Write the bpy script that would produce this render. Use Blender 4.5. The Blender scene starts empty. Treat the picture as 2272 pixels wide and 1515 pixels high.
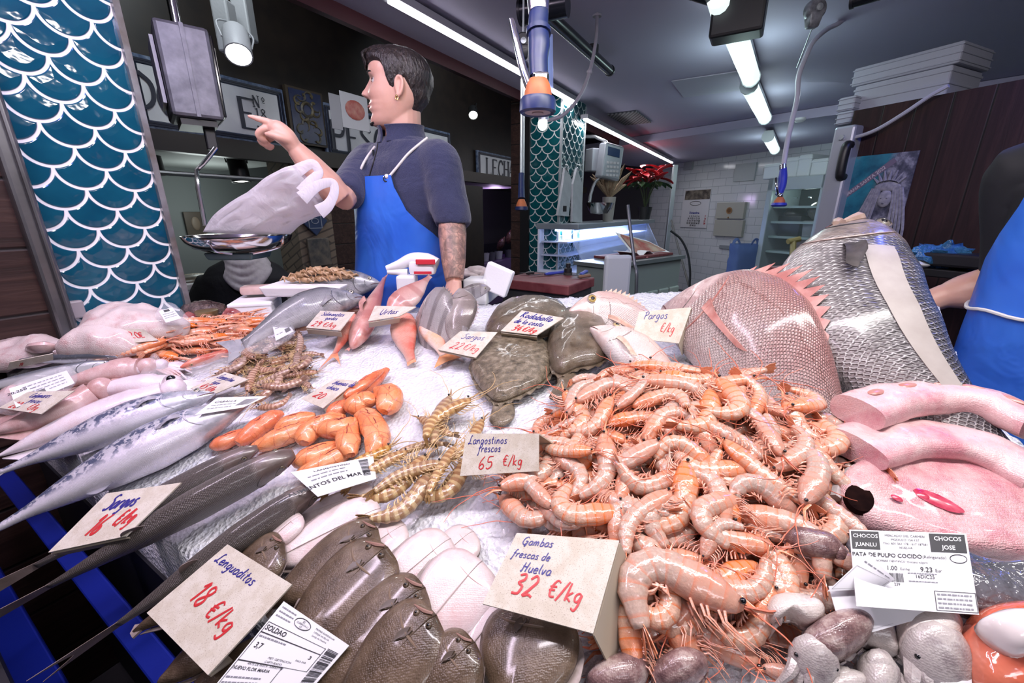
import bpy,bmesh,math,random
import numpy as np
from mathutils import Vector as V,Matrix,noise as mn
random.seed(7)
R_=random.Random(11)
SC=bpy.context.scene
COL=SC.collection
FPX,CX,CY,CAMZ,PITCH=915.0,1136.0,757.5,1.45,math.radians(17.4)
CP,SP=math.cos(PITCH),math.sin(PITCH)
CAM=V((0,0,CAMZ))
cd=bpy.data.cameras.new('camera'); cam=bpy.data.objects.new('camera',cd); COL.objects.link(cam)
cam.location=CAM; cam.rotation_euler=(math.pi/2-PITCH,0,0)
cd.sensor_width=36; cd.lens=FPX/2272*36; cd.clip_start=.02; cd.clip_end=60
SC.camera=cam
SC.view_settings.view_transform='Standard'; SC.view_settings.look='None'
SC.view_settings.gamma=1; SC.view_settings.use_curve_mapping=False
SC.view_settings.exposure=0.0
SC.cycles.max_bounces=6; SC.cycles.diffuse_bounces=3; SC.cycles.glossy_bounces=3
SC.cycles.transmission_bounces=5; SC.cycles.transparent_max_bounces=10
SC.cycles.sample_clamp_indirect=4; SC.cycles.caustics_reflective=False; SC.cycles.caustics_refractive=False
wd=bpy.data.worlds.new('world'); SC.world=wd; wd.use_nodes=True
wd.node_tree.nodes['Background'].inputs[0].default_value=(.30,.32,.42,1)
wd.node_tree.nodes['Background'].inputs[1].default_value=.10
def area(name,loc,target,sx,sy,power,col):
 l=bpy.data.lights.new(name,'AREA'); l.shape='RECTANGLE'; l.size=sx; l.size_y=sy
 l.energy=power; l.color=col
 o=bpy.data.objects.new(name,l); COL.objects.link(o); o.location=loc
 o.rotation_euler=(V(target)-V(loc)).to_track_quat('-Z','Y').to_euler(); return o
def spot(name,loc,target,power,col,ang=70,r=.04):
 l=bpy.data.lights.new(name,'SPOT'); l.energy=power; l.color=col; l.spot_size=math.radians(ang); l.shadow_soft_size=r; l.spot_blend=.5
 o=bpy.data.objects.new(name,l); COL.objects.link(o); o.location=loc
 o.rotation_euler=(V(target)-V(loc)).to_track_quat('-Z','Y').to_euler(); return o
def pointl(name,loc,power,col,r=.05):
 l=bpy.data.lights.new(name,'POINT'); l.energy=power; l.color=col; l.shadow_soft_size=r
 o=bpy.data.objects.new(name,l); COL.objects.link(o); o.location=loc; return o
area('counter_lamp',(-.95,.75,2.36),(-.8,.95,1.0),.07,1.2,18,(.98,.80,1))
area('counter_lamp',(-.05,.45,2.36),(.0,.9,1.0),1.1,.07,17,(1,.91,.97))
area('counter_lamp',(.85,.45,2.36),(.8,.8,1.0),1.1,.07,17.5,(1,.96,.93))
area('insect_lamp',(1.75,1.55,2.30),(1.5,1.3,1.3),.12,.4,5,(.10,.16,1))
area('insect_lamp',(-.55,.55,2.34),(-1.2,1.3,1.9),.10,.30,3,(.10,.16,1))
area('aisle_lamp',(.4,-1.2,2.36),(.2,1.2,1.2),1.2,.4,15,(.97,.93,1))
area('aisle_lamp',(2.4,3.4,2.36),(2.4,3.9,0),.3,1.2,14,(.80,.95,1))
def ray(px,py):
 a=(px-CX)/FPX; b=(CY-py)/FPX
 return V((a,CP+b*SP,-SP+b*CP))
def at(px,py,k): return CAM+ray(px,py)*k
def ony(px,py,y):d=ray(px,py); return CAM+d*(y/d.y)
def onz(px,py,z):d=ray(px,py); return CAM+d*((z-CAMZ)/d.z)
U1=V((math.sin(math.radians(30.9)),math.cos(math.radians(30.9)),0))
U2=V((-U1.y,U1.x,0)); UZ=V((0,0,1))
U3=V((-.414,.910,0)).normalized()
def onp(px,py,p0,n):d=ray(px,py); return CAM+d*((V(p0)-CAM).dot(n)/d.dot(n))
def st(s,t,z=0): return U1*s+U2*t+V((0,0,z))
def ont(px,py,t): return onp(px,py,U2*t,U2)
def ons(px,py,s): return onp(px,py,U1*s,U1)
TF=1.655; CEIL=2.42
def gauss(x,y,cx,cy,rx,ry): return math.exp(-(((x-cx)/rx)**2+((y-cy)/ry)**2))
def H(x,y):
 s=x*U1.x+y*U1.y
 z=.895+.40*(1-math.exp(-max(s-.06,-.3)/1.0))
 w=min(1,max(0,((x*U2.x+y*U2.y)-1.0)/.5)); z+=.12*w*w*(3-2*w)*min(1,max(0,(.72-s)/.35))
 z+=.065*gauss(x,y,.30,.60,.22,.20)
 z+=.02*gauss(x,y,-.95,1.15,.35,.25)
 z+=.03*gauss(x,y,1.15,1.05,.30,.28)
 z+=.11*gauss(x,y,.88,1.00,.17,.17)
 return z
def onH(px,py,lift=0):
 d=ray(px,py); k=.2
 for _ in range(500):
  p=CAM+d*k
  if p.z<=H(p.x,p.y)+lift:break
  k+=.01
 lo,hi=k-.01,k
 for _ in range(14):
  m=(lo+hi)/2; p=CAM+d*m
  if p.z<=H(p.x,p.y)+lift:hi=m
  else:lo=m
 return CAM+d*hi
def nH(p,e=.02):
 return V((H(p.x-e,p.y)-H(p.x+e,p.y),H(p.x,p.y-e)-H(p.x,p.y+e),2*e)).normalized()
class NT:
 def __init__(s,name):
  s.m=bpy.data.materials.new(name); s.m.use_nodes=True
  s.t=s.m.node_tree; s.b=s.t.nodes['Principled BSDF']
 def n(s,typ,**kw):
  nd=s.t.nodes.new(typ)
  for k,v in kw.items():
   if k.startswith('_'):setattr(nd,k[1:],v)
   else:s.set(nd.inputs[k.replace('__',' ')],v)
  return nd
 def set(s,sock,v):
  if isinstance(v,bpy.types.NodeSocket):s.t.links.new(v,sock)
  elif isinstance(v,(tuple,list)) and len(v)==3 and sock.type=='RGBA':sock.default_value=(*v,1)
  else:sock.default_value=v
 def ma(s,op,a,b=None,c=None,clamp=False):
  nd=s.t.nodes.new('ShaderNodeMath'); nd.operation=op; nd.use_clamp=clamp
  for i,v in enumerate((a,b,c)):
   if v is not None:s.set(nd.inputs[i],v)
  return nd.outputs[0]
 def mix(s,f,a,b,mode='MIX'):
  nd=s.t.nodes.new('ShaderNodeMix'); nd.data_type='RGBA'; nd.blend_type=mode
  s.set(nd.inputs[0],f); s.set(nd.inputs[6],a); s.set(nd.inputs[7],b); return nd.outputs[2]
 def ramp(s,f,stops,interp='LINEAR'):
  nd=s.t.nodes.new('ShaderNodeValToRGB'); cr=nd.color_ramp; cr.interpolation=interp
  while len(cr.elements)<len(stops):cr.elements.new(.5)
  for e,(p,c) in zip(cr.elements,stops):
   e.position=p; e.color=(*c,1) if len(c)==3 else c
  s.set(nd.inputs[0],f); return nd.outputs[0]
 def tc(s,o='Object',scale=None,loc=None,rot=None):
  c=s.n('ShaderNodeTexCoord').outputs[o]
  if scale is not None or loc is not None or rot is not None:
   mp=s.n('ShaderNodeMapping'); s.set(mp.inputs[0],c)
   if scale is not None:mp.inputs[3].default_value=scale if isinstance(scale,(tuple,list)) else (scale,)*3
   if loc is not None:mp.inputs[1].default_value=loc
   if rot is not None:mp.inputs[2].default_value=rot
   c=mp.outputs[0]
  return c
 def noise(s,co,scale,detail=3,rough=.55,out=0,dist=0):
  nd=s.n('ShaderNodeTexNoise',Scale=scale,Detail=detail,Roughness=rough,Distortion=dist); s.set(nd.inputs['Vector'],co); return nd.outputs[out]
 def vor(s,co,scale,rand=1,out='Distance',feat='F1'):
  nd=s.n('ShaderNodeTexVoronoi',_feature=feat,Scale=scale,Randomness=rand); s.set(nd.inputs['Vector'],co); return nd.outputs[out]
 def bump(s,h,strength=.3,dist=.002):
  nd=s.n('ShaderNodeBump',Strength=strength,Distance=dist,Height=h); s.set(s.b.inputs['Normal'],nd.outputs[0]); return nd
 def p(s,**kw):
  for k,v in kw.items():s.set(s.b.inputs[k.replace('__',' ')],v)
  return s.m
MATS={}
def M(name,col,rough=.5,metal=0,col2=None,vs=20,vth=(.35,.65),bump=None,coat=0,sss=0,spec=.5,emit=None,trans=0,alpha=1,sssr=None,ior=None):
 """plain or two-tone noisy material in object space"""
 if name in MATS: return MATS[name]
 t=NT(name); co=t.tc('Object')
 c=col
 if col2 is not None:
  c=t.ramp(t.noise(co,vs,4),[(vth[0],col),(vth[1],col2)])
 t.p(Base__Color=c,Roughness=rough,Metallic=metal,Coat__Weight=coat,Specular__IOR__Level=spec)
 if coat:t.p(Coat__Roughness=.08)
 if sss:t.p(Subsurface__Weight=sss,Subsurface__Radius=sssr or (1,.5,.35),Subsurface__Scale=.01)
 if bump:t.bump(t.noise(co,bump[0],4),bump[1],bump[2] if len(bump)>2 else.002)
 if emit:t.p(Emission__Color=emit[0],Emission__Strength=emit[1])
 if trans:t.p(Transmission__Weight=trans)
 if ior:t.p(IOR=ior)
 if alpha<1:t.p(Alpha=alpha)
 MATS[name]=t.m; return t.m
def scallop(name,col,col2,w,grout=(.86,.87,.86)):
 """glazed fish-scale tiles; object x = across, z = up, w = tile width"""
 if name in MATS: return MATS[name]
 t=NT(name); co=t.tc('Object')
 sx=t.n('ShaderNodeSeparateXYZ'); t.set(sx.inputs[0],co)
 x=t.ma('DIVIDE',sx.outputs[0],w); y=t.ma('DIVIDE',sx.outputs[2],w)
 def arc(ox,oy):
  dx=t.ma('SUBTRACT',t.ma('FRACT',t.ma('ADD',x,ox)),.5)
  dy=t.ma('SUBTRACT',t.ma('FRACT',t.ma('ADD',y,oy)),1.0)
  r=t.ma('SQRT',t.ma('ADD',t.ma('MULTIPLY',dx,dx),t.ma('MULTIPLY',dy,dy)))
  return t.ma('ABSOLUTE',t.ma('SUBTRACT',r,.5))
 d=t.ma('MINIMUM',arc(50,50),arc(50.5,50.5))
 g=t.ramp(d,[(.026,(1,1,1)),(.040,(0,0,0))])
 base=t.ramp(t.noise(co,7,3),[(.35,col),(.65,col2)])
 t.p(Base__Color=t.mix(g,base,grout),Roughness=t.ma('ADD',t.ma('MULTIPLY',g,.5),.07),Specular__IOR__Level=.6)
 h=t.ramp(d,[(.02,(0,0,0)),(.06,(.7,.7,.7)),(.2,(1,1,1))])
 hn=t.ma('ADD',h,t.ma('MULTIPLY',t.noise(co,22,2),.5))
 t.bump(hn,.6,.004)
 MATS[name]=t.m; return t.m
def fishmat(name,stops,head=None,hu=.27,nu=60,nv=26,sc=.35,scd=.0012,spots=None,rough=.24,bars=None,tint=None,lat=None,tail=None,edge=None,edgeamt=.35,metal=0.0,spec=.6,rand=.35,sss=.0):
 """scaly skin on body UVs: u snout->tail, v back->belly; stops = colour over v"""
 if name in MATS: return MATS[name]
 t=NT(name); uv=t.tc('UV')
 s=t.n('ShaderNodeSeparateXYZ'); t.set(s.inputs[0],uv); u,v=s.outputs[0],s.outputs[1]
 co=t.tc('Object')
 vn=t.ma('ADD',v,t.ma('MULTIPLY',t.ma('SUBTRACT',t.noise(co,30,3),.5),.16))
 c=t.ramp(vn,stops)
 if tint:c=t.mix(t.ramp(t.noise(co,tint[1],4),[(.42,(0,0,0)),(.62,(tint[2],)*3)]),c,tint[0])
 if bars:
  bw=t.ma('SINE',t.ma('MULTIPLY',t.ma('ADD',u,t.ma('MULTIPLY',t.noise(co,14,2),.05)),bars[1]*6.283))
  c=t.mix(t.ma('MULTIPLY',t.ramp(bw,[(.25,(0,0,0)),(.75,(1,1,1))]),bars[2]),c,bars[0])
 wob=t.noise(co,26,2)
 sx_=t.ma('ADD',t.ma('MULTIPLY',v,nv),t.ma('MULTIPLY',wob,rand*2.2)); sy_=t.ma('SUBTRACT',t.ma('MULTIPLY',wob,rand*1.5),t.ma('MULTIPLY',u,nu))
 def arc(ox,oy):
  dx=t.ma('SUBTRACT',t.ma('FRACT',t.ma('ADD',sx_,ox)),.5); dy=t.ma('SUBTRACT',t.ma('FRACT',t.ma('ADD',sy_,oy)),1.0)
  return t.ma('SUBTRACT',t.ma('SQRT',t.ma('ADD',t.ma('MULTIPLY',dx,dx),t.ma('MULTIPLY',dy,dy))),.5)
 d1,d2=arc(90,90),arc(90.5,90.5)
 d=t.ma('SUBTRACT',.62,t.ma('MULTIPLY',t.ma('MINIMUM',t.ma('ABSOLUTE',d1),t.ma('ABSOLUTE',d2)),3.2),clamp=True)
 if spots:
  sp=t.ramp(t.noise(co,spots[1],3,.6),[(spots[2],(0,0,0)),(spots[3],(1,1,1))])
  sp=t.ma('MULTIPLY',sp,t.ramp(v,[(spots[4]-.08,(1,1,1)),(spots[4]+.08,(0,0,0))]))
  c=t.mix(sp,c,spots[0])
 if edge:
  am=t.ma('MULTIPLY',t.ramp(v,[(.15,(.3,)*3),(.6,(1,)*3)]),t.ramp(t.noise(co,42,3),[(.36,(.2,)*3),(.6,(1,)*3)]))
  c=t.mix(t.ma('MULTIPLY',t.ma('MULTIPLY',t.ramp(d,[(.30,(0,0,0)),(.60,(1,1,1))]),edgeamt),am),c,edge)
 if lat:c=t.mix(t.ramp(t.ma('ABSOLUTE',t.ma('SUBTRACT',vn,lat[1])),[(.003,(.7,)*3),(.010,(0,)*3)]),c,lat[0])
 hm=t.ramp(u,[(hu-.02,(1,1,1)),(hu+.02,(0,0,0))])
 if head:
  hc=t.ramp(t.noise(co,35,4),[(.35,head[0]),(.65,head[1])])
  c=t.mix(t.ma('MULTIPLY',hm,.85),c,hc)
 if tail:c=t.mix(t.ramp(u,[(tail[1],(0,0,0)),(tail[1]+.12,(1,1,1))]),c,tail[0])
 rr=t.ma('ADD',rough,t.ma('MULTIPLY',t.noise(co,60,3),.22))
 t.p(Base__Color=c,Roughness=rr,Specular__IOR__Level=spec,Coat__Weight=.35,Coat__Roughness=.12,Metallic=metal)
 if sss:t.p(Subsurface__Weight=sss,Subsurface__Radius=(1,.5,.4),Subsurface__Scale=.006)
 inv=t.ma('SUBTRACT',1,hm)
 h=t.ma('ADD',t.ma('MULTIPLY',t.ma('MULTIPLY',d,-1.0),inv),t.ma('MULTIPLY',t.noise(co,70,4),.8))
 t.bump(h,sc,scd)
 MATS[name]=t.m; return t.m
def tag(o,label=None,cat=None,group=None,kind=None):
 if label:o['label']=label
 if cat:o['category']=cat
 if group:o['group']=group
 if kind:o['kind']=kind
 return o
def thing(name,label,cat,loc=(0,0,0),group=None,rz=0):
 o=bpy.data.objects.new(name,None); COL.objects.link(o); o.location=loc; o.rotation_euler=(0,0,rz)
 o.empty_display_size=.02
 return tag(o,label,cat,group)
def mesh(name,vs,fs,mat,parent=None,uv=None,smooth=True,world=False):
 me=bpy.data.meshes.new(name); me.from_pydata([tuple(v) for v in vs],[],fs)
 if mat is not None:
  for m in (mat if isinstance(mat,list) else [mat]):me.materials.append(m)
 if uv is not None:
  l=me.uv_layers.new(name='UVMap'); idx=np.empty(len(me.loops),dtype=np.int32); me.loops.foreach_get('vertex_index',idx)
  l.data.foreach_set('uv',np.asarray(uv,dtype=np.float32)[idx].ravel())
 if smooth:me.polygons.foreach_set('use_smooth',[True]*len(me.polygons))
 me.update()
 o=bpy.data.objects.new(name,me); COL.objects.link(o)
 if parent is not None:
  o.parent=parent
  if world:o.matrix_parent_inverse=wm(parent).inverted()
 return o
def wm(o):
 m=o.matrix_basis.copy()
 return wm(o.parent)@o.matrix_parent_inverse@m if o.parent else m
def cat_rom(pts,n):
 """dense Catmull-Rom through pts (Vectors), n samples per span"""
 P=[V(p) for p in pts]; P=[P[0]*2-P[1]]+P+[P[-1]*2-P[-2]]; out=[]
 for i in range(1,len(P)-2):
  a,b,c,d=P[i-1:i+3]
  for k in range(n):
   t=k/n; out.append(.5*((2*b)+(c-a)*t+(2*a-5*b+4*c-d)*t*t+(3*b-a-3*c+d)*t**3))
 out.append(P[-2]); return out
class MB:
 def __init__(s):s.v=[]; s.f=[]; s.uv=[]; s.mi=[]; s.cur=0; s.M=None
 def add(s,vs,fs,uv=None):
  b=len(s.v)
  s.v+=[(s.M@V(v)) if s.M else V(v) for v in vs]
  s.uv+=list(uv) if uv is not None else [(0,0)]*len(vs)
  s.f+=[[i+b for i in f] for f in fs]; s.mi+=[s.cur]*len(fs); return s
 def box(s,c,size,rot=None,axes=None,taper=1.0,bev=0.0):
  hx,hy,hz=[q/2 for q in size]; c=V(c)
  if bev>0:
   pts=[]; fs=[]
   b=min(bev,hx*.9,hy*.9,hz*.9)
   bm=bmesh.new(); bmesh.ops.create_cube(bm,size=1)
   for v in bm.verts:v.co=V((v.co.x*2*hx*(taper if v.co.z>0 else 1),v.co.y*2*hy*(taper if v.co.z>0 else 1),v.co.z*2*hz))
   bmesh.ops.bevel(bm,geom=bm.edges[:],offset=b,segments=2,affect='EDGES',profile=.5)
   bm.verts.ensure_lookup_table(); pts=[v.co.copy() for v in bm.verts]; fs=[[v.index for v in f.verts] for f in bm.faces]; bm.free()
  else:
   pts=[V((x*hx*(taper if z>0 else 1),y*hy*(taper if z>0 else 1),z*hz)) for z in (-1,1) for y in (-1,1) for x in (-1,1)]
   fs=[[0,2,3,1],[4,5,7,6],[0,1,5,4],[2,6,7,3],[0,4,6,2],[1,3,7,5]]
  if rot is not None:q=Matrix.Rotation(rot,3,'Z'); pts=[q@p for p in pts]
  if axes is not None:pts=[axes[0]*p.x+axes[1]*p.y+axes[2]*p.z for p in pts]
  return s.add([p+c for p in pts],fs)
 def tube(s,pts,r,n=8,cap=True,flat=1.0,up=None):
  pts=[V(p) for p in pts]; m=len(pts)
  rs=r if isinstance(r,(list,tuple)) else [r]*m
  if len(rs)!=m:rs=list(np.interp(np.linspace(0,1,m),np.linspace(0,1,len(rs)),rs))
  vs=[]; uv=[]; t0=None
  ref=V(up) if up is not None else None
  for i,p in enumerate(pts):
   t=(pts[min(i+1,m-1)]-pts[max(i-1,0)])
   t=t.normalized() if t.length>1e-9 else V((0,0,1))
   if ref is None:
    ref=t.orthogonal().normalized()
   a=(ref-t*ref.dot(t)); a=a.normalized() if a.length>1e-6 else t.orthogonal().normalized()
   if up is None:ref=a
   b=t.cross(a)
   for k in range(n):
    th=2*math.pi*k/n
    vs.append(p+a*(math.cos(th)*rs[i]*flat)+b*(math.sin(th)*rs[i])); uv.append((i/(m-1),k/n))
  fs=[[i*n+k,i*n+(k+1)%n,(i+1)*n+(k+1)%n,(i+1)*n+k] for i in range(m-1) for k in range(n)]
  if cap:fs+=[list(range(n))[::-1],[(m-1)*n+k for k in range(n)]]
  return s.add(vs,fs,uv)
 def cyl(s,a,b,r0,r1=None,n=16): return s.tube([a,b],[r0,r0 if r1 is None else r1],n)
 def lathe(s,prof,c=(0,0,0),n=24,axes=None,sq=1.0):
  c=V(c); A=axes or (V((1,0,0)),V((0,1,0)),V((0,0,1))); vs=[]; uv=[]
  m=len(prof)
  for i,(r,z) in enumerate(prof):
   for k in range(n):
    th=2*math.pi*k/n; vs.append(c+A[0]*(r*math.cos(th))+A[1]*(r*math.sin(th)*sq)+A[2]*z); uv.append((k/n,i/(m-1)))
  fs=[[i*n+k,i*n+(k+1)%n,(i+1)*n+(k+1)%n,(i+1)*n+k] for i in range(m-1) for k in range(n)]
  if prof[0][0]>1e-6:fs.append(list(range(n))[::-1])
  if prof[-1][0]>1e-6:fs.append([(m-1)*n+k for k in range(n)])
  return s.add(vs,fs,uv)
 def ball(s,c,r,n=12,m=8,axes=None):
  rr=r if isinstance(r,(tuple,list)) else (r,r,r); c=V(c); A=axes or (V((1,0,0)),V((0,1,0)),V((0,0,1)))
  vs=[]; uv=[]
  for i in range(m+1):
   ph=math.pi*i/m
   for k in range(n):
    th=2*math.pi*k/n
    vs.append(c+A[0]*(rr[0]*math.sin(ph)*math.cos(th))+A[1]*(rr[1]*math.sin(ph)*math.sin(th))+A[2]*(rr[2]*math.cos(ph))); uv.append((k/n,i/m))
  fs=[[i*n+k,(i+1)*n+k,(i+1)*n+(k+1)%n,i*n+(k+1)%n] for i in range(m) for k in range(n)]
  return s.add(vs,fs,uv)
 def quad(s,a,b,c,d,nu=1,nv=1,fn=None):
  a,b,c,d=map(V,(a,b,c,d)); vs=[]; uv=[]
  for j in range(nv+1):
   for i in range(nu+1):
    x,y=i/nu,j/nv; p=a*(1-x)*(1-y)+b*x*(1-y)+c*x*y+d*(1-x)*y
    vs.append(fn(p,x,y) if fn else p); uv.append((x,y))
  w=nu+1
  return s.add(vs,[[j*w+i,j*w+i+1,(j+1)*w+i+1,(j+1)*w+i] for j in range(nv) for i in range(nu)],uv)
 def sheet(s,grid,th,nrm=None):
  """closed thin slab from a grid (rows of points) thickened along nrm (or local normals)"""
  h=len(grid); w=len(grid[0]); N=[]
  for j in range(h):
   for i in range(w):
    if nrm is not None:N.append(V(nrm)); continue
    dx=grid[j][min(i+1,w-1)]-grid[j][max(i-1,0)]; dy=grid[min(j+1,h-1)][i]-grid[max(j-1,0)][i]
    q=dx.cross(dy); N.append(q.normalized() if q.length>1e-12 else V((0,0,1)))
  g=[p for r in grid for p in r]; k=len(g)
  vs=[p+n*th*.5 for p,n in zip(g,N)]+[p-n*th*.5 for p,n in zip(g,N)]
  uv=[(i/(w-1),j/(h-1)) for j in range(h) for i in range(w)]*2
  fs=[]
  for j in range(h-1):
   for i in range(w-1):
    q=[j*w+i,j*w+i+1,(j+1)*w+i+1,(j+1)*w+i]; fs+=[q,[x+k for x in q[::-1]]]
  rim=[i for i in range(w)]+[j*w+w-1 for j in range(1,h)]+[(h-1)*w+i for i in range(w-2,-1,-1)]+[j*w for j in range(h-2,0,-1)]
  for a,b in zip(rim,rim[1:]+rim[:1]):fs.append([b,a,a+k,b+k])
  return s.add(vs,fs,uv)
 def prism(s,pts,off):
  """flat polygon extruded by off"""
  off=V(off); n=len(pts); P=[V(p) for p in pts]
  return s.add(P+[p+off for p in P],[list(range(n))[::-1],[i+n for i in range(n)]]+[[i,(i+1)%n,(i+1)%n+n,i+n] for i in range(n)])
 def build(s,name,mat,parent=None,smooth=True,world=False,kind=None,label=None):
  o=mesh(name,s.v,s.f,mat,parent,s.uv,smooth,world)
  if isinstance(mat,list):o.data.polygons.foreach_set('material_index',s.mi)
  if smooth is True:autosmooth(o)
  if kind:o['kind']=kind
  if label:o['label']=label
  return o
def autosmooth(o,ang=40):
 me=o.data; bm=bmesh.new(); bm.from_mesh(me); bm.normal_update()
 c=math.radians(ang)
 for e in bm.edges:
  if len(e.link_faces)==2:e.smooth=e.calc_face_angle(0)<c
 bmesh.ops.recalc_face_normals(bm,faces=bm.faces)
 bm.to_mesh(me); bm.free()
def dup(o,parent=None):
 c=o.copy(); COL.objects.link(c)
 if parent is not None:c.parent=parent
 for ch in [k for k in KIDS.get(o.name,[])]:dup(ch,c)
 return c
KIDS={}
def index_kids(o):
 KIDS[o.name]=list(o.children)
 for c in o.children:index_kids(c)
def remesh(o,vox,smooth=4,keep_uv=False):
 """replace o's mesh by its voxel remesh (one continuous surface)"""
 md=o.modifiers.new('r','REMESH'); md.mode='VOXEL'; md.voxel_size=vox; md.use_smooth_shade=True
 if smooth:
  ms=o.modifiers.new('s','SMOOTH'); ms.iterations=smooth; ms.factor=.5
 dg=bpy.context.evaluated_depsgraph_get(); dg.update()
 me=bpy.data.meshes.new_from_object(o.evaluated_get(dg)); mats=list(o.data.materials)
 o.modifiers.clear(); o.data=me
 if not me.materials:
  for m in mats:me.materials.append(m)
 me.polygons.foreach_set('use_smooth',[True]*len(me.polygons)); return o
def btext(s,size=1.0,align='CENTER',bold=0.0):
 """flat mesh (verts, faces) of printed text in the xy plane"""
 cu=bpy.data.curves.new('t','FONT'); cu.body=s; cu.size=size; cu.align_x=align; cu.align_y='CENTER'; cu.resolution_u=2; cu.offset=bold
 o=bpy.data.objects.new('t',cu); COL.objects.link(o)
 dg=bpy.context.evaluated_depsgraph_get(); dg.update()
 me=bpy.data.meshes.new_from_object(o.evaluated_get(dg))
 vs=[v.co.copy() for v in me.vertices]; fs=[list(p.vertices) for p in me.polygons]
 bpy.data.objects.remove(o); bpy.data.curves.remove(cu); bpy.data.meshes.remove(me)
 return vs,fs
GL={'a':(.52,['.45,.42 .3,.52 .1,.4 .08,.12 .25,.0 .42,.15 .45,.45 .44,.15 .55,.02']),'b':(.5,['.1,1 .1,.5 .1,.05 .3,.0 .45,.2 .38,.42 .2,.48 .1,.3']),'c':(.45,['.42,.42 .25,.52 .08,.3 .12,.05 .3,.0 .45,.1']),'d':(.55,['.45,.42 .25,.5 .08,.3 .12,.05 .3,.02 .45,.25 .5,1 .46,.3 .5,.02']),'e':(.48,['.08,.25 .4,.3 .36,.48 .18,.5 .06,.25 .18,.0 .45,.08']),'f':(.4,['.42,.9 .3,1 .2,.7 .18,.2 .1,-.35 .0,-.3','.02,.48 .38,.5']),'g':(.52,['.43,.42 .25,.52 .08,.35 .15,.08 .35,.1 .43,.45 .42,-.1 .3,-.4 .08,-.3']),'h':(.5,['.1,1 .08,.0 .15,.35 .32,.48 .4,.3 .42,.0']),'i':(.25,['.1,.5 .1,.15 .2,.0','.12,.75 .13,.72']),'k':(.48,['.1,1 .08,.0','.4,.5 .12,.25 .42,.0']),'l':(.25,['.12,1 .1,.3 .2,.0']),'m':(.75,['.06,.5 .06,.0 .1,.35 .25,.5 .32,.3 .32,.0 .38,.38 .52,.5 .6,.3 .62,.0']),'n':(.5,['.06,.5 .06,.0 .12,.35 .3,.5 .38,.3 .42,.0']),'o':(.5,['.25,.5 .08,.3 .2,.0 .4,.15 .38,.42 .22,.5']),'r':(.4,['.08,.5 .08,.0 .1,.3 .25,.5 .38,.45']),'s':(.42,['.38,.45 .2,.5 .1,.38 .32,.2 .3,.02 .05,.04']),'t':(.36,['.18,.85 .15,.15 .3,.0','.02,.55 .34,.57']),'u':(.5,['.08,.5 .08,.12 .25,.0 .4,.2 .42,.5 .42,.15 .5,.0']),'v':(.45,['.05,.5 .2,.02 .4,.5']),'z':(.45,['.08,.48 .4,.48 .06,.02 .42,.03']),'G':(.75,['.6,.85 .4,1 .1,.75 .08,.25 .35,.0 .6,.25 .62,.45 .35,.45','.62,.45 .55,-.1 .4,-.2']),'L':(.62,['.5,.9 .4,1 .28,.8 .22,.2 .08,.0 .05,.12 .3,.08 .6,.0']),'H':(.75,['.2,.95 .15,.0 .02,.1','.62,1 .55,.0','.08,.55 .65,.48']),'S':(.62,['.55,.9 .3,1 .12,.78 .45,.5 .48,.15 .2,.0 .0,.12']),'R':(.65,['.15,.95 .1,.0','.0,.85 .35,1 .52,.8 .15,.5 .3,.35 .6,.0']),'P':(.58,['.18,.95 .12,.0','.0,.85 .35,1 .52,.78 .35,.52 .14,.5']),'U':(.65,['.1,.95 .08,.3 .3,.0 .52,.3 .55,.95']),'C':(.62,['.55,.85 .35,1 .08,.6 .12,.15 .35,.0 .58,.15']),'M':(.8,['.05,.0 .12,.95 .35,.3 .58,.95 .68,.0']),'0':(.55,['.28,1 .08,.6 .15,.05 .4,.1 .46,.65 .28,1']),'1':(.35,['.05,.75 .25,1 .22,.0']),'2':(.58,['.08,.8 .3,1 .46,.75 .25,.3 .06,.0 .3,.08 .52,.0']),'3':(.55,['.08,.92 .35,1 .42,.75 .2,.55 .45,.4 .4,.05 .1,.02']),'4':(.58,['.3,1 .06,.35 .5,.38','.38,.65 .36,.0']),'5':(.58,['.5,1 .15,.95 .12,.55 .4,.55 .45,.2 .2,.0 .05,.1']),'6':(.55,['.4,1 .15,.6 .1,.15 .3,.0 .46,.2 .3,.42 .12,.25']),'8':(.55,['.42,.9 .2,1 .12,.75 .42,.35 .3,.0 .08,.2 .38,.65 .42,.9']),'9':(.55,['.44,.8 .25,1 .1,.75 .3,.55 .45,.85 .38,.3 .3,.0']),'€':(.6,['.55,.9 .3,1 .12,.6 .2,.1 .5,.08','.0,.62 .42,.66','.0,.42 .38,.46']),'/':(.4,['.42,1.05 .0,-.1']),' ':(.3,[]),}
def hand(s,slant=.12):
 """handwriting -> (list of polylines, width) in em units"""
 x=0; out=[]
 for ch in s:
  w,st_=GL.get(ch,GL['o'])
  for q in st_:
   pts=[V((float(p.split(',')[0]),float(p.split(',')[1]),0)) for p in q.split()]
   pts=cat_rom(pts,5)
   out.append([(p.x+x+p.y*slant+R_.uniform(-.006,.006),p.y) for p in pts])
  x+=w+.07
 return out,x
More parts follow.
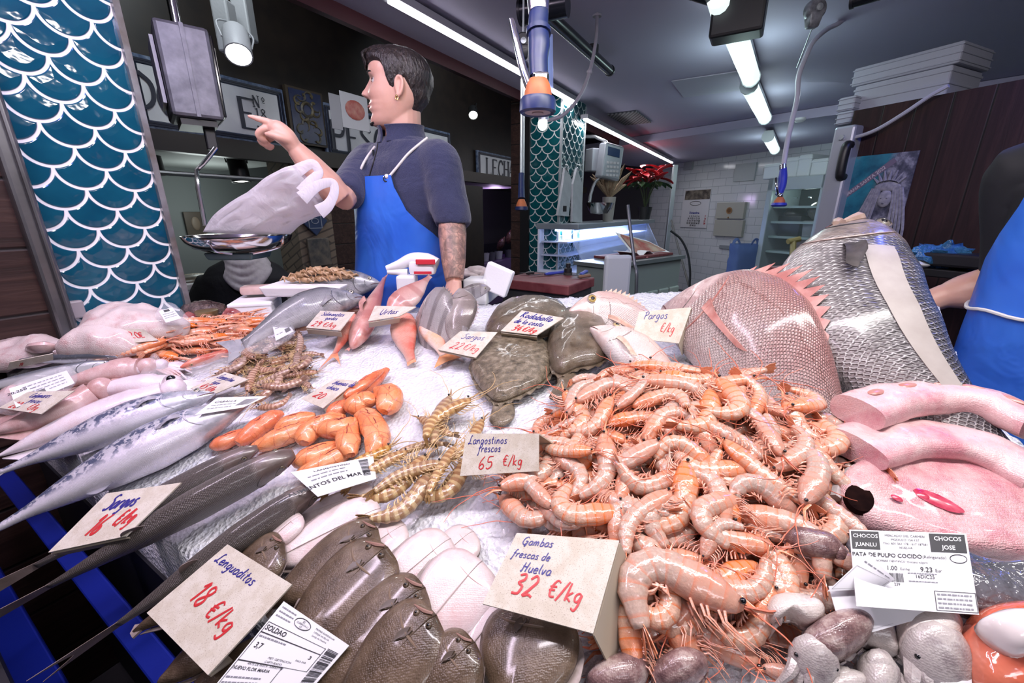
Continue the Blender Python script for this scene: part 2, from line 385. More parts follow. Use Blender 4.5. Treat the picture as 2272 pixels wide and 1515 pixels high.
# ================================================================ THE SETTING
def frame_obj(o,origin,xdir,zdir=UZ):
 x=V(xdir).normalized(); z=(V(zdir)-x*V(zdir).dot(x)).normalized(); y=z.cross(x)
 o.matrix_world=Matrix(((x.x,y.x,z.x,origin[0]),(x.y,y.y,z.y,origin[1]),(x.z,y.z,z.z,origin[2]),(0,0,0,1))); return o
def slab(name,origin,xdir,w,h,th,mat,kind='structure',parent=None):
 """upright slab: local x along xdir, z up, thickness th towards local +y"""
 m=MB(); m.box((w/2,th/2,h/2),(w,th,h)); o=m.build(name,mat,parent,smooth=False)
 frame_obj(o,origin,xdir)
 if kind:o['kind']=kind
 return o
def xy(p): return V((p.x,p.y,0))
def vz(p,py):
 """height reached at pixel row py on the vertical line through p (same distance along the view)"""
 b=(CY-py)/FPX; return CAMZ+p.y*(-SP+b*CP)/(CP+b*SP)
mCeil=M('plaster_ceiling',(.52,.48,.64),.8,bump=(90,.08))
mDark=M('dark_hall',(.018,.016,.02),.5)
mSteel=M('brushed_steel',(.55,.56,.58),.32,1,bump=(120,.05))
mChrome=M('chrome',(.72,.73,.76),.12,1)
mAlu=M('grey_aluminium',(.48,.52,.54),.42,.6)
mBlackP=M('black_plastic',(.012,.012,.014),.4)
mWhiteP=M('white_plastic',(.80,.80,.82),.35)
mFoam=M('white_foam',(.86,.86,.88),.75,bump=(160,.25))
mFloor=M('wet_floor',(.05,.05,.055),.25,col2=(.08,.08,.085),vs=4)
def ledmat(name,col,st_): return M(name,(.9,.9,.9),.4,emit=(col,st_))
def woodmat(name,c1,c2,c3,plank,axis,rough=.55):
 t=NT(name); co=t.tc('Object'); s=t.n('ShaderNodeSeparateXYZ'); t.set(s.inputs[0],co)
 a=s.outputs[0 if axis=='x' else 2]
 k=t.ma('DIVIDE',a,plank); fr=t.ma('FRACT',t.ma('ADD',k,50)); fl=t.ma('FLOOR',t.ma('ADD',k,50))
 sc=(26,26,1.6) if axis=='x' else (1.6,26,26)
 m=t.n('ShaderNodeMapping'); t.set(m.inputs[0],co); m.inputs[3].default_value=sc
 off=t.n('ShaderNodeCombineXYZ'); t.set(off.inputs[0],t.ma('MULTIPLY',fl,7.3)); t.set(off.inputs[2],t.ma('MULTIPLY',fl,3.1)); t.set(m.inputs[1],off.outputs[0])
 g=t.noise(m.outputs[0],1.4,5,.6,dist=1.2)
 c=t.ramp(g,[(.3,c1),(.5,c2),(.72,c3)])
 line=t.ramp(t.ma('ABSOLUTE',t.ma('SUBTRACT',fr,.5)),[(.465,(0,0,0)),(.49,(1,1,1))])
 t.p(Base__Color=t.mix(line,c,(.006,.004,.004)),Roughness=rough,Specular__IOR__Level=.3)
 t.bump(t.ma('SUBTRACT',g,t.ma('MULTIPLY',line,2)),.4,.003); return t.m
mWoodR=woodmat('dark_planks_upright',(.014,.006,.007),(.026,.010,.011),(.044,.018,.017),.13,'x')
mWoodL=woodmat('dark_planks_level',(.018,.009,.007),(.034,.016,.013),(.062,.032,.024),.17,'z')
def tilewall(name):
 t=NT(name); co=t.tc('Object',rot=(math.pi/2,0,0))
 b=t.n('ShaderNodeTexBrick',Scale=1.0,Color1=(.72,.75,.78),Color2=(.78,.80,.83),Mortar=(.50,.53,.57),Mortar__Size=.004,Mortar__Smooth=.3,Brick__Width=.26,Row__Height=.125)
 t.set(b.inputs['Vector'],co)
 t.p(Base__Color=b.outputs['Color'],Roughness=.12,Specular__IOR__Level=.6)
 t.bump(t.ma('SUBTRACT',1,b.outputs['Fac']),.7,.006); return t.m
mTileW=tilewall('white_metro_tiles')
m=MB(); m.box((2,5,-.05),(16,18,.1)); tag(m.build('floor',mFloor,smooth=False),kind='structure')
tE=1.955
m=MB(); m.prism([st(-3,-3.4,CEIL),st(12,-3.4,CEIL),st(12,tE,CEIL),st(-3,tE,CEIL)],(0,0,.12))
tag(m.build('ceiling',mCeil,smooth=False),kind='structure')
m=MB(); m.box(st(3,tE+.02,CEIL+.0),(12,.04,.14),axes=(U1,U2,UZ)); tag(m.build('trim_1',M('dark_red_edge',(.055,.012,.016),.4),smooth=False),kind='structure')
p0,p1=onz(1450,296,CEIL),onz(1700,256,CEIL); dd=(p1-p0).normalized(); nn=V((-dd.y,dd.x,0))
m=MB(); m.prism([p0-dd*2+V((0,0,-.09)),p0+dd*5+V((0,0,-.09)),p0+dd*5+nn*5+V((0,0,-.09)),p0-dd*2+nn*5+V((0,0,-.09))],(0,0,.085))
tag(m.build('trim_2',mCeil,smooth=False),kind='structure')
pB=at(1560,360,7.3); o=slab('wall_back',xy(pB)-U3*-2.2,-U3,5.6,2.4,.1,mTileW)
pW=xy(at(1872,350,2.2)); slab('wall_right',pW,-U3,2.2,vz(pW,246)+.0,.12,mWoodR)
WTOP=vz(pW,246)
TH=3.1
m=MB(); m.box(st(2.5,5.4,1.7),(12,.1,3.4),axes=(U1,U2,UZ)); tag(m.build('wall_far',mDark,smooth=False),kind='structure')
m=MB(); m.prism([st(-3,tE,3.3),st(12,tE,3.3),st(12,5.5,3.3),st(-3,5.5,3.3)],(0,0,.1)); tag(m.build('ceiling_hall',mDark,smooth=False),kind='structure')
m=MB(); m.box(st(9.2,4.0,1.7),(.1,3.6,3.4),axes=(U1,U2,UZ)); tag(m.build('wall_hall_end',mDark,smooth=False),kind='structure')
mFascia=M('brown_fascia',(.012,.008,.007),.45,col2=(.02,.013,.010),vs=9)
zs0=vz(ont(640,340,TH),345)
m=MB(); m.box(st(2.6,TH+.06,(3.2+zs0)/2),(8.4,.1,3.2-zs0),axes=(U1,U2,UZ)); tag(m.build('wall_hall',mFascia,smooth=False),kind='structure')
a=ont(172,740,TF); b=ont(412,690,TF); wP=(xy(b)-xy(a)).length
mSc=scallop('teal_fish_scale_tiles',(.004,.058,.105),(.007,.088,.140),.108)
slab('trim_3',xy(a),U1,wP,3.2,.32,mSc)
m=MB(); m.box((wP+.006,.15,1.3),(.016,.334,2.6)); o=m.build('trim_4',M('worn_corner_steel',(.42,.42,.43),.3,.8,col2=(.25,.22,.2),vs=12),smooth=False); frame_obj(o,xy(a),U1); tag(o,kind='structure')
c0=ont(128,750,TF); wS=(xy(a)-xy(c0)).length
m=MB(); m.box((-wS/2,-.01,1.3),(wS,.05,2.6),bev=.008); m.box((-wS*.28,-.04,1.3),(wS*.3,.02,2.6),bev=.005); o=m.build('trim_5',M('grey_steel_post',(.20,.20,.205),.35,.8,col2=(.13,.13,.13),vs=8),smooth=False); frame_obj(o,xy(a),U1); tag(o,kind='structure')
slab('wall_left',xy(c0)-U1*1.9,U1,1.9,2.6,.08,mWoodL)
pc=ont(1240,474,TF); qa=ons(1175,474,xy(pc).dot(U1)); wA=(xy(qa)-xy(pc)).length; qb=ont(1288,474,TF); wB=(xy(qb)-xy(pc)).length
mSc2=scallop('teal_fish_scale_tiles_pillar',(.003,.055,.070),(.005,.085,.100),.118,(.55,.58,.58))
slab('trim_6',xy(pc)+U2*wA,-U2,wA,CEIL,.02,mSc2); slab('trim_7',xy(pc)+U1*.001-U2*.002,U1,wB,CEIL,.25,mSc2)
m=MB(); m.box(xy(pc)+V((0,0,1.2)),(.02,.02,2.4),axes=(U1,U2,UZ)); m.box(xy(qb)+V((0,0,1.2)),(.02,.02,2.4),axes=(U1,U2,UZ)); tag(m.build('trim_8',mAlu,smooth=False),kind='structure')
m=MB(); m.box(xy(qa)+U2*.045+V((0,0,1.2)),(.05,.09,2.4),axes=(U1,U2,UZ)); tag(m.build('trim_9',M('dark_post',(.03,.03,.034),.3,.6),smooth=False),kind='structure')
m=MB(); m.box(xy(qa)+U2*.14+V((0,0,1.2)),(.05,.10,2.4),axes=(U1,U2,UZ)); tag(m.build('trim_10',mWoodL,smooth=False),kind='structure')
mRoom=M('dim_room',(.20,.22,.22),.7); mRoomC=M('dim_room_ceiling',(.34,.36,.35),.7)
def hallbox(name,pl,pr,t0,t1,z0,z1,mat,thick=None):
 s0=xy(ont(pl,474,t0)).dot(U1); s1=xy(ont(pr,474,t0)).dot(U1)
 m=MB(); m.box(st((s0+s1)/2,(t0+t1)/2,(z0+z1)/2),(abs(s1-s0),abs(t1-t0),z1-z0),axes=(U1,U2,UZ)); return tag(m.build(name,mat,smooth=False),kind='structure')
hallbox('wall_room',150,760,4.6,4.7,0,1.95,mRoom)
hallbox('ceiling_room',90,700,TH+.12,4.62,zs0-.02,zs0+.04,mRoomC)
mPier=NT('stone_pier'); bb=mPier.n('ShaderNodeTexBrick',Scale=1.0,Color1=(.15,.11,.08),Color2=(.20,.15,.11),Mortar=(.07,.055,.045),Mortar__Size=.006,Brick__Width=.19,Row__Height=.05); mPier.set(bb.inputs['Vector'],mPier.tc('Object',rot=(math.pi/2,0,-math.pi/2-math.atan2(U1.y,U1.x)))); mPier=mPier.p(Base__Color=bb.outputs['Color'],Roughness=.8)
hallbox('trim_11',655,735,TH-.02,TH+.25,0,zs0,mPier)
hallbox('wall_shutter',735,800,TH+.0,TH+.06,0,zs0,mWoodL)
hallbox('trim_12',1020,1072,TH-.05,TH+.2,0,zs0-.1,mFascia)
hallbox('wall_bay',1010,1200,5.2,5.25,0,1.9,M('bay_back',(.05,.045,.06),.4))
hallbox('ceiling_bay',980,1230,TH+.1,5.2,1.86,1.9,M('bay_ceiling',(.42,.36,.46),.6))
pointl('bay_lamp',st(xy(ont(1110,474,4.2)).dot(U1),4.3,1.75),9,(.75,.55,1),.1)
pointl('room_lamp',st(xy(ont(480,474,4.0)).dot(U1),4.0,1.5),7,(.9,1,.98),.2)
spot('sign_fill',st(1.2,2.2,3.0),st(1.6,TH,2.0),36,(.85,.95,1),120,.3)  # fill spots added to brighten the hall signs, no fixture of their own
spot('sign_fill',st(3.6,2.2,3.0),st(4.0,TH,2.0),26,(.85,.95,1),120,.3)
# ================================================================ FIXTURES
def led_run(label,pa,pb,z,t,st_=11):
 a,b=ont(*pa,t),ont(*pb,t); a.z=z; b.z=z
 r=thing('led_strip_light',label,'strip light',((a+b)/2),'strip lights along the ledge'); a=a-r.location; b=b-r.location
 d=(b-a).normalized(); sd=V((-d.y,d.x,0)); L=(b-a).length
 m=MB(); m.box((a+b)/2+V((0,0,.02)),(L,.07,.035),axes=(d,sd,UZ)); m.build('housing',M('strip_housing',(.30,.29,.33),.5),r,smooth=False)
 m=MB(); m.box((a+b)/2+V((0,0,-.006))-sd*.01,(L,.032,.016),axes=(d,sd,UZ)); m.build('diffuser',ledmat('led_white',(.96,.95,1),st_),r,smooth=False)
 l=bpy.data.lights.new('strip_lamp','AREA'); l.shape='RECTANGLE'; l.size=L; l.size_y=.03; l.energy=3*L; l.color=(.97,.96,1)
 o=bpy.data.objects.new('strip_lamp',l); COL.objects.link(o); o.matrix_world=Matrix.Translation((a+b)/2+r.location+V((0,0,-.03)))@Matrix(((d.x,sd.x,0,0),(d.y,sd.y,0,0),(0,0,1,0),(0,0,0,1)))
 return r
a_=ont(900,0,TF); b_=ont(1275,215,TF)
led_run('long white led strip under the ceiling above the man',(860,-24),(1275,216),CEIL-.05,TF-.02)
led_run('white led strip hung past the far teal pillar above the glass case',(1296,262),(1489,366),2.27,TF-.05)
def batten(label,pa,pb,z=CEIL-.085,w=.11,st_=1.06):
 a,b=onz(*pa,z),onz(*pb,z); b=a+(b-a)
 r=thing('fluorescent_light',label,'ceiling light',(a+b)/2,'fluorescent tubes in a row'); L=(b-a).length; d=(b-a).normalized(); sd=V((-d.y,d.x,0))
 m=MB(); m.box((0,0,.035),(L*1.02,w*.8,.05),axes=(d,sd,UZ)); m.build('housing',mAlu,r,smooth=False)
 m=MB(); m.tube([-d*L/2,d*L/2],w/2,12); m.build('tube',ledmat('tube_cyan_white',(.80,1,.98),st_),r)
 m=MB(); [m.tube([d*L*s_*.5,d*L*s_*.52],w/2+.006,12) for s_ in (-1,1)]; m.build('end_cap',mAlu,r)
 pointl('tube_lamp',r.location+V((0,0,-.12)),4,(.72,1,.97),.1)
 return r
batten('first lit fluorescent tube beyond the black box on the ceiling',(1626,60),(1666,172))
batten('second lit fluorescent tube, set behind the first',(1662,190),(1697,262))
batten('far short fluorescent tube near the tiled back wall',(1704,303),(1719,332),CEIL-.18)
p=onz(1638,40,2.30); r=thing('black_junction_box','black box hanging from the ceiling at the near end of the tubes','box',p)
m=MB(); m.box((0,0,0),(.13,.22,.16),axes=(U1,U2,UZ),bev=.012); m.build('case',mBlackP,r,smooth=False)
m=MB(); m.box((-.05,.08,.06),(.3,.07,.02),axes=(U1,U2,UZ)); m.build('bracket',mAlu,r,smooth=False)
p=onz(1606,50,2.35); m=MB(); m.tube([V((0,0,0)),U1*-.30+UZ*.0],.045,12); o=m.build('stub_lamp',ledmat('tube_cyan_white',(.80,1,.98),1.06)); o.location=p; tag(o,'lit stub of tube beside the black ceiling box','ceiling light')
def plate(name,label,cat,c,w,d,mat,dx=U1,th=.012):
 m=MB(); m.box((0,0,0),(w,d,th),axes=(dx,V((-dx.y,dx.x,0)),UZ),bev=.003); o=m.build(name,mat,smooth=False); o.location=c; return tag(o,label,cat)
mVent=NT('vent_slats'); cc=mVent.n('ShaderNodeSeparateXYZ'); mVent.set(cc.inputs[0],mVent.tc('Object')); f_=mVent.ma('FRACT',mVent.ma('MULTIPLY',cc.outputs[0],28)); mVent=mVent.p(Base__Color=mVent.ramp(f_,[(.4,(.30,.30,.32)),(.6,(.08,.08,.09))]),Roughness=.6)
plate('ceiling_vent','grey slatted vent in the ceiling above the far strip light','vent',onz(1398,263,CEIL-.01),.62,.30,mVent)
plate('ceiling_hatch','thin edged access hatch in the ceiling left of the tubes','hatch',onz(1570,190,CEIL-.005),.55,.45,M('hatch_white',(.54,.52,.63),.8),th=.008)
m=MB(); m.lathe([(.05,0),(.05,.02),(.03,.035),(0,.04)],axes=(U1,U2,-UZ)); o=m.build('smoke_alarm',mWhiteP); o.location=onz(1775,262,CEIL-.09); tag(o,'small white smoke alarm on the ceiling right of the tubes','smoke alarm')
def rail(label,pa,pb,z,rad,cap=None):
 a,b=onz(*pa,z),onz(*pb,z); d=(b-a).normalized(); r=thing('black_tube_rail',label,'rail',b)
 a-=r.location; m=MB(); m.tube([a,V((0,0,0))],rad,18); m.build('tube',M('gloss_black_tube',(.012,.014,.02),.22),r)
 m=MB(); m.tube([-d*.0,d*.012],rad+.004,18); m.build('end_cap',M('rail_cap',(.02,.022,.03),.35),r)
 m=MB(); [m.box(a*k+UZ*rad*1.2,(.04,.05,rad*1.4),axes=(d,V((-d.y,d.x,0)),UZ)) for k in (.25,.7)]; m.build('clamp',mBlackP,r,smooth=False); return r
rail('long black tube rail on the ceiling right of the blue spray hose',(1140,-36),(1352,156),2.34,.030)
rail('thick black tube end left of the blue spray hose',(1260,8),(1160,26),2.30,.050)
rail('black rail at the top edge left of the ceiling box',(1400,-60),(1585,0),2.36,.026)
rail('black rail at the top edge right of the white hose',(2040,-40),(1895,2),2.36,.026)
q=[onz(1325,30,2.40),at(1322,90,2.02),at(1308,160,1.98),at(1285,215,1.94),at(1250,255,1.90),at(1212,268,1.86)]
r=thing('gooseneck_lamp','small lit bulb on a grey flexible arm curving down from the ceiling','lamp',q[0]); L0=r.location
m=MB(); m.tube([p-L0 for p in cat_rom(q,8)],.0085,8); m.build('flexible_arm',M('grey_conduit',(.26,.25,.29),.4),r)
m=MB(); m.ball(at(1308,160,1.98)-L0,.014); m.build('joint',M('grey_conduit',(.26,.25,.29),.4),r); m=MB(); m.lathe([(.022,0),(.022,.008),(.009,.015)],(0,0,-.014),14); m.build('collar',M('grey_conduit',(.26,.25,.29),.4),r)
m=MB(); m.ball(at(1204,276,1.86)-L0,(.022,.022,.026)); m.build('bulb',ledmat('bulb_glow',(1,.97,.92),6),r)
m=MB(); m.lathe([(.024,.0),(.024,.03),(.012,.045)],at(1206,268,1.86)-L0+V((0,0,.002)),14); m.build('bulb_socket',mAlu,r)
def spray(label,pts,k0,sc,nozz,hosemat,gripmat):
 """pts: pixel path of hose from the top down; nozz: pixel of the nozzle face"""
 base=at(*nozz,k0); r=thing('spray_nozzle',label,'spray nozzle',base,'rinsing sprays on hoses'); L0=r.location
 m=MB(); m.tube([at(x,y,k)-L0 for x,y,k in pts],sc*.010,10); m.build('hose',hosemat,r)
 return r
r=thing('spray_nozzle','large blue and orange spray nozzle hanging in front of the far teal pillar','spray nozzle',at(1193,248,.86)); L0=r.location
mBlueR=M('blue_rubber',(.010,.022,.115),.4,col2=(.02,.035,.10),vs=40); mOr=M('orange_rubber',(.55,.16,.045),.5,col2=(.45,.13,.05),vs=60)
def vtube(mb,pts,rad,n=14,k=.86):mb.tube(cat_rom([at(x,y,k)-L0 for x,y in pts],5),rad,n)
m=MB(); vtube(m,[(1196,25),(1194,55),(1196,100),(1194,130),(1195,172)],[.020,.021,.023,.0205,.020]); m.tube([at(1195,66,.86)-L0,at(1195,76,.86)-L0],.026,14); m.build('hose_sleeve',mBlueR,r)
m=MB(); vtube(m,[(1194,-60),(1194,-10),(1195,30)],[.022,.024,.021]); m.build('steel_hose',M('ribbed_steel',(.6,.6,.63),.2,1,bump=(300,.5)),r)
m=MB(); m.box(at(1199,191,.86)-L0,(.034,.034,.046),bev=.005); m.box(at(1192,208,.86)-L0,(.046,.05,.008),bev=.002); m.build('valve_body',mChrome,r,smooth=False)
m=MB(); vtube(m,[(1135,44),(1146,90),(1160,150),(1180,208)],[.006,.0085,.009,.010],10,.85); m.build('trigger_lever',mChrome,r)
m=MB(); m.lathe([(.018,.062),(.024,.052),(.028,.038),(.030,.024)],(0,0,-.002),22); m.build('nozzle_cone',mOr,r)
m=MB(); m.lathe([(.034,.026),(.037,.02),(.038,.0),(.034,-.004),(.029,-.003),(.026,.0)],n=26); m.build('nozzle_ring',mBlueR,r)
m=MB(); m.lathe([(.027,-.002),(.012,-.001),(.012,-.004),(0,-.004)],n=22); m.build('nozzle_face',M('pale_ring',(.35,.30,.33),.4),r)
a,b=at(1213,74,1.5),at(1214,205,1.5); r=thing('led_bar','clear upright bar of cyan led dots beside the blue hose','light',b); d=a-b
m=MB(); m.box(d/2+V((.008,.01,0)),(.03,.006,d.length),axes=(V((1,0,0)),V((0,1,0)),d.normalized())); m.build('clear_bar',M('clear_acrylic',(.35,.42,.75),.1,trans=.6,ior=1.2),r,smooth=False)
m=MB(); [m.ball(d*(k+.5)/13+V((-.004,0,0)),(.0055,.004,.0065),8,6) for k in range(13)]; m.build('led_dots',ledmat('led_cyan',(.35,.85,1),7),r)
def balancer(label,px,py,k,sc,mat):
 c=at(px,py,k); r=thing('hose_balancer',label,'balancer',c,'spring balancers under the ceiling')
 m=MB(); m.lathe([(0,.02*sc),(.03*sc,.02*sc),(.036*sc,.012*sc),(.036*sc,-.012*sc),(.03*sc,-.02*sc),(0,-.02*sc)],(0,0,.0),20,axes=(V((1,0,0)),V((0,0,1)),V((0,-1,0))))
 m.box((0,0,-.035*sc),(.036*sc,.03*sc,.05*sc),taper=1.5,bev=.006*sc); m.build('drum_case',mat,r)
 m=MB(); m.lathe([(.012*sc,0),(.012*sc,.008*sc),(0,.01*sc)],(0,-.021*sc,.0),14,axes=(V((1,0,0)),V((0,0,1)),V((0,-1,0)))); m.build('hub',mAlu,r)
 m=MB(); m.tube([V((0,0,.03*sc)),V((0,0,.03*sc+(CEIL-c.z-.03*sc)))],.004*sc,8); m.build('hanger',mAlu,r); return r
balancer('dark spring balancer behind the steel lever of the near nozzle',1161,95,1.75,1.0,M('balancer_dark',(.03,.03,.035),.35,.4))
balancer('pale spring balancer at the top of the curving white hose',1808,22,1.95,1.25,M('balancer_grey',(.35,.36,.40),.4,.4,col2=(.12,.12,.14),vs=25))
m=MB(); r0=at(1161,470,3.1)
for x0,x1 in ((1157,1159),(1163,1161)):m.tube([at(x0,180,3.0)-r0,at(x1,455,3.05)-r0],.008,8)
o=m.build('water_pipe',mAlu); o.location=r0; tag(o,'pair of thin grey pipes down the post left of the far pillar','pipe')
r=thing('small_spray_nozzle','small blue spray nozzle hanging beside the far pillar post','spray nozzle',at(1157,462,2.9)); L0=r.location
m=MB(); m.tube([at(1157,385,2.9)-L0,at(1157,440,2.9)-L0],[.02,.026],12); m.build('grip',mBlueR,r)
m=MB(); m.lathe([(.02,.06),(.035,.03),(.04,.01)],n=16); m.build('nozzle_cone',mOr,r)
m=MB(); m.lathe([(.045,.012),(.047,-.01),(.03,-.016),(0,-.014)],n=16); m.build('nozzle_ring',mBlueR,r)
m=MB(); m.tube([at(1157,385,2.9)-L0,at(1159,148,2.9)-L0],.012,8); m.build('hose',mAlu,r)
q=[(1878,-30),(1879,20),(1866,48),(1835,65),(1805,92),(1786,130),(1772,170),(1769,215),(1758,265),(1748,310),(1741,350),(1738,372)]
r=thing('spray_nozzle','small blue spray nozzle on a long curving white hose','spray nozzle',at(1728,455,2.2)); L0=r.location
m=MB(); m.tube([p-L0 for p in cat_rom([at(x,y,2.2) for x,y in q],5)],.0125,10); m.build('hose',M('lilac_hose',(.50,.49,.58),.35),r)
m=MB(); m.tube([p-L0 for p in cat_rom([at(1738,372,2.2),at(1737,392,2.2),at(1735,412,2.2),at(1728,432,2.2)],5)],[.016,.021,.020,.017],12); m.build('grip',M('bright_blue_grip',(.035,.05,.45),.35),r)
m=MB(); m.tube([p-L0 for p in cat_rom([at(1722,395,2.18),at(1723,412,2.17),at(1726,432,2.18)],5)],.006,8); m.build('trigger_lever',mChrome,r)
m=MB(); m.ball(at(1731,434,2.19)-L0,.015); m.tube([at(1737,366,2.2)-L0,at(1737,376,2.2)-L0],.017,12); m.build('valve_body',mChrome,r)
m=MB(); m.lathe([(.014,.032),(.026,.014),(.028,.0)],(0,0,.008),18); m.build('nozzle_cone',mOr,r)
m=MB(); m.lathe([(.034,.012),(.038,.0),(.03,-.008),(0,-.006)],n=20); m.build('nozzle_ring',M('bright_blue_grip',(.035,.05,.45),.35),r)
m=MB(); a,b=at(1806,52,1.95),at(1768,150,2.2); m.tube([V((0,0,0)),b-a],.0025,6); o=m.build('balancer_cord',mAlu); o.location=a; tag(o,'thin steel cord from the pale balancer to the white hose','cord')
# ================================================================ BACK OF THE STALL, RIGHT
def onwall(px,py,p0,off=0.0):
 n=V((-U3.y,U3.x,0)); n=n if n.dot(CAM-V(p0))>0 else -n
 return onp(px,py,V(p0)+n*off,n)
def wallquad(name,label,cat,pl,pr,pt,pb,p0,th,mat,off=.0,parent=None):
 """flat board on a U3 wall spanning the pixel box"""
 ym=(pt+pb)/2; a,b=onwall(pl,ym,p0),onwall(pr,ym,p0); c=(a+b)/2; z1=vz(c,pt); z0=vz(c,pb)
 n=V((-U3.y,U3.x,0)); n=n if n.dot(CAM-c)>0 else -n
 x=(xy(b)-xy(a)).normalized(); w=(xy(b)-xy(a)).length
 m=MB(); m.box((0,0,0),(w,z1-z0,th),axes=(x,UZ,n),bev=min(.004,th*.3)); o=m.build(name,mat,parent,smooth=False)
 cc=V((c.x,c.y,(z0+z1)/2))+n*(off+th/2)
 o.location=cc
 if label:tag(o,label,cat)
 return o,x,n,w,z1-z0,cc
def put_text(parent,lines,x,n,th,mat,name='lettering'):
 """lines: (text, cx, cz, size, bold) on a board with axes x, UZ, n"""
 m=MB()
 for (s,cx_,cz_,sz,bo) in lines:
  vs,fs=btext(s,sz,'CENTER',bo); m.add([x*(v.x+cx_)+UZ*(v.y+cz_)+n*(th/2+.0015) for v in vs],fs)
 return m.build(name,mat,parent,smooth=False)
mInk=M('black_ink',(.015,.015,.018),.6); mInkB=M('blue_ink',(.03,.04,.30),.6); mInkR=M('red_ink',(.45,.03,.04),.6)
mPaper=M('white_paper',(.75,.75,.78),.6)
o,x,n,w,h,c=wallquad('wall_calendar','white wall calendar with a dark photo strip on the tiled wall','calendar',1515,1574,420,505,pB,.02,mPaper)
m=MB(); m.box((x*.02+UZ*h*.36+n*.013),(w*.92,h*.24,.004),axes=(x,UZ,n)); m.build('photo',M('sepia_photo',(.06,.05,.045),.3,col2=(.30,.26,.21),vs=12),o,smooth=False)
put_text(o,[(' '.join('%2d'%(d_ or 0) if d_ else '  ' for d_ in row),0,h*(-.20-.06*i),h*.062,.002) for i,row in enumerate([(1,2,3,4,5,6),(8,9,10,11,12,13),(15,16,17,18,19,20),(22,23,24,25,26,27),(29,30,31)])],x,n,.02,mInk,'dates')
put_text(o,[(str(d_),w*.42,h*(-.20-.06*i),h*.062,.002) for i,d_ in enumerate((7,14,21,28))],x,n,.02,mInkR,'sunday_dates')
put_text(o,[('Diciembre',0,-h*.11,h*.08,.002)],x,n,.02,mInkB,'month')
m=MB(); m.tube([x*(w*.2*math.cos(k*.1571*2))+UZ*(h*.14+h*.055*math.sin(k*.1571*2))+n*.011 for k in range(21)],.004,6); m.build('oval_frame',mInk,o)
r=thing('meter_cabinet','cream two door meter cabinet on the tiled wall beside the calendar','cabinet',(0,0,0))
o1,x,n,w,h,c=wallquad('upper_door',None,None,1594,1656,449,485,pB,.06,M('cream_metal',(.50,.50,.44),.45)); r.location=c
o2=wallquad('lower_door',None,None,1589,1652,488,524,pB,.06,M('cream_metal',(.50,.50,.44),.45))[0]
for q_ in (o1,o2):q_.parent=r; q_.location=q_.location-r.location
m=MB(); m.lathe([(.055,0),(.055,.006),(.035,.006),(.035,0)],n*.034,16,axes=(x,UZ,n)); m.ball(n*.034-UZ*.11,.014); m.build('emblem',M('ochre_emblem',(.40,.22,.10),.5),o1)
plate_=wallquad('cover_plate','large pale blank cover plate high on the tiled wall','cover plate',1632,1678,362,402,pB,.03,M('pale_plate',(.52,.56,.57),.4))
wallquad('wall_box','small grey box high on the tiled wall above the calendar','box',1521,1539,359,377,pB,.05,M('grey_box',(.42,.44,.46),.5))
o,x,n,w,h,c=wallquad('wall_sockets','grey double socket plate low on the tiled wall','socket',1598,1622,544,552,pB,.03,M('grey_socket',(.30,.33,.36),.5))
p=xy(at(1487,474,6.8)); m=MB(); m.box((0,0,vz(p,366)/2),(.07,.07,vz(p,366)),bev=.006); o=m.build('trim_13',mAlu,smooth=False); o.location=p; tag(o,kind='structure')
def pipe(name,label,cat,pts,k,rad,mat):
 P=[at(x_,y_,k if not isinstance(k,(list,tuple)) else k[i]) for i,(x_,y_) in enumerate(pts)]; m=MB(); o0=P[-1]
 m.tube([q_-o0 for q_ in cat_rom(P,6)],rad,8); o=m.build(name,mat); o.location=o0; return tag(o,label,cat)
pipe('wall_hose','black hose looping down the tiled wall by the grey post','hose',[(1488,512),(1510,530),(1525,560),(1531,600),(1530,640),(1528,720)],6.3,.016,mBlackP)
pipe('broom_handle','thin grey pole leaning on the tiled wall beside the hose','pole',[(1489,488),(1504,545),(1530,640),(1545,700)],6.4,.017,M('worn_pole',(.22,.21,.19),.5))
pipe('wooden_handle','yellow wooden broom handle with a crosspiece before the glass fridge','broom',[(1760,536),(1758,580),(1756,640),(1753,760)],4.2,.028,M('yellow_wood',(.34,.27,.11),.5))
KIDB=bpy.data.objects['wooden_handle']; m=MB(); P=[at(x_,y_,4.2)-KIDB.location for x_,y_ in ((1748,536),(1762,533),(1774,530))]; m.tube(P,.028,8); m.build('crosspiece',M('yellow_wood',(.34,.27,.11),.5),KIDB)
pF=xy(at(1693,474,4.7)); dF=-U3; r=thing('display_fridge','grey glass door fridge with lit shelves against the tiled wall','fridge',pF)
wF=(xy(onwall(1822,474,at(1693,474,4.7)))-pF).length; zF=vz(pF,396); nF=V((dF.y,-dF.x,0)); nF=nF if nF.dot(CAM-pF)>0 else -nF
def fb(mb,x0,x1,y0,y1,z0,z1,bev=.0):mb.box(dF*((x0+x1)/2)-nF*((y0+y1)/2)+UZ*((z0+z1)/2),(x1-x0,y1-y0,z1-z0),axes=(dF,-nF,UZ),bev=bev)
mFr=M('fridge_grey',(.36,.42,.45),.35,.2)
m=MB(); fb(m,0,.03,.04,.6,0,zF); fb(m,wF-.03,wF,.04,.6,0,zF); fb(m,0,wF,.04,.6,zF-.06,zF); fb(m,0,wF,.04,.6,0,.15); fb(m,0,wF,.58,.6,0,zF); m.build('cabinet',mFr,r,smooth=False); m=MB(); fb(m,.032,wF-.032,.555,.575,.15,zF-.06); m.build('interior_shade',M('fridge_shade',(.03,.035,.035),.4),r,smooth=False)  # dark inner sheet added so the fridge interior looks unlit
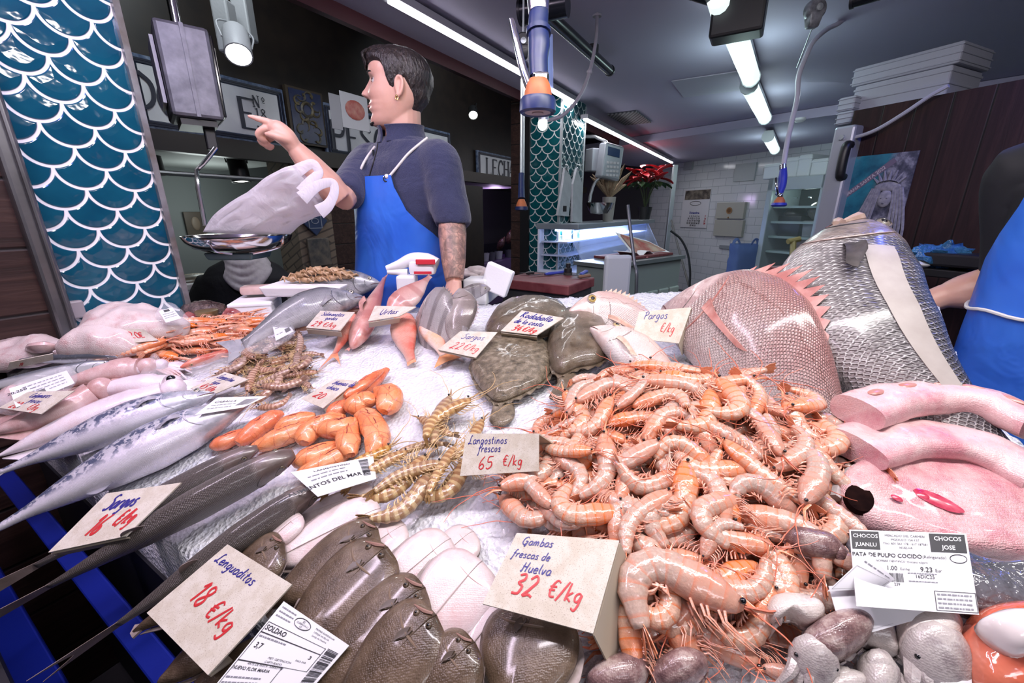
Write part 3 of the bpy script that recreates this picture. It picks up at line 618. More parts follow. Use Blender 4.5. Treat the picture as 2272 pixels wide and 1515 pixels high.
m=MB(); fb(m,0,.06,0,.04,.1,zF,.006); fb(m,wF-.06,wF,0,.04,.1,zF,.006); fb(m,0,wF,0,.04,zF-.13,zF,.006); fb(m,0,wF,0,.04,.1,.2,.006); m.build('door_frame',mFr,r,smooth=False)
m=MB(); fb(m,.06,wF-.06,.015,.022,.2,zF-.13); m.build('door_glass',M('fridge_glass',(.45,.55,.55),.05,alpha=.07),r,smooth=False)
zs=[vz(pF+dF*.3,y_) for y_ in (459,494,528,562)]
for z_ in zs:m=MB(); fb(m,.04,wF-.04,.1,.55,z_-.012,z_+.012); m.build('shelf',M('fridge_shelf',(.30,.40,.40),.4),r,smooth=False)
m=MB(); [m.tube([dF*(.12+.16*k)-nF*.3+UZ*(zF-.2),dF*(.16+.16*k)-nF*.3+UZ*(zF-.205)],.008,6) for k in range(5)]; m.build('wire_rack',mChrome,r)
pointl('fridge_lamp',pF+dF*wF*.5-nF*.25+UZ*(zF-.2),1.3,(.8,1,.95),.05)
def infridge(name,label,cat,x0,x1,z_,h_,mat,shape='box'):
 m=MB(); m.M=Matrix.Translation((0,0,0))
 w_=x1-x0
 if shape=='box':m.box((0,0,h_/2),(w_,.3,h_),axes=(dF,-nF,UZ),taper=1.08,bev=.01)
 else:m.ball((0,0,h_*.5),(w_/2,.16,h_*.52),16,10,axes=(dF,-nF,UZ))
 o=m.build(name,mat); o.location=pF+dF*(x0+x1)/2-nF*.3+UZ*(z_+.012); return tag(o,label,cat,'food in the glass fridge')
infridge('wrapped_parcel','dark cling wrapped bundle on the top fridge shelf','parcel',.32,.62,zs[1],.22,M('dark_wrap',(.07,.075,.065),.12,col2=(.16,.15,.12),vs=18),'ball')
infridge('dark_parcel','dark heap on the top fridge shelf beside the wrapped bundle','parcel',.08,.30,zs[1],.15,M('dark_heap',(.035,.03,.03),.3),'ball')
infridge('dark_tub','black tub on the middle fridge shelf','tub',.10,.34,zs[2],.22,M('tub_black',(.015,.016,.018),.3))
infridge('grey_tub','pale grey tub on the middle fridge shelf','tub',.38,.62,zs[2],.17,M('tub_grey',(.22,.23,.24),.4))
infridge('packed_box','dim pinkish boxes on the lower fridge shelf','box',.30,.60,zs[3],.14,M('tub_pink',(.16,.11,.12),.5))
for i,(l_,pl,pr,pt,pb) in enumerate([('low white box at the near end of the fridge top',1683,1720,364,394),('tall white foam box on the fridge top behind the hose',1722,1756,350,392),('white framed box on the fridge top right of the hose',1756,1785,343,388),('flat pale box on the fridge top by the post',1786,1822,352,392)]):
 x0,x1=[(xy(onwall(px_,380,at(1693,474,4.7)))-pF).dot(dF) for px_ in (pl,pr)]; h_=vz(pF+dF*x0,pt)-zF
 m=MB(); m.box((0,0,h_/2),(x1-x0,.34,h_),axes=(dF,-nF,UZ),bev=.015); m.box((0,0,h_*.82),(x1-x0+.01,.35,h_*.1),axes=(dF,-nF,UZ),bev=.01)
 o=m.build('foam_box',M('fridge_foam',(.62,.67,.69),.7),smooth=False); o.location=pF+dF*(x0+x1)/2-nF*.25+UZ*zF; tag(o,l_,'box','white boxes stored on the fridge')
pc_=xy(at(1645,600,5.0)); r=thing('bagged_bottles','pale blue carrier bag around a pack of white bottles by the fridge','bag',pc_+UZ*.0)
zb0,zb1=vz(pc_,620),vz(pc_,545); w_=55/FPX*5.0
m=MB(); gr=[]
for j in range(9):
 z_=zb0+(zb1-zb0)*j/8*1.05; rr=.5*w_*(1+.05*math.sin(j*2)); gr.append([V((rr*math.copysign(abs(math.cos(a_))**.5,math.cos(a_))*(1+.03*math.sin(7*a_+j)),.12*math.copysign(abs(math.sin(a_))**.5,math.sin(a_)),z_)) for a_ in [k*2*math.pi/24 for k in range(25)]])
m.sheet(gr,.002); m.build('bag',M('pale_blue_film',(.20,.30,.62),.25,trans=.55,ior=1.05),r)
for s_ in (-1,1):m=MB(); m.tube(cat_rom([V((s_*w_*.5,0,zb1)),V((s_*w_*.45,0,zb1+.06)),V((s_*w_*.33,0,zb1+.07)),V((s_*w_*.2,0,zb1))],5),.02,6,flat=.3); m.build('bag_handle',M('pale_blue_film',(.20,.30,.62),.25,trans=.55,ior=1.05),r)
m=MB(); [m.lathe([(.04,-.4),(.04,0),(.03,.02),(.03,.04),(0,.045)],((-.1+.085*k),0,zb1-.05),12) for k in range(4)]; m.build('bottle_pack',M('bottle_white',(.62,.68,.76),.3),r)
nW=V((-U3.y,U3.x,0)); nW=nW if nW.dot(CAM-pW)>0 else -nW
def onw(px,py,off=0): return onp(px,py,pW+nW*off,nW)
for i,(l_,pl,pr,pt,pb,off) in enumerate([('lower white foam crate at the near end of the partition top',1846,1880,248,276,-.05),('upper white foam crate above the lower one at the partition end',1850,1886,216,248,-.05),('long row of white foam crate along the partition top',1886,2090,190,236,-.1),('thin white foam lid on top of the long crate',1884,2112,150,192,-.1)]):
 a,b=onw(pl,pt,off),onw(pr,pt,off); zA=vz(a,pb if i else 278); zB=vz(a,pt); w_=(xy(b)-xy(a)).length
 if i==2:zA=WTOP+.002
 m=MB(); m.box((0,0,(zB-zA)/2),(w_,.3,zB-zA),axes=(-U3,-nW,UZ),bev=.008)
 for k in range(3):m.box((0,0,(zB-zA)*(.15+.35*k)),(w_+.008,.308,(zB-zA)*.08),axes=(-U3,-nW,UZ),bev=.004)
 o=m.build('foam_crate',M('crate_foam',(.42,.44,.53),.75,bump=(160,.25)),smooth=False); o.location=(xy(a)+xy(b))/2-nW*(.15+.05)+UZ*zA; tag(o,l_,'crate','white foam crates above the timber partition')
pE=onw(1850,474,0); r=thing('cold_room_door','grey aluminium door edge with a black handle at the end of the timber wall','door',xy(pE))
zt=vz(pE,281); m=MB(); m.box((0,0,zt/2),(.10,.14,zt),axes=(-U3,-nW,UZ),bev=.012); m.build('frame_post',M('lilac_aluminium',(.46,.48,.55),.38,.5),r,smooth=False)
m=MB(); z1,z0=vz(pE,325),vz(pE,395); q=-U3*.035+nW*.085
m.tube(cat_rom([q+UZ*z1-nW*.03,q+UZ*(z1-.015),q+UZ*(z0+.015),q+UZ*z0-nW*.03],5),.022,10); m.build('handle',mBlackP,r)
m=MB(); m.tube([nW*.07+UZ*vz(pE,307),nW*.085+UZ*vz(pE,307)],.012,10); m.build('screw_cap',mAlu,r)
pE2=onw(1862,307,.08); q=[pE2]+[onw(x_,y_,.05) for x_,y_ in ((1890,306),(1940,290),(2000,255),(2060,215),(2105,190))]
m=MB(); m.tube([p_-q[0] for p_ in cat_rom(q,6)],.009,8); o=m.build('cable',M('pale_conduit',(.45,.45,.52),.4)); o.location=q[0]; tag(o,'pale cable rising across the timber partition to its top','cable')
a,b=onw(1872,420),onw(2022,410); c=(a+b)/2; z1=vz(c,342); z0=z1-.46; w_=(xy(b)-xy(a)).length
r=thing('poster','blue grey poster of a veiled statue on the timber wall','poster',V((c.x,c.y,(z0+z1)/2))+nW*.006)
tt=NT('poster_print'); co=tt.tc('Object'); nz=tt.noise(co,22,5,.65); sp_=tt.n('ShaderNodeSeparateXYZ'); tt.set(sp_.inputs[0],tt.tc('UV'))
c1=tt.ramp(nz,[(.3,(.02,.025,.05)),(.48,(.10,.10,.15)),(.62,(.30,.30,.38))]); c2=tt.ramp(tt.noise(co,9,4),[(.35,(.01,.10,.17)),(.6,(.03,.24,.33)),(.75,(.18,.15,.10))])
f_=tt.ramp(tt.ma('ADD',sp_.outputs[0],tt.ma('MULTIPLY',sp_.outputs[1],.55)),[(.62,(0,)*3),(.74,(1,)*3)]); tt=tt.p(Base__Color=tt.mix(f_,c2,c1),Roughness=.35)
m=MB(); gx=-U3*w_; m.quad(-gx/2+UZ*(z1-z0)/2,gx/2+UZ*(z1-z0)/2,gx/2-UZ*(z1-z0)/2,-gx/2-UZ*(z1-z0)/2); m.sheet([[-gx/2-UZ*.23-nW*.003,gx/2-UZ*.23-nW*.003],[-gx/2+UZ*.23-nW*.003,gx/2+UZ*.23-nW*.003]],.003,nW); o=m.build('sheet',tt,r,smooth=False)
mStone=M('statue_grey',(.20,.20,.26),.5,col2=(.34,.33,.40),vs=60)
m=MB(); ex=-U3
def rel(x_,z_,rx,rz,ry=.006):m.ball(ex*x_+UZ*z_+nW*.004,(rx,rz,ry),16,10,axes=(ex,UZ,nW))
rel(.055,.02,.030,.042,.010); rel(.055,.075,.055,.022)
for k in range(7):a_=math.pi*(.15+.7*k/6); m.tube([ex*(.055+.045*math.cos(a_))+UZ*(.085+.02*math.sin(a_))+nW*.004,ex*(.055+.075*math.cos(a_))+UZ*(.09+.065*math.sin(a_))+nW*.004],[.008,.003],6)
for s_ in (-1,1):
 for k in range(5):m.tube(cat_rom([ex*(.055+s_*(.028+.008*k))+UZ*.07+nW*.003,ex*(.055+s_*(.036+.011*k))+UZ*.0+nW*.004,ex*(.05+s_*(.045+.016*k))-UZ*.12+nW*.003,ex*(.045+s_*(.045+.018*k))-UZ*.21+nW*.003],4),.0065,6)
m.build('statue_figure',mStone,r)
m=MB(); vs,fs=btext('SEMANA SANTA 2022',.022,'CENTER',.0004); ca,sa=math.cos(.72),math.sin(.72)
m.add([ex*(v.x*ca-v.y*sa-.055)+UZ*(v.x*sa+v.y*ca+.10)+nW*.0015 for v in vs],fs); m.build('lettering',M('poster_pale',(.55,.50,.55),.5),r,smooth=False)
m=MB(); m.box(ex*-.055+UZ*.10+nW*.0006,(.30,.026,.001),axes=(ex*ca+UZ*sa,UZ*ca-ex*sa,nW)); m.build('banner',M('poster_band',(.16,.13,.2),.5),r,smooth=False)
m=MB(); rel(.043,.022,.0045,.002,.014); rel(.067,.022,.0045,.002,.014); rel(.055,-.004,.008,.002,.012); m.build('features',M('statue_dark',(.05,.05,.07),.5),r)
# ================================================================ HALL BEYOND, HANGING SCALE, BACK COUNTER
mSignB=NT('blue_mottled_tile'); co=mSignB.tc('Object'); mSignB=mSignB.p(Base__Color=mSignB.ramp(mSignB.noise(co,30,4),[(.35,(.03,.05,.11)),(.6,(.13,.17,.26)),(.75,(.24,.28,.36))]),Roughness=.3)
mSignW=M('sign_cream',(.62,.62,.64),.35,col2=(.52,.52,.56),vs=5); mSignK=M('sign_ink',(.012,.014,.03),.4)
LETT={'P':[([(.15,0),(.15,1)],1),([(.15,.97),(.55,.95),(.62,.74),(.5,.52),(.15,.5)],.8)],'E':[([(.15,0),(.15,1)],1),([(.15,.98),(.62,.98),(.62,.86)],.4),([(.15,.52),(.5,.52)],.4),([(.15,.02),(.66,.02),(.66,.16)],.4)],'S':[([(.56,.8),(.42,.98),(.2,.92),(.14,.72),(.35,.52),(.58,.32),(.5,.06),(.26,.02),(.1,.2)],.8)],'C':[([(.66,.76),(.5,.97),(.26,.9),(.12,.5),(.26,.1),(.5,.03),(.66,.2)],.8)],'A':[([(.05,0),(.36,1)],.45),([(.36,1),(.7,0)],1),([(.18,.36),(.56,.36)],.4)],'D':[([(.15,0),(.15,1)],1),([(.15,.98),(.5,.92),(.7,.5),(.5,.06),(.15,.02)],.8)],'O':[([(.4,1),(.14,.75),(.12,.3),(.38,0),(.66,.25),(.68,.72),(.4,1)],.85)],'L':[([(.15,0),(.15,1)],1),([(.15,.02),(.6,.02),(.62,.18)],.4)],'H':[([(.15,0),(.15,1)],1),([(.65,0),(.65,1)],1),([(.15,.52),(.65,.52)],.4)],'Z':[([(.12,.86),(.14,.98),(.62,.98),(.1,.02),(.62,.02),(.64,.16)],.6)],'Y':[([(.08,1),(.38,.5),(.38,0)],1),([(.38,.5),(.68,1)],.45)],'N':[([(.14,0),(.14,1)],.5),([(.14,1),(.62,0)],1),([(.62,0),(.62,1)],.5)],'º':[([(.25,1),(.12,.8),(.25,.62),(.38,.8),(.25,1)],.4),([(.12,.5),(.4,.5)],.3)],'1':[([(.2,.85),(.34,1),(.34,0)],.9)],'8':[([(.36,1),(.16,.8),(.36,.55),(.6,.25),(.36,0),(.12,.25),(.36,.55),(.56,.8),(.36,1)],.6)],' ':[]}
SERIF={'P':[(.15,0)],'E':[],'L':[(.15,1)],'H':[(.15,0),(.15,1),(.65,0),(.65,1)],'A':[(.05,0),(.7,0)],'Y':[(.38,0),(.08,1),(.68,1)],'N':[(.14,0),(.62,1)],'1':[(.34,0)],'D':[]}
def serif_text(m,s,o,x,z,n,h,adv=.78,wt=.085):
 """raised serif capitals from o (baseline left) along x"""
 for i,ch in enumerate(s):
  b=o+x*(i*adv*h)
  for pts,w in LETT.get(ch,[]):
   P=[b+x*(p[0]*h)+z*(p[1]*h) for p in pts]; P=cat_rom(P,5) if len(P)>3 and ch in 'PSCDO8º' else P; m.tube(P,wt*h*w,6,up=n,flat=.12)
  for p in SERIF.get(ch,[]):m.tube([b+x*((p[0]-.13)*h)+z*(p[1]*h),b+x*((p[0]+.13)*h)+z*(p[1]*h)],wt*h*.35,4,up=n,flat=.12)
TS=TH-.0
def sign(label,pl,pr,pt,pb,texts,border=.16):
 a,b=ont(pl,pt,TS),ont(pr,pt,TS); c=(xy(a)+xy(b))/2; w=(xy(b)-xy(a)).length; z1=vz(a,pt); z0=vz(a,pb); h=z1-z0; n=-U2; x=U1; C=c+UZ*(z0+z1)/2+n*.02
 r=thing('tile_sign',label,'sign',C,'painted tile signs across the hall')
 m=MB(); m.box((0,0,0),(w,h,.03),axes=(x,UZ,n),bev=.004); m.build('border',mSignB,r,smooth=False)
 m=MB(); m.box(n*.012,(w-h*border*1.6,h*(1-border*1.6),.012),axes=(x,UZ,n)); m.build('panel',mSignW,r,smooth=False)
 m=MB()
 for q in (.86,.93):
  W2,H2=(w-h*(1-q)*1.7)/2,h*q/2*.93; cn=[x*s1*W2+UZ*s2*H2+n*.0185 for s1,s2 in ((-1,-1),(1,-1),(1,1),(-1,1))]
  for k in range(4):m.tube([cn[k],cn[(k+1)%4]],.006*h/.3,4)
 m.build('rule_lines',mSignK,r,smooth=False); m=MB()
 for (s,px,py,hpx,adv) in texts:
  o_=ont(px,py,TS-.045); hh=vz(o_,py-hpx)-o_.z; serif_text(m,s,o_-C,x,UZ,n,hh,adv)
 m.build('lettering',mSignK,r,smooth=False); return r
sign('long tile sign behind the scale showing NO 18 at its right end',262,607,112,285,[('O',288,232,82,.8),('C',352,256,82,.8),('E',532,283,72,.8),('Nº',561,236,26,.85),('18',566,262,24,.6)])
sign('tile sign reading PESCADOS behind the man',706,990,226,345,[('PESCADOS',735,331,68,.66)])
sign('tile sign reading LECHAZOS beside the far post',1054,1280,333,404,[('LECHAZOS Y',1078,388,38,.70)])
a,b=ont(625,190,TS),ont(705,190,TS); z1,z0=vz(a,188),vz(a,318); c=(xy(a)+xy(b))/2+UZ*(z0+z1)/2-U2*.02; w=(xy(b)-xy(a)).length
r=thing('heraldic_tiles','dark blue tile panel with ochre scrollwork between two signs','tile panel',c)
m=MB(); m.box((0,0,0),(w,z1-z0,.03),axes=(U1,UZ,-U2)); m.build('frame',M('panel_frame',(.05,.035,.022),.5),r,smooth=False)
m=MB(); m.box(-U2*.012,(w*.86,(z1-z0)*.92,.02),axes=(U1,UZ,-U2)); m.build('field',M('panel_blue',(.012,.018,.06),.3,col2=(.02,.03,.085),vs=20),r,smooth=False)
m=MB(); mo=M('panel_ochre',(.12,.09,.035),.4,col2=(.05,.05,.05),vs=30)
for sd in (-1,1):
 for k in range(7):
  a0=R_.uniform(0,6); zc=(z1-z0)*(-.38+.125*k); xc=sd*w*(.16+.08*math.sin(k*1.7)); m.tube([U1*(xc+.05*q*math.cos(a0+q*5)*sd)+UZ*(zc+.05*q*math.sin(a0+q*5))-U2*.023 for q in np.linspace(.2,1,14)],[.012,.009,.003],5)
m.tube([U1*(w*.15*math.cos(k))+UZ*((z1-z0)*.12*math.sin(k)+.05)-U2*.023 for k in np.linspace(0,6.28,21)],.012,5); m.build('scrollwork',mo,r)
def hbeam(name,pa,pb,t,z0,z1,mat,d=.06):
 s0,s1=ont(*pa,t).dot(U1),ont(*pb,t).dot(U1); m=MB(); m.box(st((s0+s1)/2,t,(z0+z1)/2),(abs(s1-s0),d,z1-z0),axes=(U1,U2,UZ)); return tag(m.build(name,mat,smooth=False),kind='structure')
hbeam('trim_14',(120,300),(1300,380),TH-.03,zs0-.06,zs0+.05,M('beam_brown',(.022,.014,.010),.4),.08)
def spotlamp(label,px,py,k,r_,L,tiltv,lit=8,mat=None,group='spotlights in the hall'):
 c=at(px,py,k); d=V(tiltv).normalized(); r=thing('spotlight',label,'spotlight',c,group); mat=mat or mBlackP
 a1=d.orthogonal().normalized(); a2=d.cross(a1)
 m=MB(); m.lathe([(r_*.8,-L),(r_*.95,-L*.9),(r_,-.02),(r_,0),(r_*.9,.0),(r_*.85,-.012)],n=20,axes=(a1,a2,d)); m.build('housing',mat,r)
 m=MB(); m.lathe([(r_*.86,-.01),(r_*.5,-.004),(0,-.002)],n=18,axes=(a1,a2,d)); m.build('lens',ledmat('spot_glow_%d'%lit,(.94,1,.93),lit),r)
 m=MB(); m.tube(cat_rom([a1*r_*1.05-d*L*.5,a1*r_*1.25-d*L*1.1,-d*L*1.3,-a1*r_*1.25-d*L*1.1,-a1*r_*1.05-d*L*.5],5),r_*.07,6); m.build('yoke',mat,r); return r
spotlamp('big bright white spotlight right of the hanging scale',530,122,2.05,.062,.17,(.30,-.55,-.80),14,M('ribbed_white',(.42,.42,.44),.4,bump=(90,.4)))
spot('bright_spot_lamp',at(530,128,1.96),at(600,470,1.3),14,(1,.98,.95),60,.06)
spotlamp('small lit spotlight high left of the man',697,126,3.4,.05,.12,(.1,-.75,-.65),9)
spotlamp('small lit spotlight right of the man above the sign',1050,256,4.2,.05,.12,(.1,-.75,-.65),7)
spotlamp('black cylinder spotlight in the room under the long sign',536,404,3.0,.062,.26,(.1,-.06,-1),5)
spotlamp('black cylinder spotlight beside the teal pillar edge',345,388,2.9,.062,.26,(.1,-.06,-1),5)
for lab_,x_,y_,k_ in (('pale ribbed box hanging at the top beside the scale',541,36,2.3),('pale ribbed sleeve above the bright spotlight',503,62,2.2)):
 m=MB(); m.box((0,0,0),(.085,.085,.24),bev=.01); o=m.build('ribbed_speaker',M('ribbed_white',(.42,.42,.44),.4),smooth=False); o.location=at(x_,y_,k_); tag(o,lab_,'speaker')
pr_=ont(330,381,3.0); pl_=ont(760,410,3.0); m=MB(); m.tube([V((0,0,0)),pl_-pr_],.014,8); o=m.build('hanging_rail',mSteel); o.location=pr_; tag(o,'steel rail crossing the room under the long sign','rail')
def tplate(name,label,cat,pl,pr,pt,pb,t,mat,th=.02):
 a,b=ont(pl,pt,t),ont(pr,pt,t); z1,z0=vz(a,pt),vz(a,pb); w=(xy(b)-xy(a)).length; c=(xy(a)+xy(b))/2+UZ*(z0+z1)/2; m=MB(); m.box((0,0,0),(w,z1-z0,th),axes=(U1,UZ,-U2),bev=.004); o=m.build(name,mat,smooth=False); o.location=c; tag(o,label,cat); return o,w,z1-z0
o,w,h=tplate('picture','dim sepia portrait picture on the far room wall','picture',405,450,470,522,4.57,M('picture_frame',(.08,.06,.045),.4))
m=MB(); m.ball(-U2*.012+UZ*.0,(w*.22,h*.3,.008),14,8,axes=(U1,UZ,-U2)); m.build('portrait',M('portrait_sepia',(.20,.15,.11),.5),o)
o,w,h=tplate('menu_board','small dark picture board low on the stone pier','board',680,728,530,592,TH-.05,M('menu_dark',(.05,.05,.05),.3,col2=(.16,.13,.10),vs=16))
a=ont(697,490,TH-.05); m=MB(); m.box((0,0,0),(.16,.16,.02),axes=((U1+UZ).normalized(),(UZ-U1).normalized(),-U2),bev=.004); o=m.build('plaque',M('plaque_blue',(.03,.045,.10),.3),smooth=False); o.location=a; tag(o,'blue diamond plaque on the stone pier','plaque')
m=MB(); [m.tube([(U1*math.cos(q+.785)*.085+UZ*math.sin(q+.785)*.085)*.9-U2*.012 for q in (k*1.5708,(k+1)*1.5708)],.003,4) for k in range(4)]; m.tube([U1*.03*math.cos(q)+UZ*.02*math.sin(q)-U2*.012 for q in np.linspace(0,6.28,15)],.003,4); m.build('white_lines',M('plaque_line',(.3,.32,.36),.5),o)
for lab_,pl,pr,pt,pb,mt_ in (('white sheet with a red ham picture hanging left of the face',752,812,200,282,M('advert_white',(.42,.42,.44),.5)),('grey narrow sheet hanging beside the ham advert',728,752,205,285,M('advert_grey',(.26,.26,.28),.5))):
 o,w,h=tplate('advert_sheet',lab_,'advert',pl,pr,pt,pb,2.4,mt_,.004)
 if 'ham' in lab_ and 'red' in lab_:m=MB(); m.ball(-U2*.004+UZ*h*.05,(w*.36,h*.28,.003),16,8,axes=(U1,UZ,-U2)); m.build('ham_picture',M('advert_red',(.28,.04,.03),.4,col2=(.38,.14,.10),vs=25),o)
for k,(x_,y_) in enumerate(((1112,540),(1130,525),(1152,535),(1140,552))):
 m=MB(); m.lathe([(.0,-.17),(.05,-.12),(.075,-.02),(.06,.06),(.025,.12),(.0,.16)],n=12); m.M=None; o=m.build('cured_ham',M('ham_dark',(.10,.04,.035),.25,col2=(.26,.15,.14),vs=12)); o.location=ont(x_,y_,4.6); o.rotation_euler=(.1*k,.5-.25*k,0); tag(o,'cured ham hanging in the lit bay right of the man','ham','hams hanging in the far bay')
c=ont(1110,600,4.0); r=thing('butcher_counter','dark counter with a purple glow in the bay right of the man','counter',xy(c)); zt_=vz(c,572)
m=MB(); m.box((0,0,zt_/2),(2.2,.6,zt_),axes=(U1,U2,UZ)); m.build('base',M('violet_base',(.12,.07,.20),.3),r,smooth=False)
m=MB(); m.box((0,0,zt_+.14),(2.2,.02,.26),axes=(U1,U2,UZ)); m.build('glass_front',M('bay_glass',(.5,.5,.6),.05,trans=1,ior=1.05),r,smooth=False)
for k,x_ in enumerate((1076,1090,1106,1128,1146)):
 m=MB(); m.lathe([(.06,0),(.075,.13),(.068,.13),(.06,.01)],n=14); o=m.build('tub',M('tub_clear_%d'%(k%2),((.45,.42,.55),(.10,.09,.14))[k%2],.3)); p=ont(x_,568,3.95); o.location=V((p.x,p.y,zt_)); tag(o,('pale tub on the far violet counter','dark tub on the far violet counter')[k%2],'tub',('pale tubs on the far counter','dark tubs on the far counter')[k%2])
pT=ont(415,640,2.98); zt_=vz(pT,636)
m=MB(); m.box((0,0,zt_/2),(.8,.4,zt_),axes=(U1,U2,UZ)); o=m.build('side_table',M('pale_table',(.34,.37,.40),.5),smooth=False); o.location=xy(pT)+U1*.1; tag(o,'pale table with shellfish trays behind the teal pillar','table')
for lab_,x_,y_,mt_ in (('white tray of small shellfish on the pale table',428,612,M('shell_heap',(.30,.22,.13),.4,col2=(.42,.36,.26),vs=60,bump=(70,.9,.02))),('white tray of dark fish on the pale table',425,634,M('dark_catch',(.05,.045,.04),.3,col2=(.15,.12,.09),vs=30))):
 p=ont(x_,y_,2.92+.05*(y_<620)); r=thing('tray',lab_,'tray',V((p.x,p.y,zt_)))
 m=MB(); m.box((0,0,.02),(.30,.22,.04),axes=(U1,U2,UZ),taper=1.1,bev=.008); m.build('tray_body',mFoam,r,smooth=False); m=MB(); m.ball((0,0,.04),(.13,.09,.035),20,10,axes=(U1,U2,UZ)); m.build('shellfish_heap',mt_,r,kind='stuff')
zb=CAMZ+.222*1.44; B0,B1,B2=onz(395,256,zb),onz(500,268,zb),onz(548,318,zb); z1=vz(B1,62); hh=z1-zb
e1=(B1-B0).normalized(); e2=V((-e1.y,e1.x,0)); w1=(B1-B0).length; w1*=1.12; B0=B1-e1*w1; dep=.22
r=thing('hanging_scale','steel electronic hanging scale with a wide round pan left of the man','scale',B0.lerp(B1,.5)); L0=r.location
mScB=NT('scale_steel'); co=mScB.tc('Object'); mScB.p(Base__Color=mScB.ramp(mScB.noise(co,14,4),[(.35,(.13,.13,.15)),(.65,(.25,.25,.28))]),Metallic=.6,Roughness=.5); mScB.bump(mScB.noise(co,30,3),.15,.004); mScB=mScB.m
cc=(B0+B1)/2+e2*dep/2+UZ*hh/2-L0
m=MB(); m.box(cc,(w1,dep,hh),axes=(e1,e2,UZ),bev=.012); m.box(cc-e2*dep*.5,(.012,.012,hh*.98),axes=(e1,e2,UZ)); m.build('case',mScB,r,smooth=False)
m=MB(); m.box(cc+e1*(w1/2+.004),(.012,dep*.86,hh*.9),axes=(e1,e2,UZ),bev=.004); m.build('display_panel',M('scale_black',(.012,.012,.014),.12),r,smooth=False)
m=MB(); m.box(cc+e1*(w1/2+.012)+UZ*hh*.16,(.004,dep*.7,hh*.34),axes=(e1,e2,UZ)); m.build('display_sheet',M('display_pale',(.55,.54,.50),.4),r,smooth=False)
m=MB(); [m.box(cc+e1*(w1/2+.012)-UZ*hh*(.16+.05*k)+e2*dep*.16,(.004,dep*.3,hh*.03),axes=(e1,e2,UZ)) for k in range(6)]; m.build('keypad',M('key_stripe',(.45,.36,.30),.5),r,smooth=False)
m=MB(); m.box(cc-e1*(w1/2+.008)-UZ*.0+e2*.02,(.01,dep*.8,hh*.7),axes=(e1,e2,UZ)); m.build('side_sheet',mPaper,r,smooth=False)
m=MB(); m.box((B0+B1)/2+e2*dep*.5-UZ*.012-L0,(w1*.7,dep*.8,.02),axes=(e1,e2,UZ)); m.box((B0+B1)/2+e2*dep*.35-UZ*.05-L0+e1*.03,(.035,.035,.09),axes=(e1,e2,UZ),bev=.004); m.build('load_cell',mBlackP,r,smooth=False)
ct=cc+UZ*hh/2; m=MB(); m.tube([ct,ct+UZ*(CEIL-(ct.z+L0.z))],.016,10); m.build('hanger_tube',mChrome,r)
kP=1.44; pc=at(531,523,kP); kk_=(B0+B1)/2+e2*dep*.35-UZ*.09-L0+e1*.03
q=[kk_,at(478,330,kP)-L0,at(452,362,kP)-L0,at(436,378,kP)-L0,at(440,420,kP)-L0,at(455,500,kP)-L0]
m=MB(); m.tube(q,.0075,8); m.build('bent_rod',mChrome,r)
rad=104/FPX*kP; m=MB(); m.lathe([(0,-.040),(rad*.62,-.040),(rad*.82,-.034),(rad*.94,-.016),(rad*.985,.001),(rad*1.01,.003),(rad*1.01,-.001),(rad*.965,-.018),(rad*.84,-.038),(rad*.62,-.045),(0,-.045)],pc-L0,40); m.build('pan',M('pan_steel',(.66,.64,.63),.12,1),r)
m=MB(); [m.tube(cat_rom([pc-L0+V((rad*1.0*sd,-.02,.0)),pc-L0+V((rad*.9*sd,-.02,-.035)),pc-L0+V((rad*.4*sd,-.05,-.056)),pc-L0+V((0,-.05,-.058))],5),.004,6) for sd in (-1,1)]; m.tube(cat_rom([pc-L0+V((-.01,-rad*.99,-.012)),pc-L0+V((.005,-rad*1.0,-.010)),pc-L0+V((.015,-rad*.94,-.040)),pc-L0+V((.05,-rad*.8,-.050))],5),.003,6); m.build('pan_cradle',mChrome,r)
m=MB(); m.box(pc-L0+V((-.012,0,-.066)),(.15,.12,.024),bev=.006,taper=1.1); m.build('drip_tray',M('teal_tray',(.10,.16,.17),.35),r,smooth=False)
mBag=NT('white_bag_film'); co=mBag.tc('Object'); mBag.p(Base__Color=(.90,.87,.89),Roughness=.35,Subsurface__Weight=.4,Subsurface__Scale=.02,Subsurface__Radius=(1,1,1)); mBag.bump(mBag.noise(co,10,4,dist=2.5),.55,.015); tr_=mBag.n('ShaderNodeBsdfTranslucent',Color=(.92,.88,.91)); mx_=mBag.n('ShaderNodeMixShader',Fac=.5); mBag.t.links.new(mBag.b.outputs[0],mx_.inputs[1]); mBag.t.links.new(tr_.outputs[0],mx_.inputs[2]); mBag.t.links.new(mx_.outputs[0],mBag.t.nodes['Material Output'].inputs[0]); mBag=mBag.m
r=thing('carrier_bag','white plastic carrier bag with two handles lying in the scale pan','bag',pc); L0=r.location
Lp=[(468,516),(486,484),(520,455),(560,425),(600,394),(632,377),(655,368)]; Rp=[(632,518),(655,500),(690,483),(712,474),(712,455),(708,440),(700,424)]
NN=46; kb= lambda y_:kP-.01-.20*min(1,max(0,(516-y_)/150)); LL=cat_rom([at(x_,y_,kb(y_)) for x_,y_ in Lp],8); RR=cat_rom([at(x_,y_,kb(y_)) for x_,y_ in Rp],8); vs=[]; ns=len(LL); fw=V((0,-1,.1)).normalized()
for i in range(ns):
 f=i/(ns-1); a,b=LL[i]-L0,RR[i]-L0; c=(a+b)/2; th=.075*(1-f)**.6+.018
 for k in range(NN):
  t_=2*math.pi*k/NN; x,y=math.cos(t_),math.sin(t_); p=c+(b-a)*.5*math.copysign(abs(x)**.8,x)+fw*th*y; q=V((x*2.2,y*1.5,f*2.2)); p+=fw*(mn.noise(q*2.3)*.012+abs(mn.noise(V((x*5+f*2,y*2,f*1.2))))*.026)*(1 if y>0 else -1)
  vs.append(p)
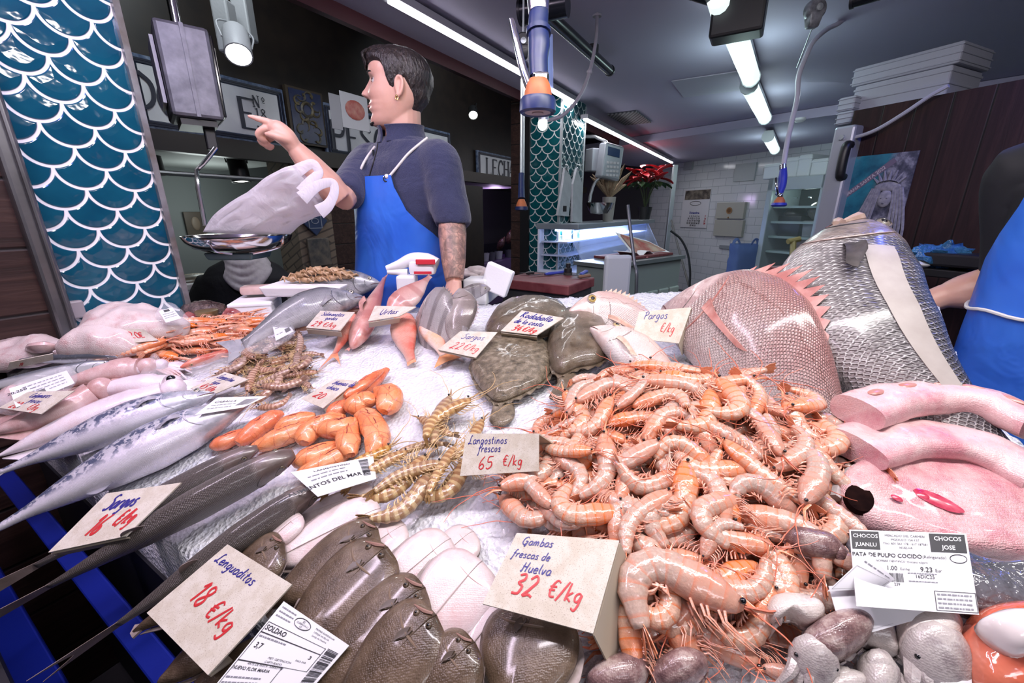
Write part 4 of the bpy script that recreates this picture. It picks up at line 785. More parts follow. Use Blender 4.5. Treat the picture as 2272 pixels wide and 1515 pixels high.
fs=[[i*NN+k,i*NN+(k+1)%NN,(i+1)*NN+(k+1)%NN,(i+1)*NN+k] for i in range(ns-1) for k in range(NN)]+[list(range(NN))[::-1],[(ns-1)*NN+k for k in range(NN)]]
mesh('bag_body',vs,fs,mBag,r)
def strap(pts,w,dk=0):
 P=cat_rom([at(x_,y_,1.235+dk)-L0 for x_,y_ in pts],6); m=MB(); m.tube(P,[w*1.5,w,w*.85,w,w*1.5],10,up=fw,flat=.22); m.build('bag_handle',mBag,r)
strap([(640,395),(668,374),(692,364),(704,374),(706,386),(690,404),(672,428)],.016,.01)
strap([(670,440),(695,418),(722,406),(740,408),(741,430),(728,455),(708,470)],.015,-.01)
zc=1.165; F_=onz(1262,634,zc); Lf=onz(1108,618,zc); Rt=onz(1345,618,zc); u_=(Lf-F_); v_=(Rt-F_); ul,vl=u_.length,max(v_.length,.2); u_=u_.normalized(); v_=V((-u_.y,u_.x,0)); v_=v_ if v_.dot(Rt-F_)>0 else -v_; v_=v_; vl=.27
r=thing('chopping_block','dark red chopping block on a steel stand behind the turbot','chopping block',V((F_.x,F_.y,0))+u_*ul/2+v_*vl/2); L0=r.location
m=MB(); m.box(V((0,0,zc-.021)),(ul,vl,.042),axes=(u_,v_,UZ),bev=.005); m.build('block_top',M('maroon_board',(.125,.022,.028),.5,col2=(.18,.05,.055),vs=22,bump=(60,.2)),r,smooth=False)
m=MB(); m.box(V((0,0,(zc-.042+.155)/2)),(ul*.94,vl*.92,zc-.042-.155),axes=(u_,v_,UZ)); m.build('stand',M('dull_steel',(.10,.10,.11),.35,.7),r,smooth=False)
def knife(label,pa,pb,blade,hmat,name='knife',bm=None):
 a,b=onz(*pa,zc+.006),onz(*pb,zc+.012); d=(b-a).normalized(); s_=d.cross(UZ); L=(b-a).length; r=thing(name,label,'knife' if name=='knife' else name,a,None); m=MB()
 if blade:m.prism([s_*.0,d*L*.2-s_*.012,d*L*blade-s_*.014,d*L*blade+s_*.006],UZ*.0025); m.build('blade',bm or mChrome,r,smooth=False); m=MB()
 m.tube([d*L*blade,d*L*(blade+.15),d*L*(blade+(1-blade)*.6),b-a],[.008,.012,.010,.012],10,flat=.7,up=UZ); m.build('handle',hmat,r); return r
mKB=M('knife_blue',(.04,.06,.34),.35)
knife('blue handled knife lying on the red block',(1172,613),(1252,603),.45,mKB); knife('black knife lying at the left back of the red block',(1150,607),(1185,605),.5,mBlackP,bm=mBlackP)
knife('blue knobbed tool at the back right of the red block',(1283,612),(1300,602),.3,mKB); knife('brown and grey knife at the right of the red block',(1266,617),(1308,611),.4,M('knife_brown',(.16,.09,.06),.4))
r=thing('scrubbing_brush','short black brush standing on the red block','brush',onz(1260,610,zc)); m=MB(); m.lathe([(.016,0),(.019,.02),(.018,.032),(.011,.036),(.011,.055),(0,.057)],n=14); m.build('brush_body',mBlackP,r); m=MB(); m.lathe([(.020,.0),(.021,.012),(.0,.012)],n=14); m.build('bristles',M('bristle',(.04,.035,.03),.8),r)
kt=1.34; c=at(930,618,kt); r=thing('tape_dispenser','white plastic bag tape dispenser with a red label before the apron','dispenser',c); L0=c
m=MB(); P=[at(858,596,kt)-L0,at(885,588,kt)-L0,at(915,576,kt)-L0,at(945,580,kt)-L0,at(968,590,kt)-L0]; m.tube(cat_rom(P,5),[.010,.016,.022,.028,.026],14,flat=1.0); m.box(at(938,594,kt)-L0,(.085,.05,.045),bev=.012); m.tube([at(860,603,kt)-L0,at(905,604,kt)-L0],[.008,.012],10); m.build('housing',M('glossy_white',(.78,.77,.80),.25),r)
m=MB(); m.box(at(944,581,kt-.035)-L0,(.062,.005,.016),bev=.002); m.box(at(938,605,kt-.035)-L0,(.055,.005,.008)); m.build('red_label',M('label_red',(.60,.03,.05),.4),r,smooth=False)
m=MB(); m.box(at(905,640,kt+.005)-L0,(.06,.06,.09),bev=.008); m.build('tape_tub',M('glossy_white',(.78,.77,.80),.25),r,smooth=False)
def foam(label,pl,pr,pt,pb,k,dep=.2,rot=0,mat=None,lid=False,name='foam_box',tilt=0):
 c=at((pl+pr)/2,(pt+pb)/2,k); w,h=(pr-pl)/FPX*k,(pb-pt)/FPX*k*1.03; o=None; m=MB(); m.box((0,0,0),(w,dep,h),bev=.006)
 if lid:m.box((0,0,h*.4),(w*1.03,dep*1.03,h*.16),bev=.004)
 o=m.build(name,mat or mFoam,smooth=False); o.location=c; o.rotation_euler=(0,tilt,rot); return tag(o,label,'box')
foam('white foam box holding a pink fish block behind the sea bass',532,612,662,712,1.42,.16,.3,lid=True)
m=MB(); m.box((0,0,0),(.10,.06,.03),bev=.01); o=m.build('fish_block',M('pale_fish_block',(.55,.36,.32),.35,col2=(.64,.46,.42),vs=20)); o.location=at(572,642,1.43); o.rotation_euler=(0,0,.3); tag(o,'pink block of fish lying on the white foam box','fish block')
foam('tilted white foam tray leaning left of the red block',1072,1135,590,650,1.42,.03,-.35,tilt=.35,name='foam_tray')
foam('white foam box with scribbled price beside the sea bass',585,650,700,735,1.33,.06,.25)
foam('large white foam box of fish behind the silver bream',1045,1095,612,665,1.52,.2,-.2)
for k_,(x_,y_) in enumerate(((1040,606),(1062,600),(1085,604))):
 m=MB(); m.ball((0,0,0),(.045,.03,.018),14,8); m.v=[v+V((0,0,1))*.008*mn.noise(v*40) for v in m.v]; o=m.build('fish_piece',M('pale_fish_meat',(.62,.54,.53),.3,col2=(.45,.38,.38),vs=30)); o.location=at(x_,y_,1.52); tag(o,'pale fish piece in the foam box behind the silver bream','fish piece','fish pieces in the rear foam box')
c=at(1782,606,1.75); r=thing('red_block','small maroon cutting block behind the fin of the very large bream','chopping block',V((c.x,c.y,.155))); m=MB(); m.box((0,0,c.z-.155),(.20,.20,.045),axes=(-U3,nW,UZ),bev=.004); m.build('block_top',M('maroon_board',(.125,.022,.028),.5),r,smooth=False); m=MB(); m.box((0,0,(c.z-.18)/2),(.18,.18,c.z-.18),axes=(-U3,nW,UZ)); m.build('stand',M('dull_steel',(.10,.10,.11),.35,.7),r,smooth=False)
c=at(692,632,1.42); r=thing('shellfish_tray','pale tray of brown crabs behind the sea bass','tray',c); m=MB(); m.box((0,0,-.01),(.24,.16,.035),taper=1.12,bev=.006); m.build('tray_body',mFoam,r,smooth=False)
mCrab=M('brown_crab_shell',(.34,.19,.09),.3,col2=(.50,.33,.19),vs=45,bump=(70,.6,.006))
for k,(x_,y_) in enumerate(((650,618),(668,610),(690,604),(704,598),(722,606),(742,600),(758,606),(680,620),(712,618),(738,616),(770,612))):
 r=thing('crab','small brown crab heaped in the pale tray','crab',at(x_,y_,1.40),'brown crabs in the tray'); m=MB(); m.ball((0,0,0),(.022,.017,.011),14,8); m.v=[v+v.normalized()*.003*mn.noise(v*150+V((k,0,0))) for v in m.v]; m.build('shell',mCrab,r); a0=R_.uniform(0,6)
 for q in range(6):a=a0+q*1.05; m=MB(); m.tube([V((math.cos(a)*.016,math.sin(a)*.013,0)),V((math.cos(a)*.032,math.sin(a)*.028,.006)),V((math.cos(a+.3)*.042,math.sin(a+.3)*.036,-.006))],[.0045,.004,.0015],6); m.build('leg',mCrab,r)
c=fp_=at(463,712,1.34); r=thing('jar','glass jar of brown sauce with a barcode label','jar',c-UZ*.035); m=MB(); m.lathe([(.030,0),(.033,.004),(.033,.052),(.029,.058)],n=22); m.build('contents',M('brown_sauce',(.16,.07,.03),.15,coat=.8,col2=(.24,.12,.06),vs=60),r)
m=MB(); m.lathe([(.031,.058),(.032,.060),(.032,.070),(0,.071)],n=22); m.build('lid',M('gold_lid',(.30,.20,.09),.35,.6),r)
m=MB(); g=[[V((.0338*math.sin(a),-.0338*math.cos(a),z)) for a in np.linspace(-.6,.6,9)] for z in (.006,.028)]; m.sheet(g,.0006); m.build('jar_label',mPaper,r)
m=MB(); [m.box((.0345*math.sin(a),-.0345*math.cos(a),.015),(.0012,.0006,.012),rot=a) for a in np.linspace(-.4,.4,17)]; m.build('barcode',mInk,r,smooth=False)
c=at(452,690,1.40); r=thing('bagged_shellfish','dark shellfish in a clear bag behind the jar','bag',c); m=MB(); m.ball((0,0,0),(.075,.05,.035),22,12); m.v=[v+v.normalized()*.008*mn.noise(v*60) for v in m.v]; m.build('dark_shells',M('dark_shells',(.035,.022,.022),.12,col2=(.14,.09,.08),vs=50,bump=(80,.8,.01)),r)
mOct=M('octopus_red',(.24,.05,.055),.15,col2=(.36,.12,.11),vs=40,coat=.6); c=at(520,712,1.33); r=thing('octopus','dark red octopus arms curled on both sides of the jar','octopus',c); L0=c
for pts in ([(415,700),(430,708),(442,716),(425,722)],[(500,700),(520,702),(545,712),(562,724)],[(490,716),(515,722),(540,726),(560,734)],[(505,692),(520,696),(535,704),(548,716)]):
 m=MB(); m.tube(cat_rom([at(x_,y_,1.33)-L0 for x_,y_ in pts],6),[.016,.017,.012,.004],10); m.build('arm',mOct,r)
 P=cat_rom([at(x_,y_,1.318)-L0 for x_,y_ in pts],4); m=MB(); [m.lathe([(.0045,0),(.0045,.002),(.002,.002),(0,.0005)],p+V((0,-.004,-.004)),8,axes=(V((1,0,0)),UZ,V((0,-1,0)))) for p in P[1:-2]]; m.build('suckers',M('sucker_pale',(.50,.26,.25),.3),r)
p=ont(163,687,TF-.012); m=MB(); m.box((0,0,0),(.045,.05,.02),axes=(U1,UZ,-U2),bev=.005); o=m.build('wall_socket',M('socket_pale',(.34,.30,.31),.4),smooth=False); o.location=p; tag(o,'small white socket low on the left edge of the teal pillar','socket')
tC=1.42; a,b=ont(1284,497,tC),ont(1452,503,tC); s0,s1=a.dot(U1),b.dot(U1); zT=a.z; r=thing('display_case','glass display case with blue white light behind the far pillar','display case',st((s0+s1)/2,tC+.2,0)); L0=r.location
zB_=vz(a,610); B_= lambda mb,sa,sb,ta,tb,za,zb_,bev=0:mb.box(st((sa+sb)/2,(ta+tb)/2,(za+zb_)/2)-L0,(sb-sa,tb-ta,zb_-za),axes=(U1,U2,UZ),bev=bev)
m=MB(); B_(m,s0,s1,tC,tC+.42,zT-.05,zT,.006); B_(m,s0,s1,tC,tC+.42,0,zB_); m.build('frame',M('case_grey',(.28,.32,.36),.35,.3),r,smooth=False)
m=MB(); B_(m,s0,s1,tC+.38,tC+.40,zB_,zT-.05); B_(m,s0,s1,tC,tC+.4,zB_,zB_+.02); m.build('white_liner',M('case_white',(.75,.80,.95),.3),r,smooth=False)
m=MB(); c0_,c1_=st(s0,tC+.1,zT-.05)-L0,st(s1,tC+.1,zT-.05)-L0; d0,d1=st(s0,tC-.12,zB_)-L0,st(s1,tC-.12,zB_)-L0; m.sheet([[c0_,c1_],[d0,d1]],.008); m.build('front_glass',M('case_glass',(.65,.75,1),.12,alpha=.34),r,smooth=False)
for z_ in (.35,.62):m=MB(); B_(m,s0,s1,tC+.1,tC+.36,zB_+(zT-zB_)*z_,zB_+(zT-zB_)*z_+.012); m.build('glass_shelf',M('shelf_glow',(.55,.62,.85),.2),r,smooth=False)
m=MB(); B_(m,s0+.03,s1-.03,tC+.2,tC+.24,zT-.066,zT-.05); m.build('case_light',ledmat('case_led',(.62,.74,1),9),r,smooth=False)
area('case_lamp',st((s0+s1)/2,tC+.2,zT-.09),st((s0+s1)/2,tC+.22,0),.2,s1-s0-.2,60,(.62,.72,1)).rotation_euler.z=math.atan2(U1.y,U1.x)+math.pi/2
zg=1.08; A0,A1=onz(1352,586,zg),onz(1512,566,zg); gd=(A1-A0).normalized(); gn=V((gd.y,-gd.x,0)); gn=gn if gn.dot(CAM-A0)>0 else -gn; gl=(A1-A0).length
r=thing('panelled_counter','grey green counter of raised square panels in front of the tiled wall','counter',xy(A0)); G_= lambda mb,x0,x1,y0,y1,z0,z1,bev=0:mb.box(gd*((x0+x1)/2)-gn*((y0+y1)/2)+UZ*((z0+z1)/2),(x1-x0,y1-y0,z1-z0),axes=(gd,-gn,UZ),bev=bev)
mGG=M('grey_green',(.27,.32,.31),.4,.1); m=MB(); G_(m,-.02,gl,.0,.30,.1,zg-.03); m.build('carcass',mGG,r,smooth=False); m=MB(); G_(m,-.04,gl+.02,-.03,.32,zg-.03,zg); m.build('worktop',M('worktop_grey',(.22,.25,.26),.3,.4),r,smooth=False)
for k in range(6):m=MB(); w_=gl/6; G_(m,w_*k+.015,w_*(k+1)-.015,-.025,.0,.15,zg-.27,.015); m.build('door_panel',M('panel_green',(.34,.40,.37),.4),r,smooth=False)
m=MB(); m.box((0,0,0),(.75,.30,.022),axes=(gd,-gn,UZ),bev=.004); o=m.build('red_board',M('maroon_board',(.125,.022,.028),.5),smooth=False); o.location=xy(A0)+gd*.62-gn*.2+UZ*(zg+.012); tag(o,'thin red cutting board on the grey green counter','cutting board')
m=MB(); P=[gd*x_+UZ*(.006+.02*math.sin(x_*30)) for x_ in np.linspace(-.18,.18,8)]; m.sheet([[p-gn*.0 for p in P],[p-gn*.2 for p in P]],.003); o=m.build('paper_sheet',mPaper,smooth=False); o.location=xy(A0)+gd*.62-gn*.1+UZ*(zg+.03); tag(o,'crumpled white paper on the thin red board','paper')
r=thing('magazine','open colour magazine at the end of the grey green counter','magazine',xy(A0)+gd*(gl-.22)-gn*.15+UZ*zg); m=MB(); m.sheet([[gd*-.28+UZ*.01,gd*.28+UZ*.01],[gd*-.28-gn*.22+UZ*.2,gd*.28-gn*.24+UZ*.10]],.006); m.build('pages',mPaper,r,smooth=False); m=MB(); m.sheet([[gd*-.25-gn*.02+UZ*.032,gd*.24-gn*.02+UZ*.028],[gd*-.25-gn*.19+UZ*.185,gd*.24-gn*.2+UZ*.095]],.003); m.build('picture',M('magazine_photo',(.35,.06,.05),.35,col2=(.45,.33,.24),vs=9),r,smooth=False)
m=MB(); [m.box((R_.uniform(-.2,.2),R_.uniform(-.05,.05),.01),(.12,.09,.01),rot=R_.uniform(0,3)) for k in range(1)]; o=m.build('red_flyer',M('flyer_red',(.50,.05,.07),.4,col2=(.6,.35,.35),vs=14),smooth=False); o.location=xy(A0)+gd*(gl-.35)-gn*.08+UZ*zg; tag(o,'red and pink flyer beside the open magazine','flyer')
c=at(1369,605,2.35); m=MB(); w_,h_=62/FPX*2.35,78/FPX*2.35; m.box((0,0,h_/2-(c.z-.155+h_/2)/2),(w_,.04,c.z-.155+h_/2),bev=.018); o=m.build('guard_board',M('guard_white',(.52,.55,.60),.5),smooth=False); o.location=c; o.rotation_euler=(0,0,.15); tag(o,'white plastic guard board standing behind the upper sea bream','board')
q=[at(1393,455,2.6),at(1400,520,2.6),at(1408,585,2.6),at(1412,640,2.6),xy(at(1414,720,2.6))+UZ*.155]; m=MB(); m.tube([p-q[-1] for p in cat_rom(q,4)],.011,8); o=m.build('steel_pole',M('dark_pole',(.14,.15,.17),.35,.5)); o.location=q[-1]; tag(o,'thin dark pole leaning in front of the grey green counter','pole')
k2=4.3; c=at(1352,360,k2); r=thing('wall_scale','grey electronic scale on an arm beside the far pillar','scale',c); L0=c; fx=V((.86,.5,0)).normalized(); fy=V((-fx.y,fx.x,0))
m=MB(); m.box((0,0,0),(.26,.11,.34),axes=((fx-UZ*.12).normalized(),fy,(UZ+fx*.12).normalized()),bev=.02); m.box(V((-.16,.02,.02)),(.14,.12,.22),axes=(fx,fy,UZ),bev=.01); m.build('case',M('scale_grey',(.34,.36,.40),.35,.4),r,smooth=False)
m=MB(); m.box(-fy*.058+UZ*.09+fx*.0,(.16,.006,.08),axes=((fx-UZ*.12).normalized(),fy,UZ)); m.build('screen',M('lcd_blue',(.03,.06,.14),.15),r,smooth=False); m=MB(); [m.box(-fy*.058-UZ*(.01+.04*i)+fx*(-.07+.045*j),(.03,.006,.022),axes=(fx,fy,UZ)) for i in range(4) for j in range(4)]; m.build('keys',M('key_white',(.5,.5,.52),.5),r,smooth=False)
m=MB(); q=[at(1292,303,k2)-L0,at(1320,303,k2)-L0,at(1345,315,k2)-L0,at(1350,330,k2)-L0]; m.tube(q,.018,8); m.box(at(1290,310,k2)-L0,(.05,.05,.18),bev=.006); m.build('wall_arm',mSteel,r)
m=MB(); q=[at(1338,390,k2)-L0,at(1320,405,k2)-L0,at(1311,430,k2)-L0,at(1308,448,k2)-L0]; m.tube(cat_rom(q,5),.016,8); m.build('pan_rod',mSteel,r); pc2=at(1331,450,k2)-L0; m=MB(); m.lathe([(0,-.1),(.09,-.09),(.125,-.04),(.14,.0),(.145,.0),(.13,-.05),(.09,-.105),(0,-.115)],pc2,26); m.build('pan',M('pan_steel',(.66,.64,.63),.12,1),r)
def pot(base,r_,h_,mat,parent):m=MB(); m.lathe([(r_*.75,0),(r_,h_),(r_*.92,h_),(r_*.7,.02),(0,.02)],base,18); m.build('pot',mat,parent)
c=ont(1348,494,tC+.15); c.z=zT; r=thing('dried_flowers','pot of dried beige flowers on the display case','plant',c); pot(V((0,0,0)),.075,.26,M('pale_pot',(.36,.34,.32),.5),r)
for k in range(26):
 a,b=R_.uniform(0,6.28),R_.uniform(.05,.26); tip=V((b*math.cos(a),b*math.sin(a),.30+R_.uniform(.05,.30))); m=MB(); m.tube([V((0,0,.24)),tip*.6+V((0,0,.12)),tip],[.004,.006,.026,.018,.002],6); m.build('dried_stem',M('dried_beige',(.24,.165,.10),.8,col2=(.34,.25,.17),vs=60),r)
c=ont(1428,494,tC+.12); c.z=zT; r=thing('poinsettia','red poinsettia in a dark pot on the display case by the tiled wall','plant',c); pot(V((0,0,0)),.10,.17,M('dark_pot',(.02,.02,.022),.4),r)
mLeafR=M('red_bract',(.42,.012,.022),.45,col2=(.55,.03,.04),vs=25); mLeafG=M('dark_leaf',(.02,.055,.02),.45,col2=(.035,.08,.03),vs=20)
m=MB(); [m.tube(cat_rom([V((0,0,.15)),V((.08*math.cos(a),.08*math.sin(a),.4)),V((.18*math.cos(a),.18*math.sin(a),.58))],4),.008,5) for a in (0,1.3,2.6,3.9,5.2)]; m.build('stems',M('stem_green',(.05,.07,.03),.6),r)
def leaf(c_,d,L,w,mat,nm):
 d=V(d).normalized(); s_=d.cross(UZ); s_=s_.normalized() if s_.length>.01 else V((1,0,0)); n_=s_.cross(d); m=MB(); m.sheet([[c_+d*L*f+s_*(w*g_*math.sin(math.pi*min(1,.08+f*.9))**.8)-n_*(.25*L*f*f)+n_*abs(g_)*.02 for g_ in (-1,-.5,0,.5,1)] for f in np.linspace(0,1,7)],.002); m.build(nm,mat,r)
for a0 in (0,1.3,2.6,3.9,5.2):
 c_=V((.18*math.cos(a0),.18*math.sin(a0),.60))
 for q in range(6):a=q*1.047+a0; leaf(c_+UZ*R_.uniform(-.09,.07),(math.cos(a),math.sin(a),R_.uniform(-.3,.9)),.19,.06,mLeafR,'bract')
 for q in range(3):a=q*2.1+a0*1.7; leaf(c_-UZ*.12,(math.cos(a),math.sin(a),-.15),.18,.05,mLeafG,'leaf')
for lab_,pts,sp_ in (('white paper bag hooked on the left face of the far pillar',[(1254,372),(1270,400),(1262,480),(1238,478),(1250,405)],0),('white cloth hooked beside the paper bag on the far pillar',[(1281,372),(1292,408),(1292,494),(1270,492),(1272,408)],1)):
 tt_=TF-.035-.02*sp_; P=[ont(x_,y_,tt_) for x_,y_ in pts]; c=sum(P,V((0,0,0)))/5; r=thing('paper_bag',lab_,'bag',c); m=MB(); m.prism([p-c for p in P],U2*.022); m.build('bag',M('bag_white',(.50,.52,.55),.6,col2=(.42,.44,.47),vs=12),r,smooth=False)
 m=MB(); h0=ont(pts[0][0],pts[0][1]-6,TF-.01)-c; m.tube(cat_rom([h0,h0-U2*.03-UZ*.01,h0-U2*.03-UZ*.05,P[0]-c],4),.006,6); m.build('hook',mSteel,r)
 if not sp_:m=MB(); [m.box(ont(1250+1.3*k,463,tt_-.004)-c,(.006,.003,.05),axes=(U1,U2,UZ)) for k in range(6)]; m.build('barcode',mInk,r,smooth=False)
for lab_,x0,x1,y0,y1 in (('small paper note taped on the far pillar',1248,1268,510,532),('narrow paper strip taped beside the note on the far pillar',1272,1281,512,548)):
 tplate('paper_note',lab_,'note',x0,x1,y0,y1,TF-.012,M('note_grey',(.30,.34,.35),.6),.003)
c=at(2110,590,1.62); r=thing('dark_shelf','dark tray table with papers behind the huge silver fish','table',V((c.x,c.y,0))); zt_=c.z
m=MB(); m.box((0,0,zt_-.02),(.42,.26,.03),axes=(-U3,nW,UZ),bev=.004); [m.box(-U3*sx*.18+nW*sy*.1+UZ*(zt_-.035)/2,(.03,.03,zt_-.035),axes=(-U3,nW,UZ)) for sx in (-1,1) for sy in (-1,1)]; m.build('table_frame',mBlackP,r,smooth=False)
for lab_,x_,y_,dm,mt_,nm in (('blue plastic bag heaped on the dark tray table',2090,566,(.09,.06,.05),M('blue_film',(.03,.12,.28),.2,col2=(.06,.22,.42),vs=18,bump=(30,.9,.02)),'plastic_bag'),('white papers on the right of the dark tray table',2160,565,(.07,.04,.012),mPaper,'paper_heap'),('white paper scrap left of the blue bag on the tray table',2045,572,(.04,.03,.012),mPaper,'paper_scrap')):
 m=MB(); m.ball((0,0,0),dm,22,12); m.v=[v+v.normalized()*dm[2]*.8*mn.noise(v*38) for v in m.v]; o=m.build(nm,mt_); p=at(x_,y_,1.60); o.location=V((p.x,p.y,zt_+dm[2]*.75)); tag(o,lab_,'bag' if 'bag' in nm else 'paper')
m=MB(); m.box((0,0,0),(.2,.13,.05),axes=(-U3,nW,UZ),bev=.01); o=m.build('black_printer',M('printer_black',(.02,.02,.024),.3),smooth=False); o.location=V((at(2130,585,1.55).x,at(2130,585,1.55).y,zt_+.03)); tag(o,'black flat printer on the dark tray table','printer')
# ================================================================ COUNTER AND ICE
mIce=NT('crushed_ice'); co=mIce.tc('Object'); v1=mIce.vor(co,95); n1=mIce.noise(co,40,5,.65)
mIce.p(Base__Color=mIce.ramp(mIce.ma('ADD',n1,mIce.ma('MULTIPLY',v1,.4)),[(.45,(.86,.86,.90)),(.9,(.70,.71,.78))]),Roughness=.32,Specular__IOR__Level=.6,Coat__Weight=.25,Coat__Roughness=.1)
mIce.bump(mIce.ma('ADD',mIce.ma('MULTIPLY',mIce.vor(co,130,out='Distance'),1.4),mIce.noise(co,220,3)),.8,.004); mIce=mIce.m
def bed():
 S0,S1,T0,T1,dS=.18,1.95,-1.55,1.64,.0095
 ns,ntt=int((S1-S0)/dS)+1,int((T1-T0)/dS)+1; idx={}; vs=[]; fs=[]
 for i in range(ns):
  for j in range(ntt):
   p=st(S0+i*dS,T0+j*dS)
   if p.y>1.38 or p.x>.80+.5*(p.y-.6) or p.y<-.25:continue
   z=H(p.x,p.y)
   q=V((p.x*38,p.y*38,0)); z+=.0045*mn.noise(q)+.004*(mn.voronoi(V((p.x*62,p.y*62,.3)))[0][0]-.5)+.008*mn.noise(V((p.x*9,p.y*9,4)))
   idx[i,j]=len(vs); vs.append((p.x,p.y,z-.004))
 for (i,j),a in idx.items():
  b,c,d=idx.get((i+1,j)),idx.get((i+1,j+1)),idx.get((i,j+1))
  if None not in (b,c,d):fs.append([a,b,c,d])
 bm=bmesh.new(); vv=[bm.verts.new(v) for v in vs]; [bm.faces.new([vv[k] for k in f]) for f in fs]
 be=[e for e in bm.edges if e.is_boundary]; r=bmesh.ops.extrude_edge_only(bm,edges=be)
 for g in r['geom']:
  if isinstance(g,bmesh.types.BMVert):g.co.z=.80
 me=bpy.data.meshes.new('crushed_ice'); bm.to_mesh(me); bm.free(); me.materials.append(mIce)
 me.polygons.foreach_set('use_smooth',[True]*len(me.polygons))
 o=bpy.data.objects.new('crushed_ice',me); COL.objects.link(o)
 tag(o,'white bed of crushed ice under all the fish on the counter','ice',kind='stuff')
bed()
r=thing('fish_counter','black fronted fish counter with blue steel rails at its front edge','counter',st(.3,.3,0)); L0=r.location
mBlackG=M('black_counter',(.006,.007,.012),.5)
m=MB(); m.prism([st(.175,-1.56,.06)-L0,st(.175,1.62,.06)-L0,st(.55,1.62,.06)-L0,st(1.1,.95,.06)-L0,st(1.75,-.1,.06)-L0,st(1.75,-1.56,.06)-L0],(0,0,.76)); m.build('body',mBlackG,r,smooth=False)
mBlueS=M('steel_blue_sheen',(.015,.035,.42),.3,.55,bump=(160,.06))  # blue LED reflection is painted into the steel colour
def crail(px,py,z,w,h,tilt):
 p=onz(px,py,z); s_,t_=p.dot(U1),p.dot(U2); m=MB()
 ax=(U1*math.cos(tilt)+UZ*math.sin(tilt)); az=(UZ*math.cos(tilt)-U1*math.sin(tilt))
 m.box(st(s_,t_*0+.1,z)-L0,(w,3.0,h),axes=(ax,U2,az),bev=.003); return m.build('rail',mBlueS,r,smooth=False)
crail(285,1390,.80,.034,.012,.35); crail(38,1415,.60,.055,.012,.35)
m=MB(); m.box(V((-.42,1.40,.62))-L0,(1.2,.06,1.0)); m.build('back_shelf',M('dull_shelf',(.10,.10,.11),.4,.6),r,smooth=False)
m=MB(); m.box(st(-.02,.1,.46)-L0,(.02,3.0,.8),axes=(U1,U2,UZ)); m.build('front_glass',M('black_glass',(.004,.004,.008),.5),r,smooth=False)
# ================================================================ FISH
def hermite(tab,u):
 xs=[q[0] for q in tab]; return [np.interp(u,xs,[q[i] for q in tab]) for i in range(1,len(tab[0]))]
def smoothprof(tab,n=60):
 us=np.linspace(0,1,n+1); cols=[np.interp(us,[q[0] for q in tab],[q[i] for q in tab]) for i in range(1,len(tab[0]))]
 k=np.array([1,2,3,2,1.])/9; out=[]
 for c in cols:
  e=np.concatenate([[2*c[0]-c[2],2*c[0]-c[1]],c,[2*c[-1]-c[-2],2*c[-1]-c[-3]]]); s_=np.convolve(e,k,'valid'); s_[0]=c[0]; out.append(s_)
 return us,out
PROF={'mackerel':[(0,.004,.004,.004),(.05,.030,.026,.022),(.14,.062,.055,.045),(.27,.088,.080,.066),(.42,.095,.092,.074),(.58,.080,.080,.062),(.75,.050,.052,.040),(.9,.020,.020,.016),(1,.010,.010,.010)],'mullet':[(0,.018,.016,.024),(.04,.045,.038,.046),(.12,.068,.055,.060),(.25,.082,.072,.068),(.45,.082,.080,.066),(.65,.062,.066,.050),(.82,.036,.038,.028),(.94,.020,.020,.014),(1,.020,.020,.008)],'bass':[(0,.006,.010,.010),(.06,.042,.036,.034),(.16,.080,.066,.056),(.30,.115,.100,.072),(.48,.112,.105,.070),(.66,.080,.080,.050),(.82,.045,.045,.028),(.94,.032,.032,.014),(1,.036,.036,.007)],'mull_red':[(0,.010,.016,.012),(.05,.06,.042,.035),(.14,.105,.070,.058),(.28,.118,.095,.068),(.45,.105,.095,.060),(.65,.075,.072,.044),(.85,.040,.040,.022),(1,.032,.032,.008)],'bream':[(0,.012,.022,.014),(.05,.085,.055,.040),(.13,.165,.095,.068),(.24,.225,.145,.088),(.38,.235,.185,.095),(.52,.205,.185,.085),(.68,.140,.145,.060),(.84,.065,.070,.028),(.94,.038,.040,.014),(1,.042,.044,.007)],'pargo':[(0,.014,.030,.02),(.05,.10,.065,.05),(.13,.175,.11,.08),(.24,.22,.16,.105),(.4,.225,.195,.115),(.56,.195,.185,.10),(.72,.13,.13,.07),(.87,.062,.06,.03),(.95,.04,.04,.015),(1,.044,.044,.008)],'corvina':[(0,.016,.03,.02),(.035,.06,.05,.05),(.10,.105,.085,.085),(.2,.145,.13,.115),(.35,.165,.155,.13),(.55,.145,.14,.115),(.75,.09,.085,.07),(.9,.042,.042,.03),(1,.035,.035,.014)],'slim':[(0,.006,.006,.008),(.08,.036,.03,.022),(.2,.052,.045,.03),(.5,.055,.05,.034),(.8,.034,.03,.02),(1,.008,.008,.006)],}
mEyeW={}
def eyemat(col): return M('iris_%d'%(hash(col)%9999),col,.12,coat=.6)
mPupil=M('pupil',(.005,.005,.007),.05,coat=.8)
mMouth=M('mouth_line',(.10,.03,.03),.4)
class Fish:pass
